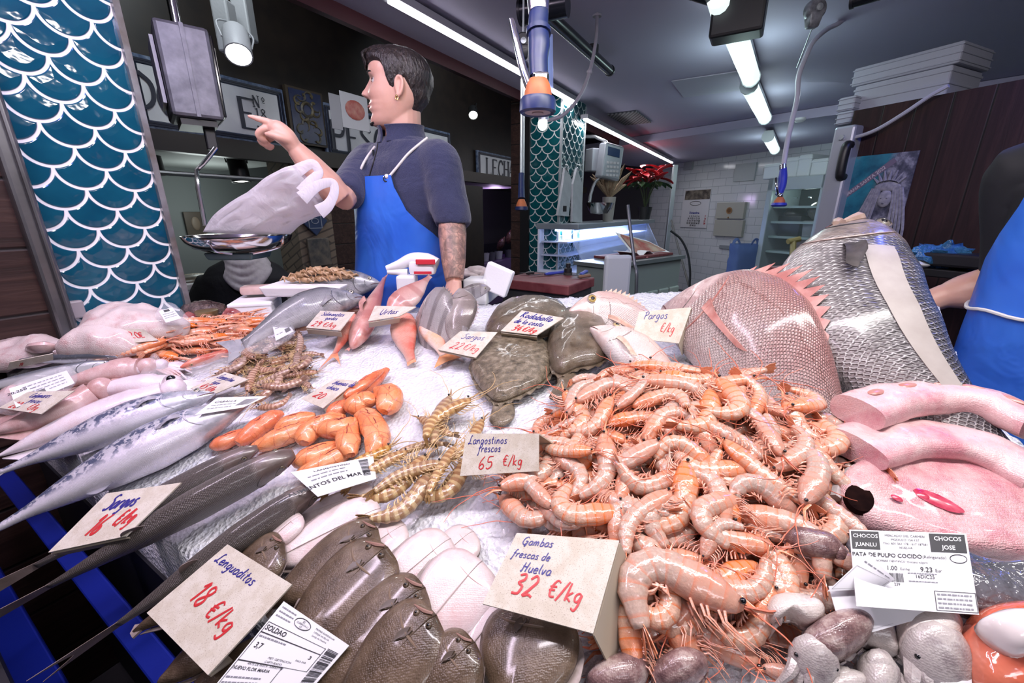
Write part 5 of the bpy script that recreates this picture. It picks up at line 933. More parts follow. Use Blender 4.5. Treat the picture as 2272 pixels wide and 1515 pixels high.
def fish(name,label,cat,group,A,B,D,prof,skin,fin=None,depth=1.0,thick=1.0,archz=0.0,archy=0.0,eye=(.5,.42,.1),eyer=.02,eyeu=.12,eyeth=1.05,tail=None,dorsal=None,pect=None,anal=None,mouth=(.085,1.75),gill=.25,stripes=None,gillmat=None,twist=0.0,sides=(1,-1),pupil=.55,tailh=.0):
 """A snout, B tail base, D a point on the dorsal side (world). Local: x back from snout, z dorsal, y side."""
 A,B,D=V(A),V(B),V(D); L=(B-A).length; X=(B-A)/L; q=D-(A+B)/2; Z=(q-X*q.dot(X)).normalized(); Y=Z.cross(X)
 base=(A+B)/2
 r=thing(name,label,cat,base,group)
 W=Matrix(((X.x,Y.x,Z.x,A.x-base.x),(X.y,Y.y,Z.y,A.y-base.y),(X.z,Y.z,Z.z,A.z-base.z),(0,0,0,1)))
 us,(zt,zb,th)=smoothprof(PROF[prof]); n=28
 def S(u,t_,off=0.0):
  a=np.interp(u,us,zt)*depth; b=np.interp(u,us,zb)*depth; w=np.interp(u,us,th)*thick
  ca,sa=math.cos(t_),math.sin(t_)
  z=(a if ca>0 else b)*math.copysign(abs(ca)**.92,ca)*(1+off); y=w*math.copysign(abs(sa)**.85,sa)*(1+off)
  tw=twist*(u-.3)
  y,z=y*math.cos(tw)-z*math.sin(tw),y*math.sin(tw)+z*math.cos(tw)
  return W@V((u*L,(y+archy*4*u*(1-u))*L,(z+archz*4*u*(1-u))*L))
 vs,uv,fs=[],[],[]; m_=len(us)
 for i,u in enumerate(us):
  for k in range(n):
   t_=2*math.pi*k/n; vs.append(S(u,t_)); uv.append((u,1-abs(1-k/(n/2))))
 fs=[[i*n+k,i*n+(k+1)%n,(i+1)*n+(k+1)%n,(i+1)*n+k] for i in range(m_-1) for k in range(n)]+[list(range(n))[::-1],[(m_-1)*n+k for k in range(n)]]
 mesh('body',vs,fs,skin,r,uv)
 fin=fin or skin
 def rays(base_pts,tip_pts,name_,th_=.0022,nj=5,bulge=None):
  g=[]
  for j in range(nj+1):
   f=j/nj; g.append([a.lerp(b,f)+(bulge*(4*f*(1-f)) if bulge is not None else V((0,0,0))) for a,b in zip(base_pts,tip_pts)])
  mb=MB(); mb.sheet(g,th_*max(L,.15)); return mb.build(name_,fin,r)
 Yw,Zw,Xw=(W.to_3x3()@V((0,1,0))),(W.to_3x3()@V((0,0,1))),(W.to_3x3()@V((1,0,0)))
 if tail:
  ln,sp,fk=tail; nn_=15; bp,tp=[],[]
  e=np.interp(1,us,zt)*depth
  for k in range(nn_):
   f=-1+2*k/(nn_-1); c=S(1,math.pi/2).lerp(S(1,-math.pi/2),.5)
   bp.append(c+Zw*(f*e*L)-Xw*.02*L); tp.append(c+Zw*(f*sp*L)+Xw*((ln*(1-fk*(1-abs(f)**1.3)))*L)+Yw*(tailh*L*(1-f*f)))
  rays(bp,tp,'tail_fin')
 if dorsal:
  u0,u1,h,sk=dorsal; nn_=25 if sk else 17; bp,tp=[],[]
  for k in range(nn_):
   f=k/(nn_-1); u=u0+(u1-u0)*f; b_=S(u,0,-.05); hh=h*(math.sin(math.pi*min(1,f*1.0+.10)**.7) if sk<2 else.5+.5*math.sin(math.pi*f))*(1-.72*(k%2 if sk else 0))
   bp.append(b_); tp.append(b_+(Zw*hh+Xw*hh*.55)*L)
  rays(bp,tp,'dorsal_fin',nj=3)
 if anal:
  u0,u1,h=anal; bp=[S(u0+(u1-u0)*k/8,math.pi,-.05) for k in range(9)]; tp=[p_-Zw*(h*math.sin(math.pi*(.15+.8*k/8))*L)+Xw*h*.6*L for k,p_ in enumerate(bp)]; rays(bp,tp,'anal_fin',nj=3)
 if pect:
  u,t_,ln,spd,lf=pect
  for s_ in sides:
   b_=S(u,s_*t_); nrm=(Yw*s_); bp,tp=[],[]
   for k in range(8):
    f=-1+2*k/7; bp.append(S(u,s_*(t_+f*.10),.0)); tp.append(b_+(Xw*ln*(1-.35*abs(f-.5))-Zw*(f*spd)-Zw*ln*.18)*L+nrm*(lf*L))
   rays(bp,tp,'pectoral_fin',bulge=nrm*.018*L)
 for s_ in sides:
  if eyer:
   c=S(eyeu,s_*eyeth); nrm=(S(eyeu,s_*eyeth,.2)-c).normalized(); nrm=(nrm*.35+Yw*s_).normalized()
   a1=(Xw-nrm*Xw.dot(nrm)).normalized(); a2=nrm.cross(a1); R=eyer*L
   mb=MB(); mb.ball(c-nrm*R*.12,(R,R,R*.55),16,10,axes=(a1,a2,nrm)); e=mb.build('eye',eyemat(eye),r)
   mb=MB(); mb.ball(c+nrm*R*.18,(R*pupil,R*pupil,R*.32),12,8,axes=(a1,a2,nrm)); mb.build('pupil',mPupil,e)
   mb=MB(); mb.tube([c+nrm*R*.10+(a1*math.cos(q_)+a2*math.sin(q_))*R*1.02 for q_ in np.linspace(0,2*math.pi,19)],R*.12,5); mb.build('eye_rim',skin,e)
  if mouth:
   ml,mt=mouth; mb=MB()
   mb.tube([S(.004+(ml-.004)*f,s_*(mt+.25*f),.01) for f in np.linspace(0,1,8)],[.0035*L,.0035*L,.002*L],6); mb.build('mouth',mMouth,r)
  if gill:
   mb=MB(); mb.tube([S(gill-.03+.055*math.sin(math.pi*f)*1.0,s_*(.75+1.75*f),.006) for f in np.linspace(0,1,14)],[.001*L,.005*L,.006*L,.004*L,.001*L],6,flat=.6); mb.build('gill_edge',gillmat or skin,r)
   mb=MB(); mb.tube([S(gill*.60-.03+.04*math.sin(math.pi*f),s_*(1.0+1.3*f),.004) for f in np.linspace(0,1,10)],[.0006*L,.0032*L,.0006*L],5); mb.build('cheek_edge',skin,r)
 F_=Fish(); F_.root=r; F_.S=S; F_.L=L; F_.X,F_.Y,F_.Z=Xw,Yw,Zw; return F_
def patch(name,outline,th,mat,lift=0.0,axis=None,parent=None,rings=9,bulge=.5,wob=0.0,wsc=30,pts3=None,edge=.25,dens=5,centre=None,sag=0.0):
 P=[onH(x,y,lift) for x,y in outline] if pts3 is None else [V(p) for p in pts3]
 n0=len(P); P3=[]
 for i in range(n0):
  a,b,c,d=P[i-1],P[i],P[(i+1)%n0],P[(i+2)%n0]
  for k in range(dens):
   t=k/dens; P3.append(.5*((2*b)+(c-a)*t+(2*a-5*b+4*c-d)*t*t+(3*b-a-3*c+d)*t**3))
 C=sum(P3,V((0,0,0)))/len(P3) if centre is None else V(centre); N=V((0,0,0))
 for i in range(len(P3)):N+=(P3[i-1]-C).cross(P3[i]-C)
 N.normalize(); N=-N if N.z<0 else N
 if axis is None:X=(P3[0]-C).normalized()
 else:X=(axis[1]-axis[0]).normalized()
 X=(X-N*X.dot(N)).normalized(); Yv=N.cross(X)
 pr=[((p-C).dot(X),(p-C).dot(Yv)) for p in P3]; x0,x1=min(q[0] for q in pr),max(q[0] for q in pr); y0,y1=min(q[1] for q in pr),max(q[1] for q in pr)
 vs,uv,fs=[],[],[]; n=len(P3)
 def put(p,h):
  q=p+N*h
  if wob:q+=N*(wob*mn.noise(q*wsc))+X*(wob*.4*mn.noise(q*wsc+V((9,0,0))))
  vs.append(q); d=p-C; uv.append(((d.dot(X)-x0)/(x1-x0),(d.dot(Yv)-y0)/(y1-y0)))
 for j in range(rings+1):
  r_=1-j/rings
  for p in P3:
   put(C+(p-C)*r_,th*(edge*.5+(1-edge)*(1-r_**2.2)**bulge) if j else th*edge*.5)
 b0=len(vs)
 for p in P3:put(C+(p-C)*.985,-th*edge*.5)
 put(C,-th*.5)
 for j in range(rings-1):fs+=[[j*n+k,j*n+(k+1)%n,(j+1)*n+(k+1)%n,(j+1)*n+k] for k in range(n)]
 vs[rings*n:rings*n+n]=vs[rings*n:rings*n+n]
 fs+=[[(rings-1)*n+k,(rings-1)*n+(k+1)%n,rings*n] for k in range(n)]
 fs+=[[k,b0+k,b0+(k+1)%n,(k+1)%n] for k in range(n)]+[[b0+k,b0+n,b0+(k+1)%n] for k in range(n)]
 base=C if parent is None else V((0,0,0))
 o=mesh(name,[v-base for v in vs],fs,mat,None,uv); o.location=base
 bm=bmesh.new(); bm.from_mesh(o.data); bmesh.ops.delete(bm,geom=[v for v in bm.verts if not v.link_faces],context='VERTS'); bmesh.ops.recalc_face_normals(bm,faces=bm.faces); bm.to_mesh(o.data); bm.free()
 if parent is not None:o.parent=parent; o.matrix_parent_inverse=wm(parent).inverted()
 o['_c']=0; del o['_c']
 return o,C,N,X,Yv
mCard=NT('price_cardboard'); co=mCard.tc('Object'); sp_=mCard.ramp(mCard.noise(co,900,2),[(.30,(.35,.27,.20)),(.42,(1,1,1))]); st_=mCard.ramp(mCard.noise(co,55,4),[(.40,(.53,.47,.39)),(.6,(.61,.56,.49))])
mCard=mCard.p(Base__Color=mCard.mix(.6,st_,mCard.mix(1.0,st_,sp_,'MULTIPLY')),Roughness=.65)
mBack=M('cardboard_back',(.42,.36,.28),.7); mPenB=M('blue_pen',(.025,.02,.20),.4); mPenR=M('red_pen',(.50,.025,.03),.4)
def bil(c,x,y): return c[0]*(1-x)*(1-y)+c[1]*x*(1-y)+c[2]*x*y+c[3]*(1-x)*y
def card(label,px,lifts,lines,flap=None,th=.0022,group='handwritten price cards',k=None,bow=.0):
 c=[onH(x,y,l) for (x,y),l in zip(px,lifts)] if k is None else [at(x,y,kk) for (x,y),kk in zip(px,k)]
 C=sum(c,V((0,0,0)))/4; N=(c[1]-c[0]).cross(c[3]-c[0]).normalized(); N=-N if N.dot(CAM-C)<0 else N
 r=thing('price_card',label,'price card',C,group); c=[p-C for p in c]; sz=(c[3]-c[0]).length; wd_=(c[1]-c[0]).length
 m=MB(); g=[[bil(c,i/8,j/8)+N*(bow*sz*(4*(j/8)*(1-j/8))) for i in range(9)] for j in range(9)]; m.sheet(g,th,N); m.build('front',mCard,r,smooth=False)
 if flap:
  e0,e1,vec=flap; q0,q1=c[e0]-N*.004,c[e1]-N*.004; dv=-N*vec[0]+(c[2]-c[0]).normalized()*vec[1]
  m=MB(); m.sheet([[q0,q1],[q0+dv,q1+dv]],th); m.build('folded_back',mBack,r,smooth=False)
 for key,mt_ in (('b',mPenB),('r',mPenR)):
  m=MB()
  for (s,kk,x,y,h,*rest) in lines:
   if kk!=key:continue
   pl,w_=hand(s); asp=sz/wd_
   sx=h*asp*(rest[0] if rest else 1.0); pw=(rest[1] if len(rest)>1 else (.075 if sz>.08 else.05))*h*sz
   for q in pl:
    P=[]
    for (a_,b_) in q:
     xx,yy=x+a_*sx,y-b_*h
     P.append(bil(c,xx,yy)+N*(bow*sz*(4*yy*(1-yy))+th*.5+.0004))
    m.tube(P,[pw*.75,pw,pw*.9],5,up=N,flat=.18)
  if m.v:m.build('lettering' if key=='b' else 'price_figures',mt_,r,smooth=False)
 return r
mLab=M('label_paper',(.74,.74,.77),.45); mPrint=M('label_print',(.03,.03,.035),.5); mGreyPrint=M('faint_print',(.22,.22,.25),.5)
def label(lab,px,lifts,items,name='printed_label',group='printed trade labels',bow=0.0,parent=None,th=.0008,k=None):
 """items: ('t', text, x, y, h, bold) | ('l', x0, x1, y, h) rows of small print | ('b', x0, x1, y0, y1) barcode | ('f', x0, x1, y0, y1) filled block | ('o', x, y, rx, ry) oval | ('n', x0,x1,y0,y1) line box"""
 c=[onH(x,y,l) for (x,y),l in zip(px,lifts)] if k is None else [at(x,y,kk) for (x,y),kk in zip(px,k)]
 C=sum(c,V((0,0,0)))/4; N=(c[1]-c[0]).cross(c[3]-c[0]).normalized(); N=-N if N.dot(CAM-C)<0 else N
 r=thing(name,lab,'label',C,group) if parent is None else thing(name,None,None,C)
 if parent is not None:r.parent=parent; r.matrix_parent_inverse=wm(parent).inverted()
 c=[p-C for p in c]; sz=(c[3]-c[0]).length; asp=sz/(c[1]-c[0]).length
 bw= lambda x,y:N*(bow*sz*math.sin(math.pi*x*1.0)*math.sin(math.pi*y))
 m=MB(); m.sheet([[bil(c,i/10,j/10)+bw(i/10,j/10) for i in range(11)] for j in range(11)],th,N); m.build('paper',mLab,r)
 rr=random.Random(len(lab)); m=MB(); g=MB()
 f= lambda x,y:bil(c,x,y)+bw(x,y)+N*(th*.5+.0005)
 def rect(mb,x0,x1,y0,y1):mb.add([f(x0,y0),f(x1,y0),f(x1,y1),f(x0,y1)],[[0,1,2,3]])
 wm_=MB()
 for it in items:
  if it[0] in 'tw':
   _,s,x,y,h,bo=it; vs,fs=btext(s,h,'CENTER',bo*h); (m if it[0]=='t' else wm_).add([f(x+v.x*asp,y-v.y)+N*(.0003 if it[0]=='w' else 0) for v in vs],fs)
  elif it[0]=='l':
   _,x0,x1,y,h=it; x=x0
   while x<x1:
    w=rr.uniform(.6,2.2)*h*asp; rect(g,x,min(x+w,x1),y-h*.3,y+h*.3); x+=w+.35*h*asp
  elif it[0]=='b':
   _,x0,x1,y0,y1=it; x=x0; hz=(x1-x0)>=(y1-y0) or True
   nb=34
   for q in range(nb):
    a=q/nb; b=a+rr.choice((.25,.5,.75))/nb
    if len(it)>5:pass
    rect(m,x0+(x1-x0)*a,x0+(x1-x0)*b,y0,y1)
  elif it[0]=='v':
   _,x0,x1,y0,y1=it
   for q in range(34):
    a=q/34; b=a+rr.choice((.25,.5,.75))/34; rect(m,x0,x1,y0+(y1-y0)*a,y0+(y1-y0)*b)
  elif it[0]=='f':rect(m,*it[1:])
  elif it[0]=='n':
   _,x0,x1,y0,y1=it; d=.006
   for q in ((x0,x1,y0,y0+d),(x0,x1,y1-d,y1),(x0,x0+d,y0,y1),(x1-d,x1,y0,y1)):rect(m,*q)
  elif it[0]=='o':
   _,x,y,rx,ry=it; m.tube([f(x+rx*math.cos(q),y+ry*math.sin(q)) for q in np.linspace(0,6.283,25)],.004*sz,4)
 if m.v:m.build('print',mPrint,r,smooth=False)
 if g.v:g.build('small_print',mGreyPrint,r,smooth=False)
 if wm_.v:wm_.build('reversed_print',mLab,r,smooth=False)
 return r
def prawnmat(name,carap,abd,abd2,edge,bands=None,rough=.18):
 t=NT(name); s=t.n('ShaderNodeSeparateXYZ'); t.set(s.inputs[0],t.tc('UV')); u,v=s.outputs[0],s.outputs[1]; co=t.tc('Object'); oi=t.n('ShaderNodeObjectInfo')
 vv=t.ma('ABSOLUTE',t.ma('SUBTRACT',t.ma('MULTIPLY',v,2),1))
 ab=t.mix(t.ramp(t.noise(co,45,3),[(.35,(0,)*3),(.65,(1,)*3)]),abd,abd2)
 c=t.mix(t.ramp(t.ma('ADD',u,t.ma('MULTIPLY',t.noise(co,40,2),.1)),[(.33,(1,)*3),(.50,(0,)*3)]),ab,carap)
 fr=t.ma('FRACT',t.ma('MULTIPLY',t.ma('SUBTRACT',u,.40),11.0))
 if bands:c=t.mix(t.ma('MULTIPLY',t.ramp(t.ma('ADD',fr,t.ma('MULTIPLY',t.noise(co,70,3),.3)),[(.5,(0,)*3),(.72,(1,)*3)]),.75),c,bands)
 else:c=t.mix(t.ma('MULTIPLY',t.ramp(fr,[(.68,(0,)*3),(.97,(1,)*3)]),.62),c,edge)
 c=t.mix(t.ma('MULTIPLY',t.ramp(vv,[(.0,(1,)*3),(.30,(0,)*3)]),.5),c,edge)
 c=t.mix(t.ma('MULTIPLY',t.ramp(vv,[(.80,(0,)*3),(.98,(1,)*3)]),.45),c,edge)
 hsv=t.n('ShaderNodeHueSaturation'); t.set(hsv.inputs['Color'],c); t.set(hsv.inputs['Saturation'],t.ma('ADD',.84,t.ma('MULTIPLY',oi.outputs['Random'],.4))); t.set(hsv.inputs['Value'],t.ma('ADD',.88,t.ma('MULTIPLY',oi.outputs['Random'],.24)))
 t.p(Base__Color=hsv.outputs[0],Roughness=rough,Coat__Weight=.5,Coat__Roughness=.06,Subsurface__Weight=.12,Subsurface__Radius=(1,.4,.25),Subsurface__Scale=.006)
 t.bump(t.ma('ADD',t.ma('MULTIPLY',t.noise(co,14,3),.7),t.ma('MULTIPLY',fr,-.35)),.35,.006); return t.m
mGam=prawnmat('pink_prawn_shell',(.62,.31,.215),(.50,.34,.27),(.60,.42,.335),(.72,.20,.085))
mGamF=M('prawn_orange_fin',(.70,.20,.085),.3,col2=(.72,.34,.20),vs=80,coat=.3); mGamL=M('prawn_pale_leg',(.72,.45,.36),.35,col2=(.70,.24,.13),vs=60); mGamA=M('prawn_red_feeler',(.62,.16,.09),.4)
mLan=prawnmat('striped_prawn_shell',(.47,.31,.16),(.60,.45,.24),(.58,.41,.23),(.55,.34,.13),bands=(.26,.115,.055)); mLanF=M('striped_prawn_fin',(.10,.04,.05),.3,col2=(.50,.30,.08),vs=90,coat=.3); mLanL=M('striped_prawn_leg',(.58,.40,.20),.4)
mTig=prawnmat('tiger_prawn_shell',(.42,.27,.19),(.52,.37,.28),(.48,.34,.27),(.44,.25,.17),bands=(.22,.11,.08)); mTigF=M('tiger_prawn_fin',(.20,.10,.08),.35,col2=(.42,.26,.17),vs=70)
mCig=prawnmat('langoustine_shell',(.66,.26,.14),(.70,.40,.28),(.72,.48,.36),(.66,.20,.10)); mCigF=M('langoustine_claw',(.68,.25,.13),.35,col2=(.74,.45,.33),vs=50)
def prawn(name,curl,seed,mats,fat=1.0,claws=False,feel=.75,carl=.42,headk=1.0):
 """unit-length prawn on its side: head at +x, back +y, flank up +z; returns root"""
 rr=random.Random(seed); mB,mF,mL,mA=mats
 n=12; N_=30; P=[]; T=[]; p=V((0,0,0));
 phi0=0
 for i in range(N_+1):
  tt=i/N_; e=max(0,min(1,(tt-carl+.02)/.46)); phi=curl*(e*e*(3-2*e)*.75+.25*e)
  d=V((-math.cos(phi),-math.sin(phi),0)); P.append(p.copy()); T.append(d); p=p+d*(1/N_)
 c=sum(P,V((0,0,0)))/len(P); P=[q-c for q in P]
 def rad(tt):
  a=1.16*np.interp(tt,[0,.03,.12,.28,carl,.5,.62,.8,.93,1],[.014,.045,.085,.112*headk,.100,.104,.100,.084,.058,.042])*fat
  if tt>carl:f=((tt-carl)*11)%1; a*=1.07-.15*f
  return a
 r=MB(); vs=[]; uv=[]
 TT=[i/N_ for i in range(N_+1)]
 for i,tt in enumerate(TT):
  a=rad(tt); nv=V((0,0,1)).cross(T[i])*-1
  nv=V((-T[i].y,T[i].x,0)); nv=-nv if nv.y<0 and i==0 else nv
  nv=V((T[i].y,-T[i].x,0))
  for k in range(n):
   th=2*math.pi*k/n; z=math.sin(th)*a*.74; y=math.cos(th)*a*(1.05 if math.cos(th)>0 else.92)
   vs.append(P[i]+nv*y+V((0,0,z))); uv.append((tt,.5*0+(1-abs(1-2*k/n))*.5 if False else (k/n)))
 fs=[[i*n+k,i*n+(k+1)%n,(i+1)*n+(k+1)%n,(i+1)*n+k] for i in range(N_) for k in range(n)]+[list(range(n))[::-1],[N_*n+k for k in range(n)]]
 root=mesh(name,vs,fs,mB,None,uv)
 dors= lambda i:V((T[i].y,-T[i].x,0))
 def pt(tt,y=0,z=0):
  i=min(N_,int(tt*N_)); return P[i]+dors(i)*(y*rad(tt))+V((0,0,z*rad(tt)))
 m=MB(); m.tube([pt(.06,.75),pt(.0,.95)+V((.06,.01,0)),pt(0,1)+V((.14,.035,0)),pt(0,1)+V((.20,.06,0))],[.018,.016,.010,.002],6,flat=.5,up=(0,0,1)); m.build('rostrum',mF,root)
 for s_ in (-1,1):
  m=MB(); m.ball(pt(.045,.35,.75*s_)+V((.012,0,.012*s_)),.020*fat,10,8); m.build('eye',mPupil,root)
 d=T[-1]; nv=dors(N_); tl=.19
 for k,a in enumerate((-.50,-.2,.12,.45)):
  m=MB(); a2=a+rr.uniform(-.08,.08); dd=(d*math.cos(a2)+V((0,0,1))*math.sin(a2)*.8+nv*rr.uniform(-.25,.1)).normalized(); sd=dd.cross(nv).normalized()
  g=[[P[-1]-d*.03+dd*(tl*f)+sd*(w*.042*math.sin(math.pi*min(1,.22+f*.72))) for w in (-1,-.4,.4,1)] for f in (0,.3,.6,.85,1)]
  m.sheet(g,.006,nv); m.build('tail_blade',mF,root)
 m=MB()
 if not claws:
  for k in range(5):
   for s_ in (-1,1):
    t0=.10+.055*k; a=pt(t0,-.85,.35*s_); q=rr.uniform(-.02,.02)
    m.tube([a,a+V((.03+q,-.055,.012*s_)),a+V((.10+q-.02*k,-.085+.01*k,.02*s_)),a+V((.25+q-.035*k,-.095+rr.uniform(-.05,.02),.02*s_))],[.010,.009,.006,.002],5)
 else:
  for k in range(4):
   for s_ in (-1,1):
    t0=.14+.05*k; a=pt(t0,-.8,.4*s_); q=rr.uniform(-.02,.02)
    m.tube([a,a+V((.02,-.08,.03*s_)),a+V((.06+q,-.14,.04*s_)),a+V((.11,-.15+q,.03*s_))],[.011,.009,.006,.002],5)
 m.build('walking_legs',mL,root)
 m=MB()
 for k in range(5):
  t0=carl+.05+.085*k; i=min(N_,int(t0*N_)); a=pt(t0,-.8); dn=-dors(i)
  for s_ in (-1,1):m.tube([a+V((0,0,.02*s_)),a+dn*.045-T[i]*.01+V((0,0,.025*s_)),a+dn*.075-T[i]*.035+V((0,0,.03*s_))],[.010,.011,.003],5)
 m.build('swimming_legs',mL,root)
 if claws:
  for s_ in (-1,1):
   m=MB(); a=pt(.10,-.6,.5*s_); b=a+V((.16,-.04+.05*s_,.02*s_)); c_=b+V((.16,.02*s_,0)); e=c_+V((.22,.03*s_,0))
   m.tube([a,b],[.016,.020],6); m.tube([b,b.lerp(c_,.5),c_,c_.lerp(e,.5),e],[.022,.034,.032,.016,.003],8); m.tube([c_+V((0,-.02,0)),c_+V((.1,-.035,0)),e+V((-.02,-.02,0))],[.012,.010,.002],6); m.build('claw',mF,root)
 for s_ in (-1,1):
  m=MB(); a=pt(.02,.2,.4*s_); h=rr.uniform(-.5,.5); pts=[a]; dirn=V((1,.15*s_,.1*s_))
  for k in range(9):h+=rr.uniform(-.25,.25)+.10*s_; dirn=V((math.cos(h),math.sin(h),rr.uniform(-.08,.12))); pts.append(pts[-1]+dirn*feel/9)
  m.tube(cat_rom(pts,3),[.0072,.0052,.0026],4); m.build('antenna',mA,root)
 index_kids(root); root['chord']=(P[0]-P[-1]).length
 return root
# ================================================================ SKINS
mMack=fishmat('mackerel_skin',[(0,(.03,.05,.09)),(.20,(.06,.09,.13)),(.30,(.30,.33,.42)),(.42,(.58,.57,.64)),(.62,(.68,.64,.72)),(1,(.78,.74,.80))],head=((.30,.32,.36),(.62,.60,.66)),spots=((.10,.12,.20),90,.47,.55,.60),rough=.16,nu=110,nv=40,sc=.2,hu=.24,metal=.25)
mMackF=M('mackerel_fin',(.22,.22,.26),.4,col2=(.35,.33,.38),vs=60)
mSilv=fishmat('silver_skin',[(0,(.10,.12,.15)),(.25,(.22,.24,.27)),(.38,(.62,.64,.66)),(.7,(.74,.74,.74)),(1,(.70,.69,.70))],rough=.14,nu=90,nv=30,sc=.15,metal=.45,hu=.1)
mMul=fishmat('dark_mullet_skin',[(0,(.075,.060,.055)),(.30,(.105,.085,.078)),(.50,(.135,.115,.105)),(.68,(.19,.165,.16)),(1,(.42,.38,.39))],head=((.10,.07,.06),(.16,.11,.10)),rough=.26,nu=80,nv=34,sc=.8,hu=.17,edge=(.045,.038,.036),edgeamt=.7,rand=.2)
mMulF=M('mullet_fin',(.17,.125,.11),.45,col2=(.26,.20,.19),vs=30)
mBass=fishmat('bass_skin',[(0,(.04,.045,.055)),(.14,(.09,.095,.11)),(.27,(.15,.155,.17)),(.42,(.30,.30,.32)),(1,(.68,.66,.68))],head=((.10,.11,.13),(.42,.42,.45)),rough=.2,nu=62,nv=28,sc=.9,hu=.24,edge=(.05,.055,.065),edgeamt=.8,rand=.15,metal=.2)
mBassF=M('bass_fin',(.16,.16,.18),.4,col2=(.30,.29,.31),vs=40)
mRed=fishmat('red_mullet_skin',[(0,(.55,.08,.045)),(.3,(.66,.13,.085)),(.55,(.72,.30,.22)),(.8,(.76,.50,.42)),(1,(.78,.62,.56))],head=((.62,.13,.08),(.72,.34,.25)),tint=((.76,.46,.36),26,.5),rough=.22,nu=34,nv=16,sc=.8,hu=.23,edge=(.42,.04,.03),edgeamt=.7)
mRedF=M('red_fin',(.66,.20,.10),.4,col2=(.74,.38,.22),vs=50)
mPink=fishmat('pink_orange_skin',[(0,(.66,.20,.12)),(.3,(.76,.42,.32)),(.6,(.80,.60,.52)),(1,(.82,.70,.64))],tint=((.78,.36,.14),20,.55),rough=.22,nu=32,nv=16,sc=.8,hu=.22,edge=(.70,.25,.10),edgeamt=.7)
mUrt=fishmat('rosy_bream_skin',[(0,(.42,.13,.11)),(.25,(.56,.25,.21)),(.55,(.66,.42,.38)),(1,(.76,.60,.56))],head=((.50,.18,.15),(.66,.40,.36)),bars=((.40,.12,.10),3.5,.5),rough=.22,nu=44,nv=24,sc=.8,edge=(.38,.12,.10),edgeamt=.7)
mUrtF=M('rosy_fin',(.50,.20,.16),.4,col2=(.62,.34,.30),vs=50)
mSar=fishmat('barred_silver_skin',[(0,(.24,.21,.20)),(.25,(.36,.33,.33)),(.6,(.56,.53,.53)),(1,(.68,.64,.64))],head=((.30,.26,.26),(.55,.50,.50)),bars=((.13,.11,.11),5,.6),rough=.2,nu=46,nv=26,sc=.9,edge=(.17,.15,.15),edgeamt=.7,metal=.2)
mSar2=fishmat('brown_silver_skin',[(0,(.16,.13,.12)),(.3,(.32,.27,.25)),(.6,(.46,.41,.39)),(1,(.60,.55,.54))],tint=((.17,.13,.12),16,.6),rough=.2,nu=44,nv=26,sc=.9,metal=.2,edge=(.20,.16,.15),edgeamt=.5)
mSarF=M('grey_fin',(.24,.20,.20),.4,col2=(.36,.31,.31),vs=60)
mPar=fishmat('sea_bream_skin',[(0,(.50,.30,.26)),(.2,(.62,.42,.38)),(.45,(.72,.60,.56)),(.75,(.78,.72,.69)),(1,(.80,.76,.74))],head=((.60,.42,.37),(.80,.70,.65)),tint=((.58,.33,.28),14,.35),rough=.2,nu=50,nv=30,sc=.9,hu=.24,edge=(.86,.80,.76),edgeamt=.5,lat=((.38,.22,.19),.30),rand=.15,metal=.12)
mParF=M('bream_fin',(.58,.32,.24),.35,col2=(.72,.50,.40),vs=60)
mBig=fishmat('great_bream_skin',[(0,(.38,.17,.16)),(.2,(.48,.27,.255)),(.4,(.54,.38,.36)),(.65,(.60,.50,.48)),(1,(.70,.63,.61))],head=((.46,.30,.29),(.66,.52,.50)),tint=((.42,.19,.18),9,.5),rough=.2,nu=58,nv=36,sc=1.0,scd=.004,hu=.20,edge=(.86,.78,.76),edgeamt=.6,lat=((.34,.17,.15),.30),rand=.5,metal=.12)
mBigF=M('great_bream_fin',(.40,.14,.12),.35,col2=(.58,.32,.28),vs=30)
mCor=fishmat('great_corvina_skin',[(0,(.02,.02,.027)),(.2,(.035,.035,.042)),(.36,(.055,.05,.06)),(.55,(.13,.115,.12)),(.75,(.30,.27,.27)),(1,(.52,.47,.46))],head=((.13,.10,.09),(.30,.24,.21)),tint=((.30,.27,.28),7,.15),rough=.26,nu=62,nv=15,sc=1.0,scd=.004,hu=.23,edge=(.92,.90,.90),edgeamt=.9,rand=.35,metal=.1)  # near-white scale edges paint the wet highlights into the skin colour
mCorF=M('corvina_fin',(.03,.026,.028),.6,col2=(.07,.06,.06),vs=30,spec=.2)
def flatskin(name,c1,c2,c3,sc,scl=.4,rough=.24,vein=None):
 t=NT(name); co=t.tc('Object'); n_=t.noise(co,sc,5,.65); c=t.ramp(n_,[(.32,c1),(.5,c2),(.68,c3)])
 d=t.vor(co,520,.5)
 if vein:c=t.mix(t.ma('MULTIPLY',t.ramp(t.vor(co,vein[1],1,feat='DISTANCE_TO_EDGE'),[(.0,(1,)*3),(vein[2],(0,)*3)]),vein[3]),c,vein[0])
 t.p(Base__Color=c,Roughness=t.ma('ADD',rough,t.ma('MULTIPLY',t.noise(co,80,2),.2)),Coat__Weight=.4,Coat__Roughness=.1)
 t.bump(t.ma('ADD',t.ma('MULTIPLY',d,-1),t.ma('MULTIPLY',t.noise(co,260,3),.8)),scl,.0014); return t.m
mSole=flatskin('dark_sole_skin',(.052,.034,.020),(.10,.066,.042),(.16,.112,.076),34,.3,.22)
mSoleW=flatskin('pale_sole_skin',(.60,.47,.47),(.68,.58,.57),(.62,.42,.42),12,.2,.2)
mTur=flatskin('turbot_skin',(.055,.042,.026),(.165,.130,.085),(.29,.24,.175),75,.8,.26)
mTur2=flatskin('dark_turbot_skin',(.060,.042,.026),(.115,.085,.055),(.18,.14,.10),26,.4,.2)
mRay=flatskin('pale_ray_skin',(.70,.58,.55),(.64,.54,.51),(.54,.34,.33),30,.6,.28)
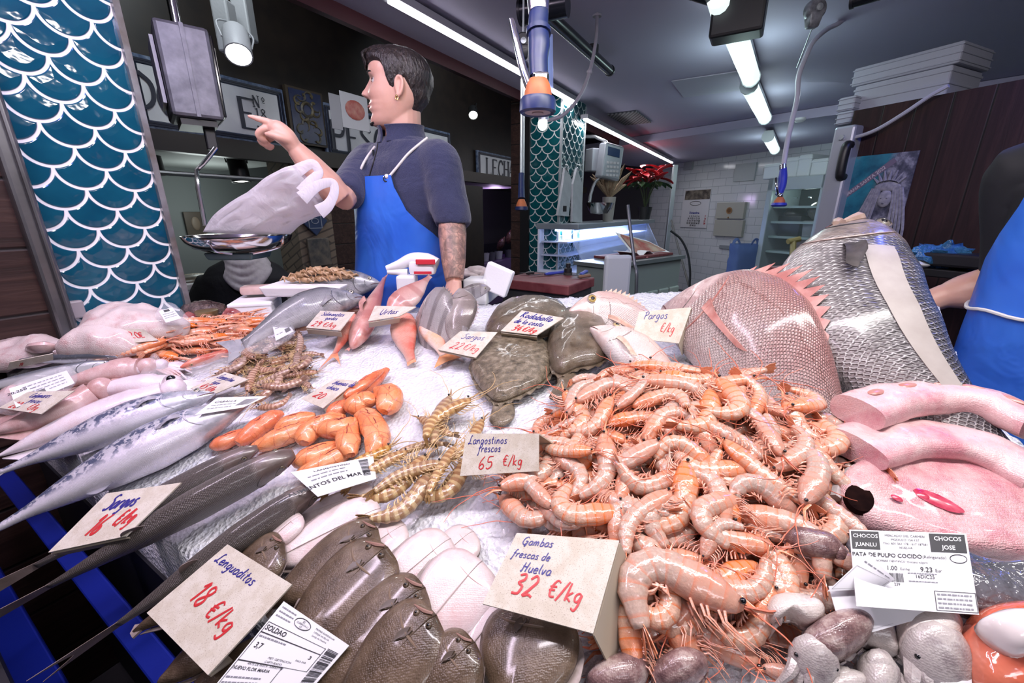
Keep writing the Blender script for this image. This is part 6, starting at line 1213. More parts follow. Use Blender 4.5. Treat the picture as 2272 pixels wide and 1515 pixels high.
mSoleF=M('sole_fringe',(.16,.12,.10),.4,col2=(.34,.27,.25),vs=60)
mCutD=flatskin('mottled_cuttlefish',(.50,.40,.36),(.24,.145,.14),(.085,.042,.046),58,.3,.14)
mCutW=flatskin('white_cuttlefish',(.58,.51,.47),(.64,.58,.54),(.40,.31,.29),34,.25,.16)
mCutG=flatskin('grey_cuttlefish',(.40,.35,.34),(.52,.47,.45),(.24,.19,.20),30,.3,.14)
mSqW=flatskin('lilac_squid_skin',(.62,.52,.57),(.74,.66,.70),(.66,.50,.52),9,.25,.14)
mSqP=flatskin('rosy_squid_skin',(.46,.26,.24),(.58,.38,.36),(.66,.50,.49),22,.25,.13)
mRoe=flatskin('roe_skin',(.74,.20,.065),(.78,.27,.11),(.80,.36,.18),18,.2,.18,vein=((.36,.04,.04),34,.04,.65))
mRoe2=flatskin('deep_roe_skin',(.66,.13,.05),(.72,.19,.08),(.76,.26,.13),20,.2,.18,vein=((.36,.04,.04),44,.03,.5))
mMeat=flatskin('pink_fillet',(.66,.36,.37),(.72,.50,.50),(.58,.24,.28),14,.4,.2)
mSteak=flatskin('swordfish_steak',(.52,.18,.22),(.64,.36,.37),(.70,.50,.49),20,.7,.2)
mMeatB=M('brown_blood_patch',(.42,.17,.14),.3,col2=(.55,.28,.25),vs=60)
def lift_n(p,l): return p+nH(p)*l
def fp(px,py,lift=0.0): return onH(px,py,lift)
# ================================================================ MACKEREL, SILVER FISH, SQUID (LEFT WING)
def lying(name,label,cat,group,hpx,tpx,dpx,prof,skin,fin,lift,**kw):
 a,b,d=fp(*hpx,lift[0]),fp(*tpx,lift[1]),fp(*dpx,lift[2])
 return fish(name,label,cat,group,a,b,d,prof,skin,fin,**kw)
G='two large mackerel on the left wing'
lying('mackerel','nearer silver mackerel with its tail hanging over the counter edge','fish',G,(552,895),(-10,1175),(225,925),'mackerel',mMack,mMackF,(.05,.05,.05),depth=1.35,thick=1.4,archz=.03,eye=(.35,.33,.22),eyer=.021,eyeu=.085,eyeth=.95,tail=(.16,.12,.75),pect=(.27,1.45,.10,.02,.01),anal=(.6,.68,.03),gill=.23)
lying('mackerel','second mackerel just above the nearer one, spotted back and dark eye','fish',G,(478,872),(0,1048),(190,890),'mackerel',mMack,mMackF,(.055,.05,.06),depth=1.25,thick=1.35,archz=.03,eye=(.30,.28,.20),eyer=.021,eyeu=.085,eyeth=.85,tail=(.16,.12,.75),pect=(.27,1.35,.10,.02,.01),gill=.23)
G='slim silver fish at the left edge'
lying('silver_fish','lower slim silver fish at the left edge under a price card','fish',G,(258,806),(-60,865),(100,800),'slim',mSilv,mSarF,(.05,.05,.07),depth=1.4,thick=1.2,eye=(.5,.5,.45),eyer=.012,eyeu=.07)
lying('silver_fish','dark backed slim silver fish lying against the pale rays','fish',G,(262,792),(30,800),(150,783),'slim',mSilv,mSarF,(.04,.04,.06),depth=1.3,thick=1.2,eye=(.5,.5,.45),eyer=.012,eyeu=.07)
def squid(label,pts,rad,mat,lift=.03,tent=None,eye=None,group='squid laid side by side',fins=True):
 P=[fp(x,y,lift) for x,y in pts]; base=sum(P,V((0,0,0)))/len(P); r=thing('squid',label,'squid',base,group)
 C=cat_rom([p-base for p in P],7); n_=len(C)
 prof=[rad*math.sin(min(1,.06+1.25*k/(n_-1))*math.pi/2)*(1 if k<n_-4 else.86)*1.12 for k in range(n_)]
 m=MB(); m.tube(C,prof,16,flat=.78,up=(0,0,1)); m.build('mantle',mat,r)
 d=(C[-1]-C[-4]).normalized(); N=nH(P[0]); sd=d.cross(N).normalized()
 if fins:
  for s_ in (-1,1):
   m=MB(); m.sheet([[C[int(n_*f)]+sd*s_*(prof[int(n_*f)]*.8+rad*1.0*math.sin(math.pi*g_)*w)-N*.2*rad for f,g_ in zip(np.linspace(.04,.5,9),np.linspace(0.02,.98,9))] for w in (0,.5,1)],.003); m.build('fin',mat,r)
 if tent:
  m=MB(); m.ball(C[-1]+d*rad*.5,(rad*.75,)*3); m.build('head',mat,r)
  for k in range(6):
   a=(k-2.5)*.24; dd=(d*math.cos(a)+sd*math.sin(a)); m=MB(); m.tube(cat_rom([C[-1]+d*rad*.8,C[-1]+d*rad+dd*tent*.5-N*.012,C[-1]+d*rad+dd*tent-N*.02+sd*R_.uniform(-.02,.02)],5),[rad*.26,rad*.15,.002],6); m.build('tentacle',mat,r)
 if eye:
  m=MB(); m.ball(C[-1]+d*rad*.5+N*rad*.55,.010); m.build('eye',mPupil,r)
 return r
squid('large lilac white squid beside the second mackerel',[(0,1010),(120,960),(250,910),(365,872)],.036,mSqW,.03,tent=.05)
squid('rosy brown squid between the price card and the lilac squid',[(-40,965),(60,935),(140,905),(205,872)],.034,mSqP,.035,tent=.07)
squid('pale lilac squid with a dark eye near the pile of langoustines',[(165,880),(240,862),(310,852),(372,850)],.026,mSqW,.03,tent=.05,eye=True)
squid('brown squid under the printed bag label at the left edge',[(-30,910),(20,893),(70,878)],.040,mSqP,.03)
squid('rosy squid behind the printed bag label',[(110,862),(190,838),(262,820),(312,815)],.030,mSqP,.03,tent=.05)
squid('small pale squid beside the tip of the clear bag',[(250,830),(300,818),(345,812)],.022,mSqW,.025,tent=.05)
G='pale rays below the tiled pillar'
for lab_,ol,th_,lf in [('large pale ray hump against the foot of the teal pillar',[(165,760),(178,728),(205,705),(255,694),(330,692),(380,706),(425,722),(405,745),(320,752),(240,762)],.06,.05),('pale ray in front of the hump, under the price card',[(130,792),(150,768),(190,748),(250,738),(300,745),(330,770),(290,790),(220,797)],.06,.035),('pale ray at the left edge with its flap folded over',[(-50,830),(-30,785),(30,768),(90,757),(150,762),(140,790),(60,815)],.05,.02)]:
 o=patch('ray',ol,th_,mRay,lf,wob=.012,wsc=24,edge=.2)[0]; tag(o,lab_,'fish',G)
m=MB(); P=[fp(62,778,.05),fp(95,772,.06),fp(125,768,.055)]; b0=P[0]; m.tube(cat_rom([p-b0 for p in P],5),[.006,.022,.020,.008],10,flat=.6); o=m.build('fish_liver',mSqP); o.location=b0; tag(o,'brown liver lobe lying on the folded ray at the left edge','offal')
# ================================================================ LONG DARK MULLET
G='long dark mullet at the front edge'
kw=dict(eye=(.20,.16,.10),eyer=.013,eyeu=.07,eyeth=1.25,gill=.17,tail=(.30,.045,.45),mouth=(.05,1.5))
lying('mullet','dark mullet half under the card priced 16, tail off the edge','fish',G,(572,994),(80,1255),(330,1075),'mullet',mMul,mMulF,(.04,.035,.075),depth=.85,thick=1.0,**kw)
lying('mullet','long dark mullet with reddish snout beside the orange roe','fish',G,(652,1005),(110,1300),(400,1100),'mullet',mMul,mMulF,(.05,.05,.10),depth=1.05,thick=1.1,archz=.01,dorsal=(.62,.72,.05,0),**kw)
lying('mullet','thick scaly mullet with its head under the curled printed label','fish',G,(715,1075),(262,1385),(495,1165),'mullet',mMul,mMulF,(.05,.05,.11),depth=1.15,thick=1.15,archz=.015,dorsal=(.62,.72,.05,0),**kw)
# ================================================================ SOLES
def sole(lab_,hpx,tpx,wpx,lf,skin=mSole,group='dark soles dark side up',th=None,face=True,roll=0.0,tail=True,white=False):
 th=th or (.010 if white else.015); A,B=fp(*hpx,lf[0]),fp(*tpx,lf[1]); Wd=None
 X=(A-B); L=X.length; X.normalize(); N=nH((A+B)/2); N=(N-X*N.dot(X)).normalized(); Y=N.cross(X)
 if roll:N,Y=(N*math.cos(roll)+Y*math.sin(roll)),(Y*math.cos(roll)-N*math.sin(roll))
 mid=(A+B)/2; kpx=(mid-CAM).dot(V((0,CP,-SP))); hw=wpx/2/FPX*kpx*1.25
 tab=[(0,.03),(.02,.45),(.06,.68),(.14,.90),(.28,1.0),(.45,.97),(.62,.80),(.78,.55),(.9,.26),(.97,.12),(1,.08)]
 us=[0,.02,.06,.14,.28,.45,.62,.78,.9,1]
 w= lambda u:np.interp(u,[q[0] for q in tab],[q[1] for q in tab])*hw
 pts=[A-X*(L*u)+Y*w(u) for u in us]+[A-X*(L*u)-Y*w(u) for u in us[::-1]]
 r=thing('sole',lab_,'fish',mid,group)
 body,C,N2,X2,Y2=patch('body',None,th,skin,pts3=pts,axis=(B,A),parent=None,rings=8,edge=.3,dens=3,centre=A-X*(L*.42))
 body.location=body.location-mid; body.parent=r
 for s_ in (-1,1):
  g=[[A-X*(L*u)+Y*(s_*(w(u)*(.97+.13*q_)))-mid-N*.004+X*(-.008*q_) for u in np.linspace(.05,.93,40)] for q_ in (0,.5,1)]
  m=MB(); m.sheet(g,.0016); m.build('fringe_fin',mSoleF,r)
 if tail:
  g=[[B-mid+X*(.012-.0*q_)-X*(L*.10*q_*(1-.25*abs(f)))+Y*(f*hw*(.10+.22*q_)) for f in np.linspace(-1,1,9)] for q_ in (0,.35,.7,1)]
  m=MB(); m.sheet(g,.003); m.build('tail_fin',mSoleF,r)
 if not white:
  for k,(u,f) in enumerate(((.075,-.12),(.10,.32))):
   c=A-X*(L*u)+Y*(f*hw)+N*(th*.56)-mid; R=hw*.062
   m=MB(); m.ball(c,(R*1.3,R*1.3,R*1.1),12,8,axes=(X,Y,N)); e=m.build('eye',skin,r)
   m=MB(); m.ball(c+N*R*.75+X*R*.1,(R*.6,R*.6,R*.5),10,6,axes=(X,Y,N)); m.build('pupil',mPupil,e)
  q=[A-X*(L*u)+Y*(f*hw)-mid+N*(th*h_) for u,f,h_ in ((.012,.05,.35),(.05,.22,.55),(.085,.52,.5))]
  m=MB(); m.tube(cat_rom(q,4),[hw*.03,hw*.045,hw*.015],6); m.build('mouth',M('sole_lip',(.30,.17,.14),.35),r)
  q=[A-X*(L*u)+Y*(f*hw)-mid+N*(th*h_) for u,f,h_ in ((.20,-.55,.55),(.225,-.1,.78),(.225,.35,.75),(.17,.75,.5))]
  m=MB(); m.tube(cat_rom(q,5),[hw*.01,hw*.03,hw*.03,hw*.01],6); m.build('gill_edge',M('sole_gill',(.20,.14,.10),.35),r)
  g=[[A-X*(L*(.225+q_*.10)-.006*abs(f))+Y*(hw*(.10+.10*q_+f*(.05+.05*math.sin(3*q_))))-mid+N*(th*(.80+.10*q_)) for f in np.linspace(-1,1,6)] for q_ in (0,.3,.6,.85,1)]
  m=MB(); m.sheet(g,.0016); m.build('pectoral_fin',M('sole_pectoral',(.085,.062,.048),.4),r)
 else:
  m=MB(); m.tube([A-X*(L*u)+Y*(.0)-mid+N*(th*h_) for u,h_ in ((.2,.88),(.4,.95),(.7,.93),(.9,.6))],[.0006,.0011,.0008],5); m.build('centre_line',M('sole_line',(.64,.52,.51),.4),r)
  q=[A-X*(L*u)+Y*(f*hw)-mid+N*(th*h_) for u,f,h_ in ((.16,-.7,.5),(.2,-.1,.8),(.18,.5,.62))]; m=MB(); m.tube(cat_rom(q,5),[hw*.006,hw*.012,hw*.006],6); m.build('gill_edge',M('sole_pink',(.62,.40,.40),.35),r)
 return r
GD,GW='dark soles dark side up','soles turned pale side up'
sole('narrow dark sole whose tail pokes out left of the card priced 18',(600,1225),(300,1400),75,(.012,.01))
sole('dark sole tail end below the left corner of the card priced 18',(520,1395),(350,1520),70,(.012,.01))
sole('lower dark sole tail under the bottom corner of the card priced 18',(600,1440),(395,1560),80,(.012,.01))
sole('pale sole strip under the striped prawns by the curled label',(830,1092),(600,1178),62,(.012,.012),mSoleW,GW,white=True)
sole('long pale sole lying left of the striped prawn tails',(845,1128),(585,1258),92,(.03,.03),mSoleW,GW,white=True,roll=-.25)
sole('pale sole half hidden right of the rear dark sole heads',(900,1165),(720,1300),90,(.015,.012),mSoleW,GW,white=True)
sole('small pale sole with rosy snout beside the dark face at the left',(672,1145),(570,1235),55,(.045,.035),mSoleW,GW,white=True)
sole('dark sole with upright face left of the others behind the card',(632,1205),(470,1340),110,(.05,.03))
sole('rear dark sole whose head shows behind the big central one',(840,1175),(590,1350),120,(.045,.035))
sole('short pale sole nearest the price card for the prawns',(1052,1180),(930,1290),85,(.012,.012),mSoleW,GW,white=True)
sole('rear of the two large pale soles in the middle',(1000,1195),(800,1365),108,(.030,.030),mSoleW,GW,white=True,roll=-.2)
sole('foremost large pale sole, broad and rounded, in the middle',(1070,1245),(900,1450),150,(.045,.045),mSoleW,GW,white=True,roll=-.2)
sole('big central dark sole with a black side fin showing',(862,1215),(600,1490),165,(.055,.045))
sole('pale sole strip at the lower left corner of the prawn price card',(1125,1345),(1000,1500),85,(.035,.03),mSoleW,GW,white=True)
sole('dark sole with wrinkled head beneath the reddish headed one',(945,1305),(650,1560),150,(.065,.05))
sole('glossy dark sole with a red mark on its head',(970,1365),(720,1640),165,(.085,.06))
sole('small dark sole with a rosy cheek at the bottom middle',(1055,1425),(870,1640),125,(.085,.06))
sole('broad dark sole at the bottom below the prawn price card',(1190,1345),(1130,1620),190,(.05,.05),roll=.15)
# ================================================================ ROE
GR='orange roe sacs in a heap'
def roe(lab_,pts,rad,mat=None,lift=.014,bend=.0):
 P=[fp(x,y,lift) for x,y in pts]; b0=sum(P,V((0,0,0)))/len(P); C=cat_rom([p-b0 for p in P],9); n_=len(C); R_s=R_.random()
 pr=[rad*1.1*max(.12,math.sin(math.pi*(.06+.90*(k/(n_-1))**.85))**.6) for k in range(n_)]; m=MB()
 m.tube(C,pr,14,up=(0,0,1),flat=.82)
 m.v=[v+V((mn.noise(v*45+V((R_s*9,0,0))),mn.noise(v*45+V((0,5,0))),mn.noise(v*45+V((0,0,3)))))*rad*.16+V((mn.noise(v*130),mn.noise(v*130+V((4,0,0))),0))*rad*.07 for v in m.v]
 o=m.build('roe_sac',mat or mRoe); o.location=b0; tag(o,lab_,'roe',GR)
 m=MB(); q=[c+V((0,0,p_*.80)) for c,p_ in zip(C[2:-2],pr[2:-2])]; q=[v+V((mn.noise(v*120),mn.noise(v*120+V((7,0,0))),0))*rad*.25 for v in q[int(len(q)*.15):int(len(q)*.8)]]
 m.tube(q,[.0004,.0011,.0004],5); m.build('vein',M('dark_vein',(.22,.03,.04),.3),o); return o
roe('roe sac at the far left tip of the heap, rounded end',[(468,990),(505,978),(545,955)],.017,mRoe2)
roe('deep orange roe sac running up to a cut end on the left',[(528,985),(565,955),(600,930),(628,915)],.021,mRoe2,.02)
roe('long roe sac low on the left beside the reddish mullet snout',[(560,995),(610,975),(660,955),(690,935)],.021,mRoe,.018)
roe('roe sac on the left arching above the long one',[(610,955),(655,935),(700,922)],.019,mRoe,.022)
roe('plump roe sac with a dark bruise in the centre',[(672,985),(690,955),(735,935),(765,925)],.023,mRoe,.026)
roe('roe sac behind the plump bruised one',[(700,950),(760,950),(775,930)],.024,mRoe,.024)
roe('front roe sac pointing to the printed label',[(650,1030),(700,1010),(750,985)],.021,mRoe,.016)
roe('foremost pale roe sac with a dark thread across it',[(660,1052),(715,1030),(765,1000),(770,985)],.018,mRoe,.016)
roe('left sac of the upright pair at the right of the heap',[(778,1010),(772,970),(785,930)],.020,mRoe,.024)
roe('right sac of the upright pair at the right of the heap',[(825,1008),(838,970),(815,925),(790,920)],.022,mRoe,.024)
roe('fat roe sac folded over at the upper right',[(852,915),(865,880),(835,862)],.026,mRoe,.030)
roe('roe sac next to the folded one, behind the price card',[(775,915),(800,892),(835,885)],.025,mRoe,.028)
roe('small red roe sac under the tilted price card',[(728,925),(755,905),(780,895)],.018,mRoe2,.018)
roe('upper roe sac stretching to the top of the heap',[(745,895),(790,870),(830,845),(860,818)],.018,mRoe2,.022)
roe('slim roe sac lying along the upper one',[(765,880),(810,850),(850,820)],.013,mRoe2,.036)
# ================================================================ RED FISH, BASS AND BREAM AT THE BACK
lying('sea_bass','grey sea bass with dark cheek spot, front one of the two','fish','grey sea bass at the back',(812,662),(540,765),(690,640),'bass',mBass,mBassF,(.075,.035,.13),depth=1.35,thick=1.5,archz=.10,eye=(.55,.52,.42),eyer=.022,eyeu=.10,eyeth=1.0,tail=(.15,.10,.3),pect=(.27,1.6,.12,.03,.01),gill=.24,mouth=(.10,1.6))
lying('sea_bass','second sea bass behind, its pale open head towards the apron','fish','grey sea bass at the back',(845,628),(640,668),(750,600),'bass',mBass,mBassF,(.075,.05,.13),depth=1.5,thick=1.5,archz=.05,eye=(.55,.52,.42),eyer=.022,eyeu=.10,eyeth=1.0,gill=.24,mouth=(.10,1.6))
GM='red mullet with their price card'
lying('red_mullet','curved red mullet lying in front of the sea bass','fish',GM,(806,690),(636,712),(720,668),'mull_red',mRed,mRedF,(.03,.03,.05),depth=1.2,thick=1.4,archz=.10,eye=(.62,.40,.12),eyer=.025,eyeu=.13,eyeth=1.0,tail=(.14,.10,.5),pect=(.27,1.7,.13,.03,.01))
lying('red_mullet','pinkish mullet behind the left side of the same price card','fish',GM,(720,718),(640,735),(690,712),'mull_red',mPink,mRedF,(.03,.03,.05),depth=1.1,thick=1.1,eye=(.62,.40,.12),eyer=.025,eyeu=.13)
lying('red_mullet','red mullet hanging tail down onto bare ice','fish',GM,(775,695),(742,785),(795,745),'mull_red',mRed,mRedF,(.05,.012,.03),depth=1.3,thick=1.3,archz=.06,eye=(.62,.40,.12),eyer=.025,eyeu=.13,tail=(.30,.16,.75))
lying('red_mullet','red fish body tail down below the first bream card','fish',GM,(885,700),(912,800),(930,745),'mull_red',mRed,mRedF,(.045,.012,.035),depth=1.5,thick=1.4,eye=(.62,.40,.12),eyer=.02,eyeu=.13,tail=(.06,.05,.2))
lying('red_mullet','paler orange fish with its tail fin spread on the ice','fish',GM,(942,700),(985,788),(990,735),'mull_red',mPink,M('orange_tail',(.72,.26,.08),.4,col2=(.76,.40,.20),vs=60),(.05,.014,.035),depth=1.6,thick=1.4,eye=(.62,.40,.12),eyer=.02,eyeu=.13,tail=(.16,.17,.15))
lying('red_gurnard','long reddish fish standing on end beside the blue apron','fish','reddish bream around their card',(782,772),(852,618),(840,700),'mull_red',mUrt,mUrtF,(.015,.10,.07),depth=1.0,thick=1.2,eye=None,eyer=0,tail=(.05,.04,.2),mouth=None,gill=0,pect=(.35,1.2,.3,.06,.01))
lying('red_bream','rosy bream leaning with its tail up behind its price card','fish','reddish bream around their card',(862,702),(955,612),(885,630),'bream',mUrt,mUrtF,(.05,.13,.12),depth=1.05,thick=1.0,eye=(.6,.4,.2),eyer=0,mouth=None,gill=0)
lying('red_bream','rosy fish flank below the card beside the long reddish fish','fish','reddish bream around their card',(830,712),(775,772),(845,752),'bream',mUrt,mUrtF,(.05,.015,.03),depth=.8,thick=1.0,eye=(.6,.4,.2),eyer=0,mouth=None,gill=0,tail=(.1,.08,.3))
GS='silver bream around their card'
lying('silver_bream','bream head with open mouth peeping out behind the others','fish',GS,(1088,640),(985,665),(1045,612),'bream',mSar,mSarF,(.05,.05,.11),depth=.8,thick=1.0,eye=(.6,.55,.4),eyer=.025,eyeu=.15)
lying('silver_bream','broad barred silver bream with upright flank','fish',GS,(925,705),(1035,742),(990,628),'bream',mSar,mSarF,(.05,.05,.15),depth=2.1,thick=1.3,eye=None,eyer=0,mouth=None,gill=.2,dorsal=(.3,.85,.05,1))
lying('silver_bream','brown streaked silver bream leaning over the barred one','fish',GS,(1022,640),(1012,782),(1068,700),'bream',mSar2,mSarF,(.13,.015,.08),depth=1.1,thick=1.2,eye=None,eyer=0,mouth=None,gill=.2,tail=(.16,.12,.3),dorsal=(.2,.85,.05,1))
def turbot(lab_,ol,tail_ol,th_,mat,lf,axis):
 C0=fp(*axis[0],lf); r=thing('turbot',lab_,'fish',C0,'turbot beside their card')
 o,C,N,X,Y=patch('body',ol,th_,mat,lf,axis=(fp(*axis[1],lf),fp(*axis[0],lf)),parent=r,wob=.0025,wsc=60,edge=.25)
 if tail_ol:patch('tail_fin',tail_ol,.010,mat,max(.006,lf-.012),parent=r,rings=5,wob=.002,wsc=90)
 P=[onH(x,y,lf) for x,y in ol]; P=cat_rom(P+[P[0]],6)
 g=[[C+(p-C)*q_-N*.003+N*(.0035*math.sin(i*1.9))*(q_>1) for i,p in enumerate(P)] for q_ in (.95,1.0,1.055)]
 m=MB(); m.sheet(g,.0018); m.v=[v for v in m.v]; m.build('fringe_fin',mat,r,world=True)
 return r
turbot('dark turbot at the back left behind its price card',[(1080,742),(1092,702),(1130,675),(1190,668),(1245,678),(1262,705),(1225,740),(1150,748)],None,.05,mTur2,.035,((1170,690),(1100,740)))
turbot('smooth dark turbot at the right with its fan tail on the ice',[(1215,760),(1228,715),(1268,690),(1318,690),(1345,725),(1352,780),(1325,806),(1280,815),(1245,830),(1222,810)],[(1232,812),(1262,815),(1290,850),(1275,872),(1240,888),(1218,882),(1236,850)],.045,mTur2,.028,((1290,700),(1250,830)))
turbot('front turbot, freckled and rough, with its tail towards the prawns',[(1044,815),(1055,782),(1085,752),(1130,737),(1180,742),(1214,762),(1226,800),(1216,835),(1180,862),(1140,882),(1105,892),(1085,880),(1060,855)],[(1090,875),(1128,875),(1142,905),(1138,930),(1112,946),(1086,935),(1092,905)],.035,mTur,.018,((1140,745),(1105,890)))
fish('sea_bream','upper silver pink sea bream facing left with a golden eye','fish','sea bream by their card',at(1262,690,1.10),at(1500,730,1.10),at(1378,610,1.12),'bream',mPar,mParF,depth=.97,thick=1.25,archz=.02,eye=(.42,.30,.10),eyer=.042,eyeu=.185,eyeth=.95,dorsal=(.30,.8,.06,1),gill=.33,mouth=(.12,1.9),pect=(.34,1.75,.25,.04,.012),sides=(1,-1))
fish('sea_bream','lower pale sea bream curving down into the pile of prawns','fish','sea bream by their card',at(1312,728,.93),at(1545,905,.74),at(1480,745,.90),'bream',mPar,mParF,depth=.86,thick=1.2,archz=.05,eye=(.40,.30,.14),eyer=.032,eyeu=.15,eyeth=.95,gill=.28,mouth=(.09,1.9),pect=(.28,1.9,.26,.035,.03),dorsal=(.3,.8,.03,1))
fish('great_sea_bream','very large rosy sea bream on its side in the middle right','fish',None,at(1478,678,1.0),at(1885,990,.63),at(1790,620,.77),'pargo',mBig,mBigF,depth=1.22,thick=.95,archz=.10,eye=(.3,.2,.15),eyer=.0,eyeu=.1,dorsal=(.22,.78,.10,1),tail=(.16,.12,.4),gill=.26,pect=(.26,1.45,.32,.018,.004),anal=(.62,.78,.05),mouth=(.08,1.8),gillmat=mBigF)
cv=fish('great_corvina','huge dark silver fish at the right with its mouth pointing up','fish',None,at(1893,500,.96),at(2330,1100,.52),at(2330,640,.72),'corvina',mCor,mCorF,depth=1.24,thick=1.02,archz=-.16,eye=(.16,.14,.12),eyer=.022,eyeu=.10,eyeth=.80,gill=.22,mouth=(.10,2.0),pect=(.28,1.55,.16,.035,.03),gillmat=M('corvina_gill',(.42,.32,.29),.3))
CB=CAM-cv.root.location; SG=1 if (cv.S(.5,1.2)-CB).length<(cv.S(.5,-1.2)-CB).length else -1
m=MB(); g=[]
for k in range(15):
 u=.30+.50*k/14; g.append([cv.S(u,SG*(1.02+.42*f),.012) for f in np.linspace(0,1,6)])
m.sheet(g,.0012); o=m.build('label_strip',M('wet_paper_strip',(.31,.27,.25),.5,col2=(.37,.33,.31),vs=20))
c_=sum((v.co for v in o.data.vertices),V((0,0,0)))/len(o.data.vertices); o.data.transform(Matrix.Translation(-c_)); o.location=c_+cv.root.location; tag(o,'long beige paper strip stuck along the huge dark fish','paper strip')
m=MB(); m.tube(cat_rom([cv.S(.006,SG*.9,.02),cv.S(.05,SG*1.45,.03),cv.S(.105,SG*1.75,.02)],6)[::1],[.008,.014,.006],8); m.tube(cat_rom([cv.S(.012,SG*2.4,.02),cv.S(.05,SG*2.15,.03),cv.S(.10,SG*1.95,.03)],6),[.007,.012,.006],8)
m.build('lips',M('pale_lips',(.30,.20,.16),.35,col2=(.42,.31,.26),vs=30),cv.root)
# ================================================================ FILLETS AND STEAK, RIGHT
def fillet(lab_,pts,w,h,lift):
 P=[fp(x,y,lift) for x,y in pts]; b0=P[0]; C=cat_rom([p-b0 for p in P],8); vs,uv,fs=[],[],[]; n=24
 for i,p in enumerate(C):
  d=(C[min(i+1,len(C)-1)]-C[max(i-1,0)]).normalized(); s_=d.cross(UZ).normalized()
  for k in range(n):
   t_=2*math.pi*k/n; x=math.copysign(abs(math.cos(t_))**.75,math.cos(t_))*w; z=math.copysign(abs(math.sin(t_))**.75,math.sin(t_))*h
   q=p+s_*x+UZ*z; vs.append(q+V((0,0,1))*.004*mn.noise(q*28)); uv.append((i/len(C),k/n))
 m_=len(C); fs=[[i*n+k,i*n+(k+1)%n,(i+1)*n+(k+1)%n,(i+1)*n+k] for i in range(m_-1) for k in range(n)]+[list(range(n))[::-1],[(m_-1)*n+k for k in range(n)]]
 o=mesh('fillet',vs,fs,mMeat,None,uv); o.location=b0; autosmooth(o,60); return tag(o,lab_,'fish fillet','thick pink fillets at the right'),C,w,h
o,C,w,h=fillet('upper pink fillet bar with brown blood spots along its top',[(1900,915),(1990,888),(2090,880),(2190,898),(2300,945)],.034,.020,.075)
for k in (4,10,16,21,27):
 d=(C[min(k+1,len(C)-1)]-C[k-1]).normalized(); m=MB(); m.ball(C[k]+UZ*(h*.97)-d.cross(UZ)*w*.15,(.016,.007,.0025),14,6,axes=(d,d.cross(UZ),UZ)); m.build('blood_spot',mMeatB,o)
fillet('lower pink fillet bar lying in front of the spotted one',[(1895,995),(1985,972),(2100,978),(2210,1010),(2310,1060)],.040,.018,.055)
r=thing('fish_steak','round pink swordfish steak with a dark hole at its left','fish steak',fp(2060,1120,.04))
st_o=patch('flesh',[(1853,1105),(1868,1062),(1920,1032),(2000,1015),(2090,1018),(2180,1040),(2280,1085),(2320,1160),(2290,1240),(2180,1240),(2060,1220),(1950,1190),(1880,1150)],.045,mSteak,.03,parent=r,edge=.92,bulge=.2,wob=.003,wsc=40)
P=[onH(x,y,.03+.012) for x,y in [(1853,1105),(1868,1062),(1920,1032),(2000,1015),(2090,1018),(2180,1040),(2280,1085),(2320,1160)]]
m=MB(); m.tube(cat_rom(P,6),.006,6); m.build('skin_edge',M('steak_skin',(.20,.17,.17),.35,col2=(.55,.50,.49),vs=40),r,world=True)
NS=nH(st_o[1]); c_=fp(1907,1105,.0535); m=MB(); ax=(fp(1912,1085,.062)-fp(1902,1125,.062)).normalized(); ay=NS.cross(ax)
m.lathe([(1.0,-.004),(.9,.0015),(.7,.002),(.4,.0022),(0,.0022)],c_,22,axes=(ax*.022,ay*.015,NS)); m.build('cavity_disc',M('cavity_shade',(.006,.002,.002),.9,col2=(.014,.005,.004),vs=60,spec=.05),r,world=True)  # solid dark disc; the shade inside the hole is only its colour
for px_,py_,a_,b_ in ((2080,1110,.022,.010),(2050,1100,.008,.006),(2110,1122,.012,.006),(1990,1105,.006,.004)):m=MB(); m.ball(fp(px_,py_,.058),(a_,b_,.0016),12,6,axes=(ax.cross(NS),ax,NS)); m.build('blood_mark',M('blood_red',(.42,.02,.06),.2,col2=(.58,.10,.15),vs=90),r,world=True)
# ================================================================ CUTTLEFISH
def cuttle(lab_,ol,mat,th_,lf,tent=None,name='cuttlefish',tmat=None,nt=6,grp='small cuttlefish at the bottom right'):
 C0=fp(*ol[0],lf); r=thing(name,lab_,'cuttlefish',C0,grp)
 o,C,N,X,Y=patch('mantle',ol,th_,mat,lf,parent=r,wob=.003,wsc=35,edge=.55,bulge=.6)
 Q=cat_rom([onH(x,y,lf) for x,y in ol]+[onH(*ol[0],lf)],6); g=[[C+(p-C)*q_+N*(.003*math.sin(i*1.3)*(q_>1)-.002) for i,p in enumerate(Q)] for q_ in (.94,1.0,1.07)]; m=MB(); m.sheet(g,.0016); m.build('skirt_fin',tmat or mat,r,world=True)
 if tent:
  a,b,hw=fp(*tent[0],lf+.008),fp(*tent[1],lf*.6+.004),tent[2]; d=(b-a); s_=d.cross(N).normalized()
  m=MB(); m.ball(a.lerp(b,.15)-C0,(hw*1.1,hw,hw*.9),14,10,axes=(d.normalized(),s_,N)); m.v=[v+V((1,1,1))*.002*mn.noise(v*80) for v in m.v]; m.build('head',tmat or mat,r)
  for k in range(nt):
   f=(k-(nt-1)/2)/(nt/2); m=MB(); q=[a.lerp(b,.2)+s_*hw*f*.8-C0,a.lerp(b,.6)+s_*hw*f*1.1+N*R_.uniform(0,.008)-C0,b+s_*hw*(f*1.5+R_.uniform(-.3,.3))-C0+N*R_.uniform(-.004,.006)]
   m.tube(cat_rom(q,5),[hw*.30,hw*.24,hw*.08],7); m.build('tentacle',tmat or mat,r)
  for s2 in (-1,1):m=MB(); m.ball(a.lerp(b,.2)+s_*hw*.75*s2+N*hw*.45-C0,hw*.10,8,6); m.build('eye',mPupil,r)
 return r
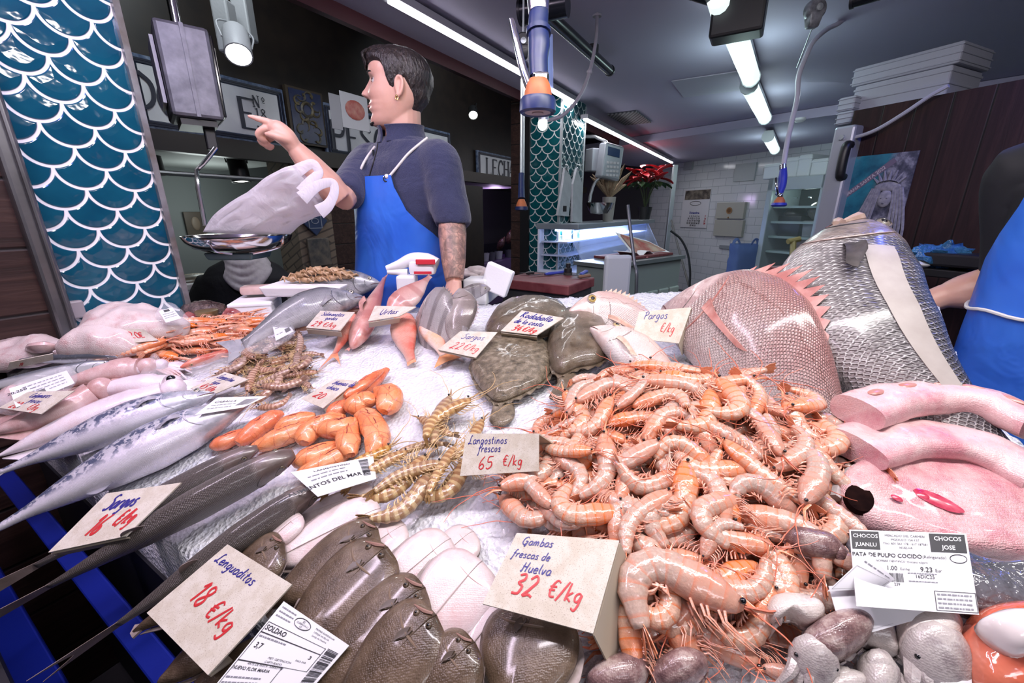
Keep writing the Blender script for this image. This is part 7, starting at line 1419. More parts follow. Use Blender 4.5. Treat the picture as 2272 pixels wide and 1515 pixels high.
cuttle('white cuttlefish mantle standing behind the mottled one',[(1872,1322),(1885,1306),(1905,1310),(1945,1350),(1980,1415),(1985,1458),(1955,1452),(1905,1430),(1875,1380)],mCutW,.035,.03)
cuttle('large dark mottled cuttlefish with its head bottom left',[(1770,1435),(1790,1398),(1840,1370),(1895,1362),(1926,1378),(1928,1410),(1900,1448),(1850,1475),(1800,1468)],mCutD,.045,.045,((1805,1455),(1800,1560),.020),tmat=mCutG)
cuttle('round beige cuttlefish at the right with tentacles below',[(1978,1400),(2000,1368),(2045,1354),(2090,1362),(2118,1395),(2112,1435),(2070,1465),(2020,1468),(1990,1440)],mCutW,.045,.04,((2075,1450),(2110,1560),.028),tmat=mCutG,nt=7)
cuttle('dark purple cuttlefish lying across the edge of the prawns',[(1738,1192),(1752,1178),(1790,1180),(1835,1192),(1862,1215),(1860,1238),(1825,1245),(1780,1230),(1750,1210)],mCutD,.030,.05,((1858,1225),(1925,1280),.011),nt=5)
cuttle('crumpled white cuttlefish among the prawns',[(1698,1352),(1712,1328),(1745,1322),(1790,1330),(1820,1352),(1815,1382),(1790,1392),(1750,1375),(1715,1385),(1700,1372)],mCutW,.030,.05,((1720,1360),(1690,1385),.010),nt=4)
cuttle('pale brown cuttlefish half hidden at the bottom under prawns',[(1300,1515),(1330,1475),(1390,1452),(1430,1462),(1440,1500),(1410,1540),(1340,1550)],mCutD,.035,.03)
cuttle('brown freckled cuttlefish at the bottom edge beside the pink one',[(1448,1510),(1462,1468),(1510,1444),(1555,1455),(1568,1490),(1540,1525),(1485,1535)],mCutD,.035,.035)
cuttle('glossy grey cuttlefish at the bottom with loose tentacles',[(1800,1540),(1830,1500),(1880,1490),(1920,1510),(1910,1550),(1850,1570)],mCutG,.030,.03,((1880,1520),(1760,1520),.016))
cuttle('pale grey cuttlefish between the mottled and the beige ones',[(1900,1475),(1920,1450),(1950,1448),(1975,1475),(1985,1520),(1960,1560),(1920,1540)],mCutG,.030,.035,((1950,1480),(2000,1570),.016))
# ================================================================ PRAWNS
def poly_in(p,poly):
 x,y=p; c=False; n=len(poly)
 for i in range(n):
  x1,y1=poly[i]; x2,y2=poly[i-1]
  if (y1>y)!=(y2>y) and x<(x2-x1)*(y-y1)/(y2-y1)+x1:c= not c
 return c
def place(proto,A,B,flip=1,tilt=0.0,first={}):
 """put a copy with its head at A and tail at B"""
 key=proto.name
 if key not in first:first[key]=1; o=proto
 else:o=dup(proto)
 n=len(proto.data.vertices); v=proto.data.vertices; h=sum((v[i].co for i in range(12)),V((0,0,0)))/12; t=sum((v[i].co for i in range(n-12,n)),V((0,0,0)))/12
 lc=h-t; k=(A-B).length/lc.length; N=nH((A+B)/2); X=(A-B).normalized(); N=(N-X*N.dot(X)).normalized(); Y=N.cross(X)
 if tilt:N,Y=N*math.cos(tilt)+Y*math.sin(tilt),Y*math.cos(tilt)-N*math.sin(tilt)
 Y2,N2=Y*flip,N*flip
 Wm=Matrix(((X.x,Y2.x,N2.x),(X.y,Y2.y,N2.y),(X.z,Y2.z,N2.z))).to_4x4()
 a=math.atan2(lc.y,lc.x); Wm=Wm@Matrix.Rotation(-a,4,'Z')@Matrix.Scale(k,4)
 mid=(A+B)/2-(Wm.to_3x3()@((h+t)/2)); Wm.translation=mid
 o.matrix_basis=Wm; return o
RG=random.Random(5)
gp=[prawn('prawn',c,20+i,(mGam,mGamF,mGamL,mGamA),fat=f,feel=fl,headk=hk) for i,(c,f,fl,hk) in enumerate([(.9,.95,.8,1),(1.5,1.0,.7,1),(.5,.92,.9,1.05),(2.2,1.05,.6,1),(1.2,.98,.8,1.1),(.25,.9,.8,1),(1.75,1.02,.7,1.05)])]
GG='pink prawns heaped on the ice'; GLAB='glossy pink orange prawn in the big heap beside its price card'
gpoly=[(1225,965),(1300,905),(1400,862),(1520,872),(1640,900),(1740,940),(1820,985),(1845,1020),(1825,1090),(1805,1150),(1815,1240),(1760,1310),(1720,1370),(1660,1440),(1540,1440),(1420,1425),(1350,1370),(1380,1215),(1300,1180),(1200,1165),(1150,1110),(1195,1050)]
placed=[]; np_=0; tries=0
def try_layer(count,dmin,l0,l1,size=(.088,.125),poly=gpoly,protos=gp,lab_=GLAB,grp=GG,tiltr=.35,lenpx=None,ang=None):
 global np_
 mine=[]; k=0; xs=[q[0] for q in poly]; ys=[q[1] for q in poly]
 for _ in range(count*60):
  if k>=count:break
  p=(RG.uniform(min(xs),max(xs)),RG.uniform(min(ys),max(ys)))
  if not poly_in(p,poly):continue
  w=fp(*p,0)
  if any((w-q).length<dmin for q in mine):continue
  mine.append(w); k+=1; N=nH(w); a=RG.uniform(0,6.283) if ang is None else RG.gauss(*ang); X=V((math.cos(a),math.sin(a),0)); X=(X-N*X.dot(N)).normalized()
  L=RG.uniform(*size); lf=RG.uniform(l0,l1); sl=RG.uniform(-.22,.22)
  X=(X+N*sl).normalized(); c=w+N*lf
  pr=RG.choice(protos); o=place(pr,c+X*L*.5*pr['chord'],c-X*L*.5*pr['chord'],RG.choice((-1,1)),RG.uniform(-tiltr,tiltr)); tag(o,lab_,'prawn',grp)
try_layer(70,.033,.006,.014); try_layer(74,.034,.020,.032); try_layer(66,.036,.038,.052)
for (h_,t_,pi_,fl,lf,lab_) in [((1650,1350),(1425,1395),3,1,.066,'fat prawn curled on top at the bottom of the heap'),((1205,1160),(1420,1140),2,-1,.02,'prawn stretched out on the ice left of the heap'),((1745,1215),(1822,1095),1,1,.05,'yellowish prawn arched at the right edge of the heap'),((1490,1090),(1390,1230),0,1,.062,'large prawn lying across the centre of the heap'),((1720,1215),(1530,1130),0,-1,.060,'long prawn slanting down through the centre of the heap'),((1540,1300),(1700,1240),4,1,.060,'prawn with grey back right of the centre'),((1430,985),(1540,925),1,-1,.045,'hooked prawn at the top left of the heap'),((1640,1030),(1700,920),0,1,.045,'prawn pointing up at the top right of the heap'),((1270,1050),(1255,960),3,1,.04,'prawn hooked over the left rim of the heap'),((1330,1090),(1240,1120),1,1,.04,'prawn curling round the left foot of the heap'),((1160,1100),(1120,1060),3,1,.02,'prawn peeping from under the striped prawns card'),((1850,1030),(1740,1010),2,1,.05,'slim prawn reaching to the pink fillet'),((1480,1240),(1400,1330),3,-1,.06,'prawn bent double beside the card priced 32'),((1690,1480),(1790,1440),1,1,.03,'grey pink prawn at the bottom beside the dark cuttlefish'),((1560,1240),(1650,1170),4,-1,.064,'prawn with its legs spread in the middle of the heap'),((1440,1500),(1500,1420),2,1,.03,'prawn pointing out of the bottom of the heap')]:
 A,B=fp(*h_,lf),fp(*t_,lf); tag(place(gp[pi_],A,B,fl,RG.uniform(-.2,.2)),lab_,'prawn',GG)
lp=[prawn('striped_prawn',c,50+i,(mLan,mLanF,mLanL,mLanL),fat=f,feel=.8,headk=.95) for i,(c,f) in enumerate([(.5,.86),(1.0,.9),(.2,.84),(1.5,.92)])]
for (h_,t_,pi_,fl,lf,lab_) in [((868,990),(725,1088),0,1,.022,'left striped prawn with its tail on the curled label'),((905,1000),(775,1078),2,1,.03,'striped prawn second from the left of the bunch'),((945,1010),(800,1105),1,-1,.036,'striped prawn in the middle of the bunch with a yellow black tail'),((980,1025),(830,1090),0,1,.045,'striped prawn on top of the middle of the bunch'),((965,1040),(820,1150),1,-1,.034,'lowest striped prawn, tail fan on a pale sole'),((1000,880),(965,985),0,1,.026,'striped prawn pointing up at the back of the bunch'),((1045,885),(945,970),1,1,.04,'striped prawn at the back, crossing towards the left'),((1070,930),(1000,1020),0,-1,.024,'striped prawn just left of its price card'),((930,925),(1005,965),2,1,.018,'short striped prawn at the back left of the bunch'),((1010,990),(950,1095),2,1,.045,'striped prawn running beside the price card'),((1040,1010),(930,1100),3,-1,.022,'striped prawn partly under its price card'),((880,1005),(985,985),0,-1,.016,'striped prawn lying low across the bunch'),((1080,1045),(985,1075),1,1,.018,'striped prawn with its dark tail below the price card')]:
 tag(place(lp[pi_],fp(*h_,lf),fp(*t_,lf),fl,RG.uniform(-.2,.2)),lab_,'prawn','striped prawns in the bunch')
tp=[prawn('tiger_prawn',c,70+i,(mTig,mTigF,mLanL,mLanL),fat=f,feel=.6) for i,(c,f) in enumerate([(.8,.9),(1.5,.95),(.3,.85)])]
tpoly=[(515,830),(560,785),(620,768),(685,775),(690,800),(665,850),(640,880),(590,885),(560,850)]
TL='banded brown tiger prawn in the small heap left of the bare ice'; TG='banded tiger prawns in a small heap'
try_layer(16,.030,.008,.014,(.085,.11),tpoly,tp,TL,TG); try_layer(16,.032,.022,.034,(.085,.11),tpoly,tp,TL,TG)
for (h_,t_,pi_,lab_) in [((705,825),(620,840),2,'tiger prawn reaching out to the right onto the ice'),((690,860),(640,850),0,'tiger prawn lying apart at the lower right of its heap'),((570,905),(640,880),1,'tiger prawn lowest in its heap beside the slanted label'),((500,822),(565,800),2,'tiger prawn at the left tip of its heap')]:
 tag(place(tp[pi_],fp(*h_,.014),fp(*t_,.014),1),lab_,'prawn',TG)
cp=[prawn('langoustine',c,90+i,(mCig,mCigF,mGamL,mGamA),fat=.92,claws=True,feel=.5) for i,c in enumerate((.3,.7,.1))]
cpoly=[(265,800),(300,770),(370,745),(440,730),(530,727),(555,735),(520,760),(440,785),(370,800),(300,812)]
CLAB='orange pink langoustine in the heap left of the glass jar'; CG='langoustines in a long heap'
try_layer(26,.032,.008,.016,(.10,.13),cpoly,cp,CLAB,CG,ang=(.75,.5)); try_layer(22,.034,.022,.036,(.10,.13),cpoly,cp,CLAB,CG,ang=(.75,.5))
o=lying('red_gurnard','red fish tail and body lying below the langoustine heap','fish',None,(400,815),(575,760),(480,775),'mull_red',mRed,mRedF,(.02,.02,.045),depth=.7,thick=.9,eye=(.6,.4,.2),eyer=.02,tail=(.15,.12,.3))
# ================================================================ PEOPLE
mSkin=NT('skin'); co=mSkin.tc('Object'); mSkin.p(Base__Color=mSkin.ramp(mSkin.noise(co,14,3),[(.35,(.60,.33,.25)),(.65,(.68,.40,.31))]),Roughness=.45,Subsurface__Weight=.15,Subsurface__Radius=(1,.4,.25),Subsurface__Scale=.012); mSkin.bump(mSkin.noise(co,260,3),.12,.001); mSkin=mSkin.m
mHair=NT('dark_hair'); co=mHair.tc('Object',scale=(1,1,.35)); mHair.p(Base__Color=mHair.ramp(mHair.noise(co,110,3),[(.35,(.012,.009,.009)),(.6,(.030,.022,.020)),(.75,(.07,.052,.045))]),Roughness=.42); mHair.bump(mHair.noise(co,150,3),.9,.006); mHair=mHair.m
mNavy=NT('navy_fleece'); co=mNavy.tc('Object'); mNavy.p(Base__Color=mNavy.ramp(mNavy.noise(co,300,3),[(.3,(.016,.021,.066)),(.7,(.030,.037,.095))]),Roughness=.85,Sheen__Weight=.3); mNavy.bump(mNavy.ma('ADD',mNavy.noise(co,9,3,dist=1.5),mNavy.ma('MULTIPLY',mNavy.noise(co,400,2),.15)),.55,.03); mNavy=mNavy.m
mApron=NT('blue_apron'); co=mApron.tc('Object'); mApron.p(Base__Color=mApron.ramp(mApron.noise(co,6,3),[(.35,(.025,.12,.58)),(.65,(.035,.16,.66))]),Roughness=.38); mApron.bump(mApron.noise(co,5,3,dist=1),.4,.03); mApron=mApron.m
mCord=M('white_cord',(.72,.68,.66),.7)
mTrou=M('dark_trousers',(.02,.02,.028),.8)
def ring(c,L,F,hw,hd,n=24,e=.85):
 out=[]
 for k in range(n):
  t_=2*math.pi*k/n; x,y=math.cos(t_),math.sin(t_)
  out.append(c+L*(hw*math.copysign(abs(x)**e,x))+F*(hd*math.copysign(abs(y)**e,y)))
 return out
def loft(mb,rings):
 n=len(rings[0]); vs=[v for r in rings for v in r]; m_=len(rings)
 fs=[[i*n+k,i*n+(k+1)%n,(i+1)*n+(k+1)%n,(i+1)*n+k] for i in range(m_-1) for k in range(n)]+[list(range(n))[::-1],[(m_-1)*n+k for k in range(n)]]
 mb.add(vs,fs)
def head_mesh(mb,O,X,Y,Z,s=1.0):
 """head with a face looking along X, up Z; O = between the ears, s = scale. Height 0.232 chin to crown"""
 N1,N2=60,56
 zf=[-.125,-.118,-.108,-.095,-.082,-.070,-.062,-.054,-.046,-.036,-.022,-.008,.010,.026,.040,.056,.075,.092,.104,.109]
 fr=[.052,.079,.088,.090,.0865,.0915,.0890,.0925,.0885,.0925,.0950,.0915,.0900,.0895,.0955,.0960,.088,.066,.036,.004]
 bk=[.010,.004,.010,.022,.036,.050,.058,.066,.074,.082,.091,.097,.102,.104,.103,.098,.085,.062,.034,.004]
 wd=[.022,.034,.044,.052,.058,.0625,.065,.067,.0685,.070,.0715,.0725,.0735,.074,.0745,.0735,.068,.052,.030,.003]
 vs=[]
 for i in range(N1+1):
  z=-.125+.234*i/N1; f=np.interp(z,zf,fr); b=np.interp(z,zf,bk); w=np.interp(z,zf,wd)
  for k in range(N2):
   t_=2*math.pi*k/N2; c,s_=math.cos(t_),math.sin(t_)
   x=(f if c>0 else b)*math.copysign(abs(c)**.8,c); y=w*math.copysign(abs(s_)**.82,s_)
   if c>0:
    g= lambda cy,cz,ry,rz:math.exp(-((abs(y)-cy)/ry)**2-((z-cz)/rz)**2)
    x+=.030*math.exp(-(y/.0105)**2)*np.interp(z,[-.040,-.035,-.027,-.019,.010,.026],[0,.5,.86,.78,.28,0])
    x+=.011*g(.0135,-.029,.007,.008)-.004*g(.008,-.037,.005,.004)
    x-=.013*g(.031,.012,.016,.011)
    x+=.005*g(.030,.031,.022,.007)
    x+=.006*math.exp(-(y/.021)**2)*(math.exp(-((z+.054)/.0050)**2)+1.05*math.exp(-((z+.067)/.0052)**2))-.005*math.exp(-(y/.024)**2-((z+.0605)/.0022)**2)
    x+=.004*math.exp(-(y/.018)**2-((z+.110)/.010)**2)-.004*math.exp(-(y/.02)**2-((z+.084)/.007)**2)
    x+=.003*g(.042,-.025,.018,.018)
   vs.append(O+X*(x*s)+Y*(y*s)+Z*(z*s))
 n=N2; fs=[[i*n+k,i*n+(k+1)%n,(i+1)*n+(k+1)%n,(i+1)*n+k] for i in range(N1) for k in range(n)]+[list(range(n))[::-1],[N1*n+k for k in range(n)]]
 mb.add(vs,fs)
 for sd in (-1,1):
  c=O+X*(-.008*s)+Y*(sd*.073*s)+Z*(-.006*s); q=[]
  for k in range(15):
   a=2*math.pi*k/14; q.append(c+X*(s*(-.002-.014*math.sin(a)*(.75+.25*math.cos(a))))+Z*(s*(.027*math.cos(a)))+Y*(sd*s*(.010+.004*math.sin(a))))
  mb.tube(q,.0055*s,7); mb.ball(c+Y*(sd*.002*s)-X*.004*s,(.015*s,.009*s,.027*s),12,8,axes=(X,Y,Z)); mb.ball(c-Z*.029*s+Y*(sd*.007*s)+X*.004*s,(.008*s,.005*s,.009*s),8,6,axes=(X,Y,Z))
def eyes(parent,O,X,Y,Z,s,iris=(.09,.05,.03)):
 for sd in (-1,1):
  c=O+X*.0685*s+Y*sd*.0315*s+Z*.011*s; m=MB(); m.ball(c,.0125*s,14,10); e=m.build('eye',M('eye_white',(.62,.56,.54),.2,coat=.5),parent,world=True)
  m=MB(); m.ball(c+X*.0068*s,(.0075*s,)*3,12,8); m.build('iris',M('iris_brown',iris,.1,coat=.6),e,world=True)
  m=MB(); m.tube(cat_rom([c+X*(.0095*s)+Y*(y*s)+Z*(.0065*s-abs(y)*.25*s) for y in (-.014,-.006,.004,.013)],4),[.0012*s,.0028*s,.0012*s],5); m.build('eyelid',mHair,parent,world=True)
  m=MB(); m.tube(cat_rom([O+X*(x_*s)+Y*sd*(y*s)+Z*(z*s) for x_,y,z in ((.093,.012,.028),(.093,.026,.034),(.083,.042,.034),(.072,.052,.028))],5),[.003*s,.0045*s,.004*s,.001*s],6,flat=.6); m.build('eyebrow',mHair,parent,world=True)
YM=1.60
def mp(px,py,y): return ony(px,py,y)
person=thing('person','young man in a navy fleece and blue apron pointing past the hanging scale','person',(mp(900,640,YM).x,YM,.16))
Fv=V((-.50,-.866,0)); Lv=V((.866,-.50,0))
hX=V((-.975,-.16,.075)).normalized(); hY=V((-.15,.985,0)); hY=(hY-hX*hY.dot(hX)).normalized(); hZ=hX.cross(hY)*1; hZ=hZ if hZ.z>0 else -hZ
hs=1.02; hO=mp(884,200,YM)
neck0=mp(897,314,YM+.01); neckT=hO-hZ*.06*hs-hX*.016
shL=mp(974,362,YM-.10); elL=mp(1002,478,YM-.15); wrL=mp(1008,622,YM-.26)
shR=mp(822,362,YM+.06); elR=mp(757,442,YM-.14); wrR=mp(655,330,YM-.20)
chest=mp(905,420,YM); waist=mp(893,560,YM); hip=mp(893,655,YM)
m=MB(); head_mesh(m,hO,hX,hY,hZ,hs)
m.tube(cat_rom([neckT+hZ*.02,neckT.lerp(neck0,.5)-V((0,0,.0)),neck0,neck0-UZ*.06],5),[.058,.060,.066,.085],20)
torso_in=[ring(neck0-UZ*.07,Lv,Fv,.12,.08),ring(chest+UZ*.06,Lv,Fv,.15,.10),ring(chest-UZ*.05,Lv,Fv,.15,.10),ring(waist,Lv,Fv,.14,.10)]
loft(m,torso_in)
m.tube([shL,elL],[.05,.043],14); m.tube(cat_rom([elL,elL.lerp(wrL,.3),elL.lerp(wrL,.7),wrL],5),[.043,.047,.040,.030],16)
m.tube([shL,chest+UZ*.08],.05,12); m.tube([shR,chest+UZ*.08],.05,12)
m.tube([shR,elR],[.05,.043],14); m.tube(cat_rom([elR,elR.lerp(wrR,.3),elR.lerp(wrR,.7),wrR],5),[.044,.047,.038,.027],16)
def finger(mb,pts,r0,r1):mb.tube(cat_rom(pts,4),[r0,r0*.93,(r0+r1)/2,r1*1.02,r1*.55],10)
yb=YM-.21
kn={'i':(613,277),'m':(609,287),'r':(607,298),'p':(611,308)}
hp= lambda x,y,dy=0:mp(x,y,yb+dy)
m.tube(cat_rom([wrR,hp(636,306),hp(618,290),hp(606,284,.01)],5),[.027,.033,.032,.022],14,flat=.85)
m.ball(hp(625,297,.012),(.030,.026,.030),14,10)
finger(m,[hp(618,279),hp(596,271,-.008),hp(574,264,-.015),hp(550,257,-.02)],.0115,.0082)
finger(m,[hp(608,284),hp(586,286,-.01),hp(573,298,-.01),hp(584,311,.0),hp(594,313,.006)],.0115,.009)
finger(m,[hp(610,292,.014),hp(588,298,.01),hp(578,312,.008),hp(590,321,.012),hp(600,318,.016)],.0112,.0088)
finger(m,[hp(614,302,.028),hp(596,310,.026),hp(590,322,.022),hp(600,328,.022),hp(608,322,.024)],.0100,.008)
finger(m,[hp(645,313,-.012),hp(622,305,-.03),hp(604,299,-.032),hp(588,297,-.03)],.0135,.0095)
hb=wrL-UZ*.085+V((-.01,-.02,0)); m.tube(cat_rom([wrL,wrL.lerp(hb,.5),hb],5),[.030,.040,.036],14,flat=.6)
for k in range(4):q0=hb+V((-.028+.018*k,-.005*k,.006)); finger(m,[q0,q0+V((0,-.02,-.03)),q0+V((0,-.045,-.045)),q0+V((0,-.06,-.04+.004*k))],.0095,.0075)
finger(m,[wrL-UZ*.03+V((-.03,-.01,0)),wrL-UZ*.06+V((-.055,-.03,0)),wrL-UZ*.085+V((-.06,-.05,0)),wrL-UZ*.10+V((-.055,-.06,0))],.011,.009)
body=m.build('body',mSkin,person,world=True); remesh(body,.0032,3)
tt=NT('tattooed_skin'); co=tt.tc('Object'); w_=tt.n('ShaderNodeTexVoronoi',_feature='DISTANCE_TO_EDGE',Scale=34.0); tt.set(w_.inputs['Vector'],tt.n('ShaderNodeVectorMath',_operation='ADD').outputs[0])
va=[n_ for n_ in tt.t.nodes if n_.type=='VECT_MATH'][0]; tt.set(va.inputs[0],co); nz=tt.n('ShaderNodeTexNoise',Scale=18.0,Detail=2.0); tt.set(nz.inputs['Vector'],co); sc_=tt.n('ShaderNodeVectorMath',_operation='SCALE'); tt.set(sc_.inputs[0],nz.outputs['Color']); sc_.inputs['Scale'].default_value=.10; tt.set(va.inputs[1],sc_.outputs[0])
ln=tt.ramp(w_.outputs['Distance'],[(.0,(1,)*3),(.10,(0,)*3)]); sh=tt.ramp(tt.noise(va.outputs[0],26,4),[(.40,(0,)*3),(.62,(.75,)*3)])
ink=tt.ma('MAXIMUM',tt.ma('MULTIPLY',ln,.7),sh); tt.p(Base__Color=tt.mix(ink,(.50,.28,.21),(.075,.058,.055)),Roughness=.45); tt=tt.m
body.data.materials.append(tt)
ax=(wrL-elL); al=ax.length; ax.normalize(); bi=wm(person)
mi=np.zeros(len(body.data.polygons),dtype=np.int32)
for i,p in enumerate(body.data.polygons):
 q=p.center; d=q-elL; h=d.dot(ax)
 if -.09<h<al*1.0 and (d-ax*h).length<.075:mi[i]=1
body.data.polygons.foreach_set('material_index',mi)
eyes(person,hO,hX,hY,hZ,hs)
m=MB(); c=hO-hX*.002*hs-hY*.083*hs-hZ*.036*hs; m.ball(c,.0042); m.tube([c+V((.004*math.cos(a),0,-.006+.006*math.sin(a))) for a in np.linspace(0,6.28,13)],.0011,5); m.build('earring',M('gold',(.75,.52,.18),.2,1),person,world=True)
m=MB(); m.tube(cat_rom([hO+(hX*x_+hY*y_+hZ*z_)*hs for x_,y_,z_ in ((.088,-.022,-.061),(.0985,0,-.060),(.088,.022,-.061))],5),[.001,.0032,.001],6); m.build('lips',M('lip_skin',(.50,.24,.21),.4),person,world=True)
def hair(parent,O,X,Y,Z,s):
 N1,N2=40,64; vs=[]
 zf=[-.125,-.05,-.02,.0,.02,.05,.075,.095,.108,.118,.122]; fr=[.08,.086,.09,.092,.094,.100,.097,.082,.058,.030,.004]; bk=[.03,.076,.094,.100,.107,.108,.098,.080,.055,.030,.004]; wd=[.05,.070,.0735,.0745,.0765,.079,.075,.062,.044,.024,.003]
 for i in range(N1+1):
  g=i/N1
  for k in range(N2):
   t_=2*math.pi*k/N2; c,sn=math.cos(t_),math.sin(t_); at_=abs(math.atan2(sn,c))
   lowz=np.interp(at_,[0,.45,.75,1.05,1.2,1.32,1.55,1.75,2.0,2.4,3.1416],[.056,.054,.062,.060,.040,-.012,-.020,.022,-.018,-.070,-.082])
   z=lowz+(.122-lowz)*g; f=np.interp(z,zf,fr); b=np.interp(z,zf,bk); w=np.interp(z,zf,wd)
   x=(f if c>0 else b)*math.copysign(abs(c)**.9,c); y=w*math.copysign(abs(sn)**.9,sn)
   p=V((x,y,z)); nz=mn.noise(p*26)*.004+mn.noise(V((p.x*90,p.y*90,p.z*20)))*.0022
   th=np.interp(g,[0,.12,.35,1],[-.004,.0035,.006,.006])+(.012 if at_<1.0 and g<.75 else 0)*min(1,g*4)*(1-at_/1.2)
   d=V((x,y,(z-.02)*.9)).normalized(); p=p+d*(th+nz*min(1,g*5))
   vs.append(O+X*p.x*s+Y*p.y*s+Z*p.z*s)
 n=N2; fs=[[i*n+k,i*n+(k+1)%n,(i+1)*n+(k+1)%n,(i+1)*n+k] for i in range(N1) for k in range(n)]+[[N1*n+k for k in range(n)]]
 o=mesh('hair',vs,fs,mHair,parent,world=True); return o
hair(person,hO,hX,hY,hZ,hs)
m=MB()
for k in range(26):
 y0=-.052+.104*k/25+R_.uniform(-.004,.004); P=[hO+(hX*(.080)+hY*y0*.85+hZ*(.096-.0*abs(y0)))*hs,hO+(hX*.104+hY*(y0*.95)+hZ*.078)*hs,hO+(hX*(.106-abs(y0)*.22)+hY*(y0+.004)+hZ*(.052+R_.uniform(-.006,.006)))*hs]
 m.tube(cat_rom(P,4),[.006,.0065,.0015],6,flat=.6)
m.build('fringe',mHair,person,world=True)
m=MB(); m.tube(cat_rom([hO+(hX*x_+hZ*z_+hY*y_)*hs for x_,y_,z_ in ((.076,-.022,-.108),(.088,0,-.112),(.076,.022,-.108))],5),[.004,.007,.004],8); m.build('chin_beard',mHair,person,world=True)
m=MB()
tor=[ring(hip-UZ*.06,Lv,Fv,.178,.125),ring(hip,Lv,Fv,.180,.128),ring(waist,Lv,Fv,.172,.122),ring(mp(898,490,YM),Lv,Fv,.180,.125),ring(chest,Lv,Fv,.192,.130),ring(mp(903,370,YM),Lv,Fv,.188,.122),ring(mp(900,340,YM+.005),Lv,Fv,.168,.098),ring(mp(900,318,YM+.005),Lv,Fv,.125,.09),ring(neck0-UZ*.012,Lv,Fv,.098,.085),ring(neck0+UZ*.012-hX*.0,Lv,Fv,.078,.076)]
loft(m,tor)
m.tube(cat_rom([chest+Lv*.10+UZ*.075,shL,shL.lerp(elL,.5),elL-UZ*.0,elL+(wrL-elL)*.14],6),[.070,.073,.069,.062,.058],18)
m.tube(cat_rom([chest-Lv*.10+UZ*.075,shR,shR.lerp(elR,.55),elR.lerp(shR,.10)],6),[.070,.070,.065,.059],18)
for k,(f,r_) in enumerate(((.72,.068),(.82,.069),(.92,.068),(1.02,.066),(1.12,.063))):a=shL+(elL-shL)*f; m.tube([a+V((0,0,.005)),a-V((0,0,.004))],r_,18)
sw=m.build('fleece',mNavy,person,world=True); remesh(sw,.0075,5)
m=MB(); g=[]
for j,(dz,rr) in enumerate(((-.012,.088),(.015,.078),(.038,.073),(.052,.075))):
 row=[]
 for k in range(41):
  a=math.pi*.5+.16+(2*math.pi-.32)*k/40; fr_=abs(k/20-1)
  c_=neck0+UZ*(dz-.014*fr_**2*(j/3.))+hX*.006; row.append(c_+Lv*(rr*math.cos(a))+Fv*(rr*1.02*math.sin(a))+Fv*(.018*fr_**6*(j/3)))
 g.append(row)
m.sheet(g,.007); m.build('collar',mNavy,person,world=True)
from mathutils.bvhtree import BVHTree
def bvh_of(o):W=wm(o); return BVHTree.FromPolygons([W@v.co for v in o.data.vertices],[list(p.vertices) for p in o.data.polygons])
def hit(tree,px,py,off=.003):
 d=ray(px,py).normalized(); h_=tree.ray_cast(CAM,d)
 return (h_[0]-d*off) if h_[0] is not None else ony(px,py,YM-.1)
tsw=bvh_of(sw)
zc=[hit(tsw,x_,y_) for x_,y_ in ((838,318),(834,340),(828,362),(821,384),(815,400))]
m=MB(); m.tube(cat_rom(zc,5),.0022,6); m.build('zip',mBlackP,person,world=True); m=MB(); m.box(hit(tsw,829,340,.006),(.007,.004,.022)); m.build('zip_pull',mChrome,person,world=True)
def tsurf(ph,z,off):
 c=V((hip.x+(chest.x-hip.x)*(z-hip.z)/(chest.z-hip.z),YM,z)); hw=np.interp(z,[hip.z-.5,hip.z-.06,waist.z,mp(898,490,YM).z,chest.z,mp(903,370,YM).z],[.20,.182,.176,.184,.194,.19])+off; hd=np.interp(z,[hip.z-.5,hip.z,waist.z,chest.z,mp(903,370,YM).z],[.15,.132,.126,.134,.124])+off
 x,y=math.sin(ph),math.cos(ph); return c+Lv*(hw*math.copysign(abs(x)**.85,x))+Fv*(hd*math.copysign(abs(y)**.85,y))
zt=mp(840,389,YM-.14).z; zw=mp(900,560,YM-.12).z; zb=hip.z-.45; g=[]
for j in range(25):
 f=j/24; z=zt+(zb-zt)*f; e=np.interp(z,[zb,zw,zw+.05,(zt+zw)/2,zt-.03,zt][::1],[1.75,1.75,1.50,.95,.66,.62])
 g.append([tsurf(-np.interp(z,[zb,zw,(zt+zw)/2,zt],[1.75,1.7,1.0,.80])+(np.interp(z,[zb,zw,zw+.04,(zt+zw)/2,zt-.03,zt],[1.75,1.75,1.45,.62,.28,.22])+np.interp(z,[zb,zw,(zt+zw)/2,zt],[1.75,1.7,1.0,.80]))*k/28,z,.016+.004*math.sin(7*k/28*3+f*9)*f) for k in range(29)])
m=MB(); m.sheet(g,.003); m.build('apron',mApron,person,world=True)
tl,tr=g[0][2],g[0][26]
m=MB(); m.tube([tr+Fv*.004+V((.008*math.cos(a),0,-.012+.008*math.sin(a))) for a in np.linspace(0,6.28,15)],.003,6); m.tube([tl+Fv*.004+V((.008*math.cos(a),0,-.012+.008*math.sin(a))) for a in np.linspace(0,6.28,15)],.003,6); m.build('eyelet',mChrome,person,world=True)
m=MB(); m.tube(cat_rom([tr+UZ*-.012]+[hit(tsw,x_,y_,.005) for x_,y_ in ((880,372),(905,342),(930,320),(948,306))],6),.0042,7); m.ball(tr-UZ*.004,.008); m.build('neck_cord',mCord,person,world=True)
m=MB(); m.tube(cat_rom([tl+UZ*-.02]+[hit(tsw,x_,y_,.005) for x_,y_ in ((802,372),(815,348),(832,325))],6),.0042,7); m.tube([tl-UZ*.012,tl-UZ*.045-Lv*.004],.003,6); m.build('neck_cord',mCord,person,world=True)
m=MB()
for sd in (-1,1):
 a=hip-UZ*.02+Lv*sd*.09; k_=V((a.x,a.y-.01,.66)); f_=V((a.x,a.y+.01,.24)); m.tube(cat_rom([a,k_,f_],6),[.10,.068,.052],16)
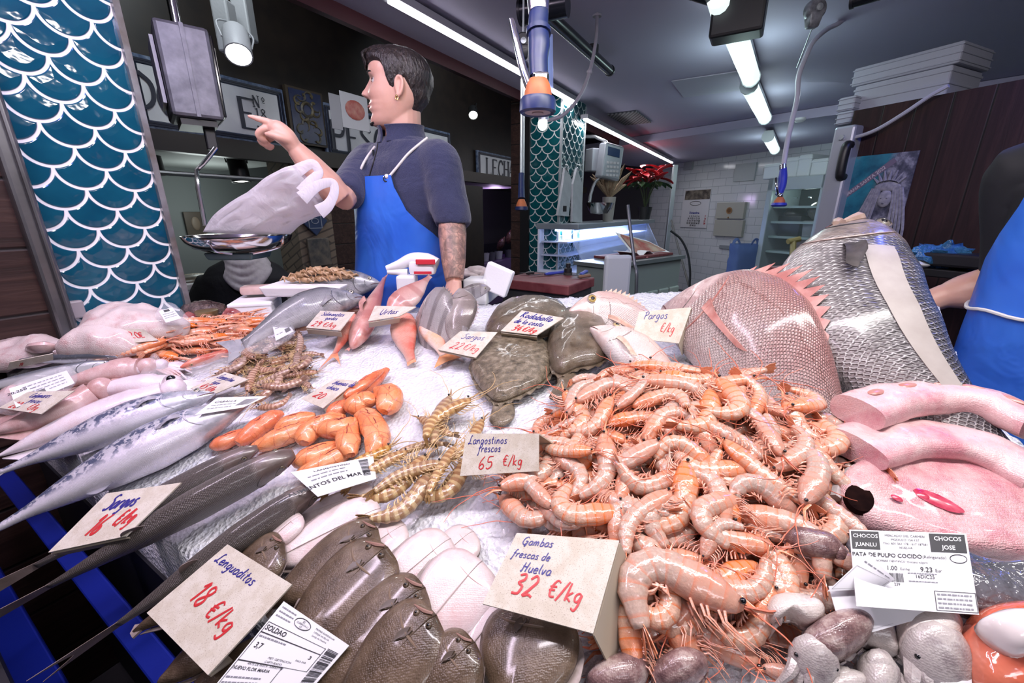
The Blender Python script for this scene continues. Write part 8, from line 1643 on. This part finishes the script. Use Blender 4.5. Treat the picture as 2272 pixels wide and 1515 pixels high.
m.build('trousers',mTrou,person,world=True)
for sd in (-1,1):
 a=hip+Lv*sd*.09; m=MB(); m.ball(V((a.x,a.y,.20))+Fv*.05,(.13,.05,.045),16,10,axes=(Fv,Lv,UZ)); m.build('shoe',M('white_clog',(.6,.6,.6),.5),person,world=True)
m=MB(); m.prism([st(1.0,1.9,.0),st(1.0,1.6,.0),st(1.62,.9,.0),st(2.1,-.2,0),st(4.0,-.2,0),st(4.0,1.9,0)],(0,0,.155)); tag(m.build('floor_platform',mFloor,smooth=False),kind='structure')
p0=ont(540,620,2.62); s2=thing('person','person in a black coat and grey scarf half hidden by the scale pan','person',(p0.x,p0.y,.0)); f2=V((.30,-.95,0)).normalized(); l2=V((.95,.30,0)); kk=p0.y
pp= lambda x,y,d=0:ony(x,y,kk+d)
sO=pp(541,528,.02)
m=MB(); head_mesh(m,sO,f2,-l2,UZ,1.0); m.tube([sO-UZ*.06,pp(541,595)],[.055,.065],16); loft(m,[ring(pp(545,600),l2,f2,.1,.08),ring(pp(545,700),l2,f2,.14,.1)])
for sd in (-1,1):
 h_=pp(540,760,-.12)+l2*sd*.10; m.ball(h_,(.035,.045,.02),12,8); m.tube([h_-f2*.05,h_],.025,10)
 for q in range(4):finger(m,[h_+l2*(-.02+.014*q),h_+l2*(-.02+.014*q)+f2*.03,h_+l2*(-.02+.014*q)+f2*.055-UZ*.006,h_+l2*(-.02+.014*q)+f2*.07-UZ*.012],.009,.007)
 finger(m,[h_+l2*-.03*sd,h_+l2*-.045*sd+f2*.02,h_+l2*-.05*sd+f2*.035,h_+l2*-.05*sd+f2*.045],.010,.008)
b2=m.build('body',mSkin,s2,world=True); remesh(b2,.006,3); eyes(s2,sO,f2,-l2,UZ,1.0); hair(s2,sO,f2,-l2,UZ,1.05)
m=MB(); tz=[(pp(540,574),.10,.09),(pp(542,590),.18,.11),(pp(548,616),.235,.13),(pp(548,680),.235,.14),(pp(548,760),.24,.15)]
loft(m,[ring(c,l2,f2,a,b) for c,a,b in tz])
for sd in (-1,1):m.tube(cat_rom([pp(548,622)+l2*sd*.17,pp(548,690,-.0)+l2*sd*.25,pp(548,760,-.1)+l2*sd*.22,pp(540,760,-.12)+l2*sd*.11-f2*.05],6),[.085,.078,.062,.048],14)
m.tube([pp(548,760)+V((0,0,0)),V((pp(548,760).x,pp(548,760).y,.45))],.19,16)
cot=m.build('coat',M('black_coat',(.008,.008,.010),.8,bump=(14,.4,.02)),s2,world=True); remesh(cot,.012,4)
m=MB()
for k in range(5):
 z_=566+8*k; rr=.080+.009*k; m.tube([pp(543+2*k,z_,-.01-.006*k)+l2*(rr*math.cos(a))+f2*(rr*.95*math.sin(a))-UZ*(.05*max(0,math.sin(a))**2*k*.5) for a in np.linspace(0,6.2832,33)],.020,10)
sc_=m.build('scarf',M('grey_scarf',(.42,.37,.38),.9,col2=(.52,.47,.48),vs=40,bump=(120,.4)),s2,world=True); remesh(sc_,.007,3)
m=MB();
for sd in (-1,1):m.tube(cat_rom([V((p0.x,p0.y,.47))+l2*sd*.1,V((p0.x,p0.y,.46))+l2*sd*.12+f2*.42,V((p0.x,p0.y,.08))+l2*sd*.12+f2*.45],6),[.10,.08,.055],14)
m.build('trousers',mTrou,s2,world=True)
for sd in (-1,1):m=MB(); m.ball(V((p0.x,p0.y,.045))+l2*sd*.12+f2*.50,(.12,.05,.045),14,8,axes=(f2,l2,UZ)); m.build('shoe',mTrou,s2,world=True)
m=MB(); m.lathe([(.17,.0),(.17,.02),(.05,.03),(.03,.3),(.16,.34),(.17,.36),(0,.37)],n=20); o=m.build('stool',M('dark_stool',(.03,.03,.03),.5)); o.location=(p0.x,p0.y,0); tag(o,'dark stool under the person in the scarf','stool')
YR=1.02
q0=ony(2410,760,YR); s3=thing('person','person in a blue apron at the right edge with a tattooed forearm','person',(q0.x,YR,.16)); f3=V((-.80,-.60,0)).normalized(); l3=V((.60,-.80,0)).normalized()
rp= lambda x,y,d=0:ony(x,y,YR+d)
cx=rp(2480,560); sO=V((cx.x+.02,YR+.02,1.86)); nk=V((cx.x+.01,YR+.02,1.70))
shr=V((cx.x-.10,YR+.16,1.56)); elr=rp(2235,630,.20); wrr=rp(2100,655,.26)
m=MB(); head_mesh(m,sO,f3,l3,UZ,1.05); m.tube([sO-UZ*.06,nk-UZ*.05],[.056,.07],16); loft(m,[ring(nk-UZ*.05,l3,f3,.1,.08),ring(V((cx.x,YR,1.40)),l3,f3,.15,.1),ring(V((cx.x,YR,1.2)),l3,f3,.15,.1)])
m.tube([shr,elr],[.05,.045],14); m.tube(cat_rom([elr,elr.lerp(wrr,.35),elr.lerp(wrr,.75),wrr],5),[.060,.062,.052,.040],16); m.tube([shr,V((cx.x,YR,1.45))],.05,10)
hd=wrr+(wrr-elr).normalized()*.07-UZ*.02; m.tube([wrr,wrr.lerp(hd,.5),hd],[.038,.036,.030],14); m.ball(hd,(.05,.04,.026),14,10)
dv=(wrr-elr).normalized(); sv=dv.cross(UZ).normalized()
for q in range(4):a=hd+sv*(-.027+.018*q)+dv*.02; finger(m,[a,a+dv*.035,a+dv*.055-UZ*.014,a+dv*.062-UZ*.032],.0095,.0075)
a=hd-dv*.03+sv*.03; finger(m,[a,a+sv*.02+dv*.02,a+sv*.022+dv*.04-UZ*.01,a+sv*.018+dv*.055-UZ*.015],.0115,.009)
sl2=V((cx.x+.16,YR-.14,1.56)); el2_=V((cx.x+.20,YR-.20,1.30)); wr2=V((cx.x+.02,YR-.30,1.22)); m.tube([sl2,el2_,wr2],[.05,.045,.03],14); m.ball(wr2+V((-.06,-.01,-.01)),(.05,.03,.02),12,8); m.tube([sl2,V((cx.x,YR,1.45))],.05,10)
for q in range(4):a=wr2+V((-.09,-.03+.016*q,-.01)); finger(m,[a,a+V((-.03,0,0)),a+V((-.05,0,-.012)),a+V((-.06,0,-.026))],.0095,.0075)
a=wr2+V((-.05,-.03,0)); finger(m,[a,a+V((-.02,-.02,0)),a+V((-.035,-.028,-.008)),a+V((-.05,-.03,-.012))],.0115,.009)
b3=m.build('body',mSkin,s3,world=True); remesh(b3,.005,3); eyes(s3,sO,f3,l3,UZ,1.05); hair(s3,sO,f3,l3,UZ,1.05)
m=MB()
c_=elr.lerp(wrr,.55); fw=V((-.35,-.93,.15)).normalized(); sd3=dv
for cx_,r_ in ((-.02,.012),(.005,.015),(.03,.010)):m.tube([c_+sd3*(cx_+r_*math.cos(a))+UZ*(.006+r_*.8*math.sin(a))+fw*.0475 for a in np.linspace(0,5.2,16)],.0013,5)
m.build('tattoo',M('tattoo_ink',(.06,.05,.05),.5),s3,world=True)
m=MB(); loft(m,[ring(V((cx.x,YR,z)),l3,f3,a,b) for z,a,b in ((.95,.18,.13),(1.15,.18,.13),(1.35,.19,.135),(1.5,.20,.13),(1.6,.16,.10),(1.66,.09,.085))])
m.tube(cat_rom([V((cx.x-.02,YR+.05,1.5)),shr,shr.lerp(elr,.6),elr],6),[.075,.08,.068,.060],16); m.tube([V((cx.x+.05,YR-.05,1.5)),sl2,el2_],[.075,.075,.06],16)
fl=m.build('dark_top',M('black_top',(.012,.012,.016),.8),s3,world=True); remesh(fl,.01,4)
m=MB(); g=[]
for j in range(15):
 z=1.60-.95*j/14; e=np.interp(z,[.6,1.1,1.25,1.45,1.6],[1.9,1.9,1.6,1.0,.8]); g.append([V((cx.x,YR,z))+l3*(.21*math.sin(-e+2*e*k/20))+f3*(.155*math.copysign(abs(math.cos(-e+2*e*k/20))**.8,math.cos(-e+2*e*k/20))) for k in range(21)])
m.sheet(g,.004); m.build('apron',mApron,s3,world=True)
m=MB(); zc=rp(2230,705).z; m.tube([V((cx.x,YR,zc+.004*math.sin(k)))+l3*(.216*math.sin(-1.9+3.8*k/30))+f3*(.162*math.copysign(abs(math.cos(-1.9+3.8*k/30))**.8,math.cos(-1.9+3.8*k/30))) for k in range(31)],.005,7); m.build('waist_cord',mCord,s3,world=True)
m=MB();
for sd in (-1,1):m.tube([V((cx.x,YR,.96))+l3*sd*.09,V((cx.x,YR,.22))+l3*sd*.09],[.09,.05],14)
m.build('trousers',mTrou,s3,world=True)
for sd in (-1,1):m=MB(); m.ball(V((cx.x,YR,.20))+l3*sd*.09+f3*.05,(.13,.05,.045),14,8,axes=(f3,l3,UZ)); m.build('shoe',M('white_clog',(.6,.6,.6),.5),s3,world=True)
m=MB(); m.box((cx.x+.1,YR+.15,.0775),(.9,.9,.155)); tag(m.build('floor_duckboard',mFloor,smooth=False),kind='structure')
# ================================================================ PRICE CARDS AND PRINTED LABELS
card('big price card for prawns from Huelva at 32 in front of the heap',[(1147,1183),(1374,1200),(1316,1406),(1071,1340)],(.095,.095,.09,.09),[('Gambas','b',.10,.165,.115),('frescas de','b',.06,.345,.105),('Huelva','b',.20,.52,.125),('32','r',.19,.80,.25,1.05,.075),('€/kg','r',.52,.76,.20,1.0,.075)],flap=(1,2,(.05,.02)))
card('price card for striped prawns at 65 standing upright',[(1035,962),(1196,962),(1196,1045),(1021,1056)],(.095,.095,.06,.06),[('Langostinos','b',.05,.26,.21,.8),('frescos','b',.20,.46,.20,.8),('65','r',.22,.87,.30),('€/kg','r',.54,.82,.26,.8)],flap=(0,1,(.05,.02)))
card('price card for small soles at 18 in the lower left',[(506,1208),(649,1297),(463,1498),(327,1360)],(.075,.075,.06,.06),[('Lenguaditos','b',.06,.22,.125,1.05),('18','r',.22,.66,.24),('€/kg','r',.50,.68,.20)],flap=(2,3,(.03,-.02)))
card('price card reading 16 lying on the dark mullet',[(238,1095),(403,1071),(280,1190),(108,1226)],(.085,.085,.075,.075),[('Sargos','b',.20,.36,.28,.62),('16','r',.30,.82,.34,.7),('€/kg','r',.58,.72,.27,.62)],flap=(2,3,(.03,-.02)))
card('price card reading 22 between silver bream and turbot',[(1022,735),(1104,737),(1056,794),(972,776)],(.075,.075,.045,.045),[('Sargos','b',.22,.36,.24),('22','r',.20,.84,.30),('€/kg','r',.52,.80,.24)],flap=(2,3,(.02,-.01)))
card('price card for turbot of the coast at 34',[(1158,689),(1251,706),(1191,744),(1111,735)],(.08,.08,.06,.06),[('Rodaballo','b',.10,.30,.26,.8),('de la costa','b',.10,.58,.22,.8),('34','r',.22,.92,.26),('€/kg','r',.50,.90,.22)],flap=(2,3,(.02,-.01)))
card('price card for bream leaning between the two sea bream',[(1418,692),(1534,682),(1506,762),(1402,750)],None,[('Pargos','b',.12,.30,.27,.9),('€/kg','r',.52,.72,.28,.8)],flap=(1,2,(.03,.02)),k=(.895,.885,.87,.875))
card('price card for red bream at the back before the apron',[(832,679),(924,681),(886,702),(817,713)],(.10,.10,.085,.085),[('Urtas','b',.24,.66,.42,.8)],flap=(2,3,(.02,-.01)))
card('price card for fat red mullet at the back',[(711,690),(787,693),(755,734),(679,727)],(.085,.085,.07,.07),[('Salmonetes','b',.14,.28,.22,.75),('gordos','b',.34,.50,.20,.75),('29','r',.10,.90,.28),('€/kg','r',.42,.88,.24)],flap=(2,3,(.02,-.01)))
card('price card reading 45 beside the tiger prawn heap',[(499,826),(552,842),(475,875),(423,862)],(.045,.045,.035,.035),[('Langostino','b',.10,.32,.24,.55),('tigre','b',.26,.60,.22,.6),('45','r',.16,.92,.30,.7),('€/kg','r',.48,.92,.24,.6)])
card('folded price card for cuttlefish roe above the orange heap',[(744,841),(792,845),(717,906),(669,885)],(.055,.055,.03,.03),[('Huevas de','b',.20,.22,.16,.8),('choco','b',.24,.42,.16,.8),('20','r',.2,.8,.22)],flap=(1,2,(.03,.02)))
card('price card for fresh squid at the left edge',[(64,869),(166,867),(92,919),(-2,905)],(.095,.095,.085,.085),[('Calamares','b',.22,.34,.24,.6),('frescos','b',.36,.60,.22,.6),('20','r',.16,.92,.32,.7),('€/kg','r',.56,.90,.26,.6)])
card('upside down price card reading 20 on the pale rays',[(260,728),(318,731),(352,755),(285,762)],(.08,.08,.06,.06),[('20','r',.20,.70,.46,.8),('€','r',.56,.70,.42,.8)])
card('faded price card leaning by the slim silver fish',[(22,803),(117,784),(118,798),(16,820)],(.07,.07,.05,.05),[('20','r',.25,.8,.4,.5)])
label('white trade label under the card priced 18, bottom left',[(630,1334),(775,1432),(690,1530),(470,1530)],(.075,.075,.065,.065),[('t','SOLDAO',.18,.30,.085,.02),('o',.40,.10,.11,.065),('t','ES',.40,.07,.04,0),('t','12.00065/H-U',.40,.105,.035,0),('t','CE',.40,.14,.035,0),('l',.04,.26,.05,.025),('l',.04,.26,.10,.025),('l',.04,.26,.15,.025),('t','PRIMER EXPEDIDOR',.70,.06,.036,0),('t','LONJA HUELVA',.68,.11,.036,0),('t','Lonja de Huelva',.68,.16,.036,0),('t','3,7',.12,.50,.09,.015),('l',.04,.4,.40,.03),('t','3',.74,.46,.08,.015),('t','FAO MA',.68,.55,.04,0),('t','MET. OBTENCION',.46,.60,.04,0),('t','CAPTURADO',.42,.65,.04,0),('t','NUEVO FLOR MARIA',.24,.76,.055,.012),('t','ARTE DE PESCA  ARRASTRE',.36,.70,.04,0),('l',.04,.42,.86,.03),('l',.04,.42,.92,.03),('v',.84,.97,.22,.97),('n',.02,.82,.24,.36),('n',.02,.82,.36,.68),('n',.02,.55,.68,.97)])
label('curled printed label between the roe and the striped prawns',[(645,1048),(828,1012),(835,1062),(705,1102)],(.07,.035,.03,.075),[('t','ALIMENTOS DEL MAR F.',.3,.70,.15,.02),('t','LANGOSTINO',.45,.2,.10,.01),('l',.1,.6,.36,.06),('l',.1,.6,.5,.06),('v',.80,.92,.1,.8)],bow=.06)
label('white label lying across the heads of the two mackerel',[(482,882),(592,879),(540,904),(432,921)],(.085,.06,.06,.085),[('t','CABALLA',.3,.3,.18,.01),('l',.1,.6,.5,.08),('l',.1,.6,.7,.08),('b',.66,.94,.2,.7)])
label('white label in the clear bag at the left edge',[(20,862),(148,822),(166,850),(36,904)],(.09,.075,.075,.09),[('t','20.250',.1,.3,.16,.02),('l',.2,.9,.2,.08),('l',.3,.9,.38,.08),('l',.3,.9,.56,.08),('f',.30,.52,.62,.82),('l',.58,.9,.75,.08)])
label('label in the clear bag leaning on the sea bass',[(601,706),(626,700),(652,735),(612,756)],(.07,.06,.055,.065),[('f',.3,.7,.05,.2),('l',.1,.9,.3,.06),('l',.1,.9,.42,.06),('l',.1,.9,.54,.06),('f',.6,.9,.72,.9),('l',.1,.5,.8,.06)])
label('label in the small clear bag at the foot of the teal pillar',[(352,690),(382,682),(402,706),(368,716)],(.12,.12,.10,.10),[('f',.3,.7,.05,.22),('l',.1,.9,.36,.07),('l',.1,.9,.52,.07),('l',.1,.9,.68,.07)])
mFilm=NT('clear_film'); mFilm.p(Base__Color=(.92,.92,.95),Roughness=.07,Specular__IOR__Level=.9,Alpha=.14); mFilm.bump(mFilm.noise(mFilm.tc('Object'),28,3,dist=2),.6,.01); mFilm=mFilm.m
def film(label_,outline,lift,th=.012,name='clear_bag',grp=None):
 o=patch(name,outline,th,mFilm,lift,edge=.3,wob=.006,wsc=30)[0]; return tag(o,label_,'bag',grp)
film('clear plastic bag over the tail of the front sea bass',[(560,745),(600,690),(632,695),(655,735),(625,765),(580,785),(545,775)],.06)
film('clear plastic bag at the left edge over the squid',[(-30,905),(10,862),(80,832),(150,810),(172,850),(110,890),(40,920)],.075)
film('pointed clear bag standing by the langoustines',[(312,838),(330,800),(346,785),(362,805),(388,838),(350,850)],.04)
film('clear film lying on the ice right of the roe',[(870,890),(905,850),(955,825),(985,870),(960,930),(900,990),(850,1030),(840,960)],.006,.006)
film('clear film under the red fish tail left of the tiger prawns',[(410,820),(470,790),(540,760),(580,765),(520,800),(450,830)],.018,.01)
film('small clear bag with a label at the foot of the teal pillar',[(345,705),(355,680),(385,672),(410,695),(420,715),(375,722)],.10,.012)
o=patch('vacuum_pack',[(1880,1200),(1960,1180),(2080,1200),(2200,1245),(2300,1260),(2330,1340),(2280,1390),(2160,1370),(2050,1330),(1930,1290),(1885,1250)],.022,M('dark_vacuum_film',(.05,.055,.065),.06,coat=1,col2=(.14,.14,.16),vs=14,bump=(22,1.0,.02)),.045,edge=.4,wob=.006,wsc=30)[0]; tag(o,'dark glossy vacuum pack with a printed octopus label','packet')
label('printed octopus label with two black shop logos',[(1884,1175),(2143,1184),(2172,1364),(1900,1345)],(.090,.085,.080,.085),[('v',.02,.02,.02,.02),('f',.01,.25,.02,.27),('w','CHOCOS',.13,.09,.075,.015),('w','JUANLU',.13,.21,.075,.015),('f',.68,.98,.02,.27),('w','CHOCOS',.83,.09,.08,.02),('w','JOSE',.83,.21,.08,.02),('t','MERCADO DEL CARMEN',.47,.07,.045,0),('t','MODULO 154-157',.47,.125,.045,0),('t','Tlno: 601 561 178 - 617 187581',.47,.18,.043,0),('t','HUELVA',.47,.235,.045,0),('t','PATA DE PULPO COCIDO',.30,.345,.075,.018),('t','(Refrigerado)',.70,.345,.055,0),('o',.90,.35,.07,.055),('t','NOMBRE CIENTIFICO: Octopus vulgaris',.42,.42,.038,0),('t','1.00',.33,.51,.08,.005),('t','Eur/kg',.44,.515,.045,0),('t','9.23',.62,.51,.09,.01),('t','Eur',.72,.515,.06,0),('b',.30,.42,.57,.68),('t','239',.36,.71,.05,0),('t','16DIC25',.60,.60,.065,.004),('l',.46,.70,.56,.02),('l',.46,.70,.66,.02),('n',.66,.995,.76,.985),('l',.68,.96,.80,.03),('l',.68,.96,.85,.03),('l',.68,.96,.90,.03),('l',.68,.96,.95,.03)])
def paper(lab_,px,lifts,bow=.03):
 o=label(lab_,px,lifts,[('l',.3,.5,.94,.01)],name='folded_paper',group='white papers at the bottom right',bow=bow); return o
paper('white paper tucked under the cuttlefish at the right',[(1838,1300),(2070,1288),(2092,1358),(1872,1420)],(.075,.08,.07,.06))
label('torn white label under the purple cuttlefish tail',[(1925,1228),(1985,1285),(1955,1305),(1835,1312)],(.098,.096,.082,.078),[('n',.04,.96,.3,.94),('l',.1,.9,.15,.05)],name='torn_label',group='white papers at the bottom right')
paper('white paper edge at the bottom right corner beside the orange pack',[(2105,1400),(2150,1430),(2160,1560),(2080,1560)],(.05,.055,.05,.05))
r=thing('octopus_pack','glossy orange red and white pack at the bottom right corner','packet',fp(2210,1440,.05))
patch('orange_flesh',[(2120,1420),(2150,1372),(2220,1352),(2300,1360),(2350,1440),(2330,1560),(2200,1560),(2140,1500)],.05,M('orange_flesh',(.62,.10,.045),.08,coat=1,col2=(.70,.22,.14),vs=12,bump=(20,.5,.01)),.045,parent=r,edge=.5)
patch('white_flesh',[(2165,1385),(2220,1362),(2300,1372),(2330,1430),(2260,1460),(2200,1430)],.03,M('white_flesh',(.78,.70,.69),.12,coat=.8),.082,parent=r,edge=.3)
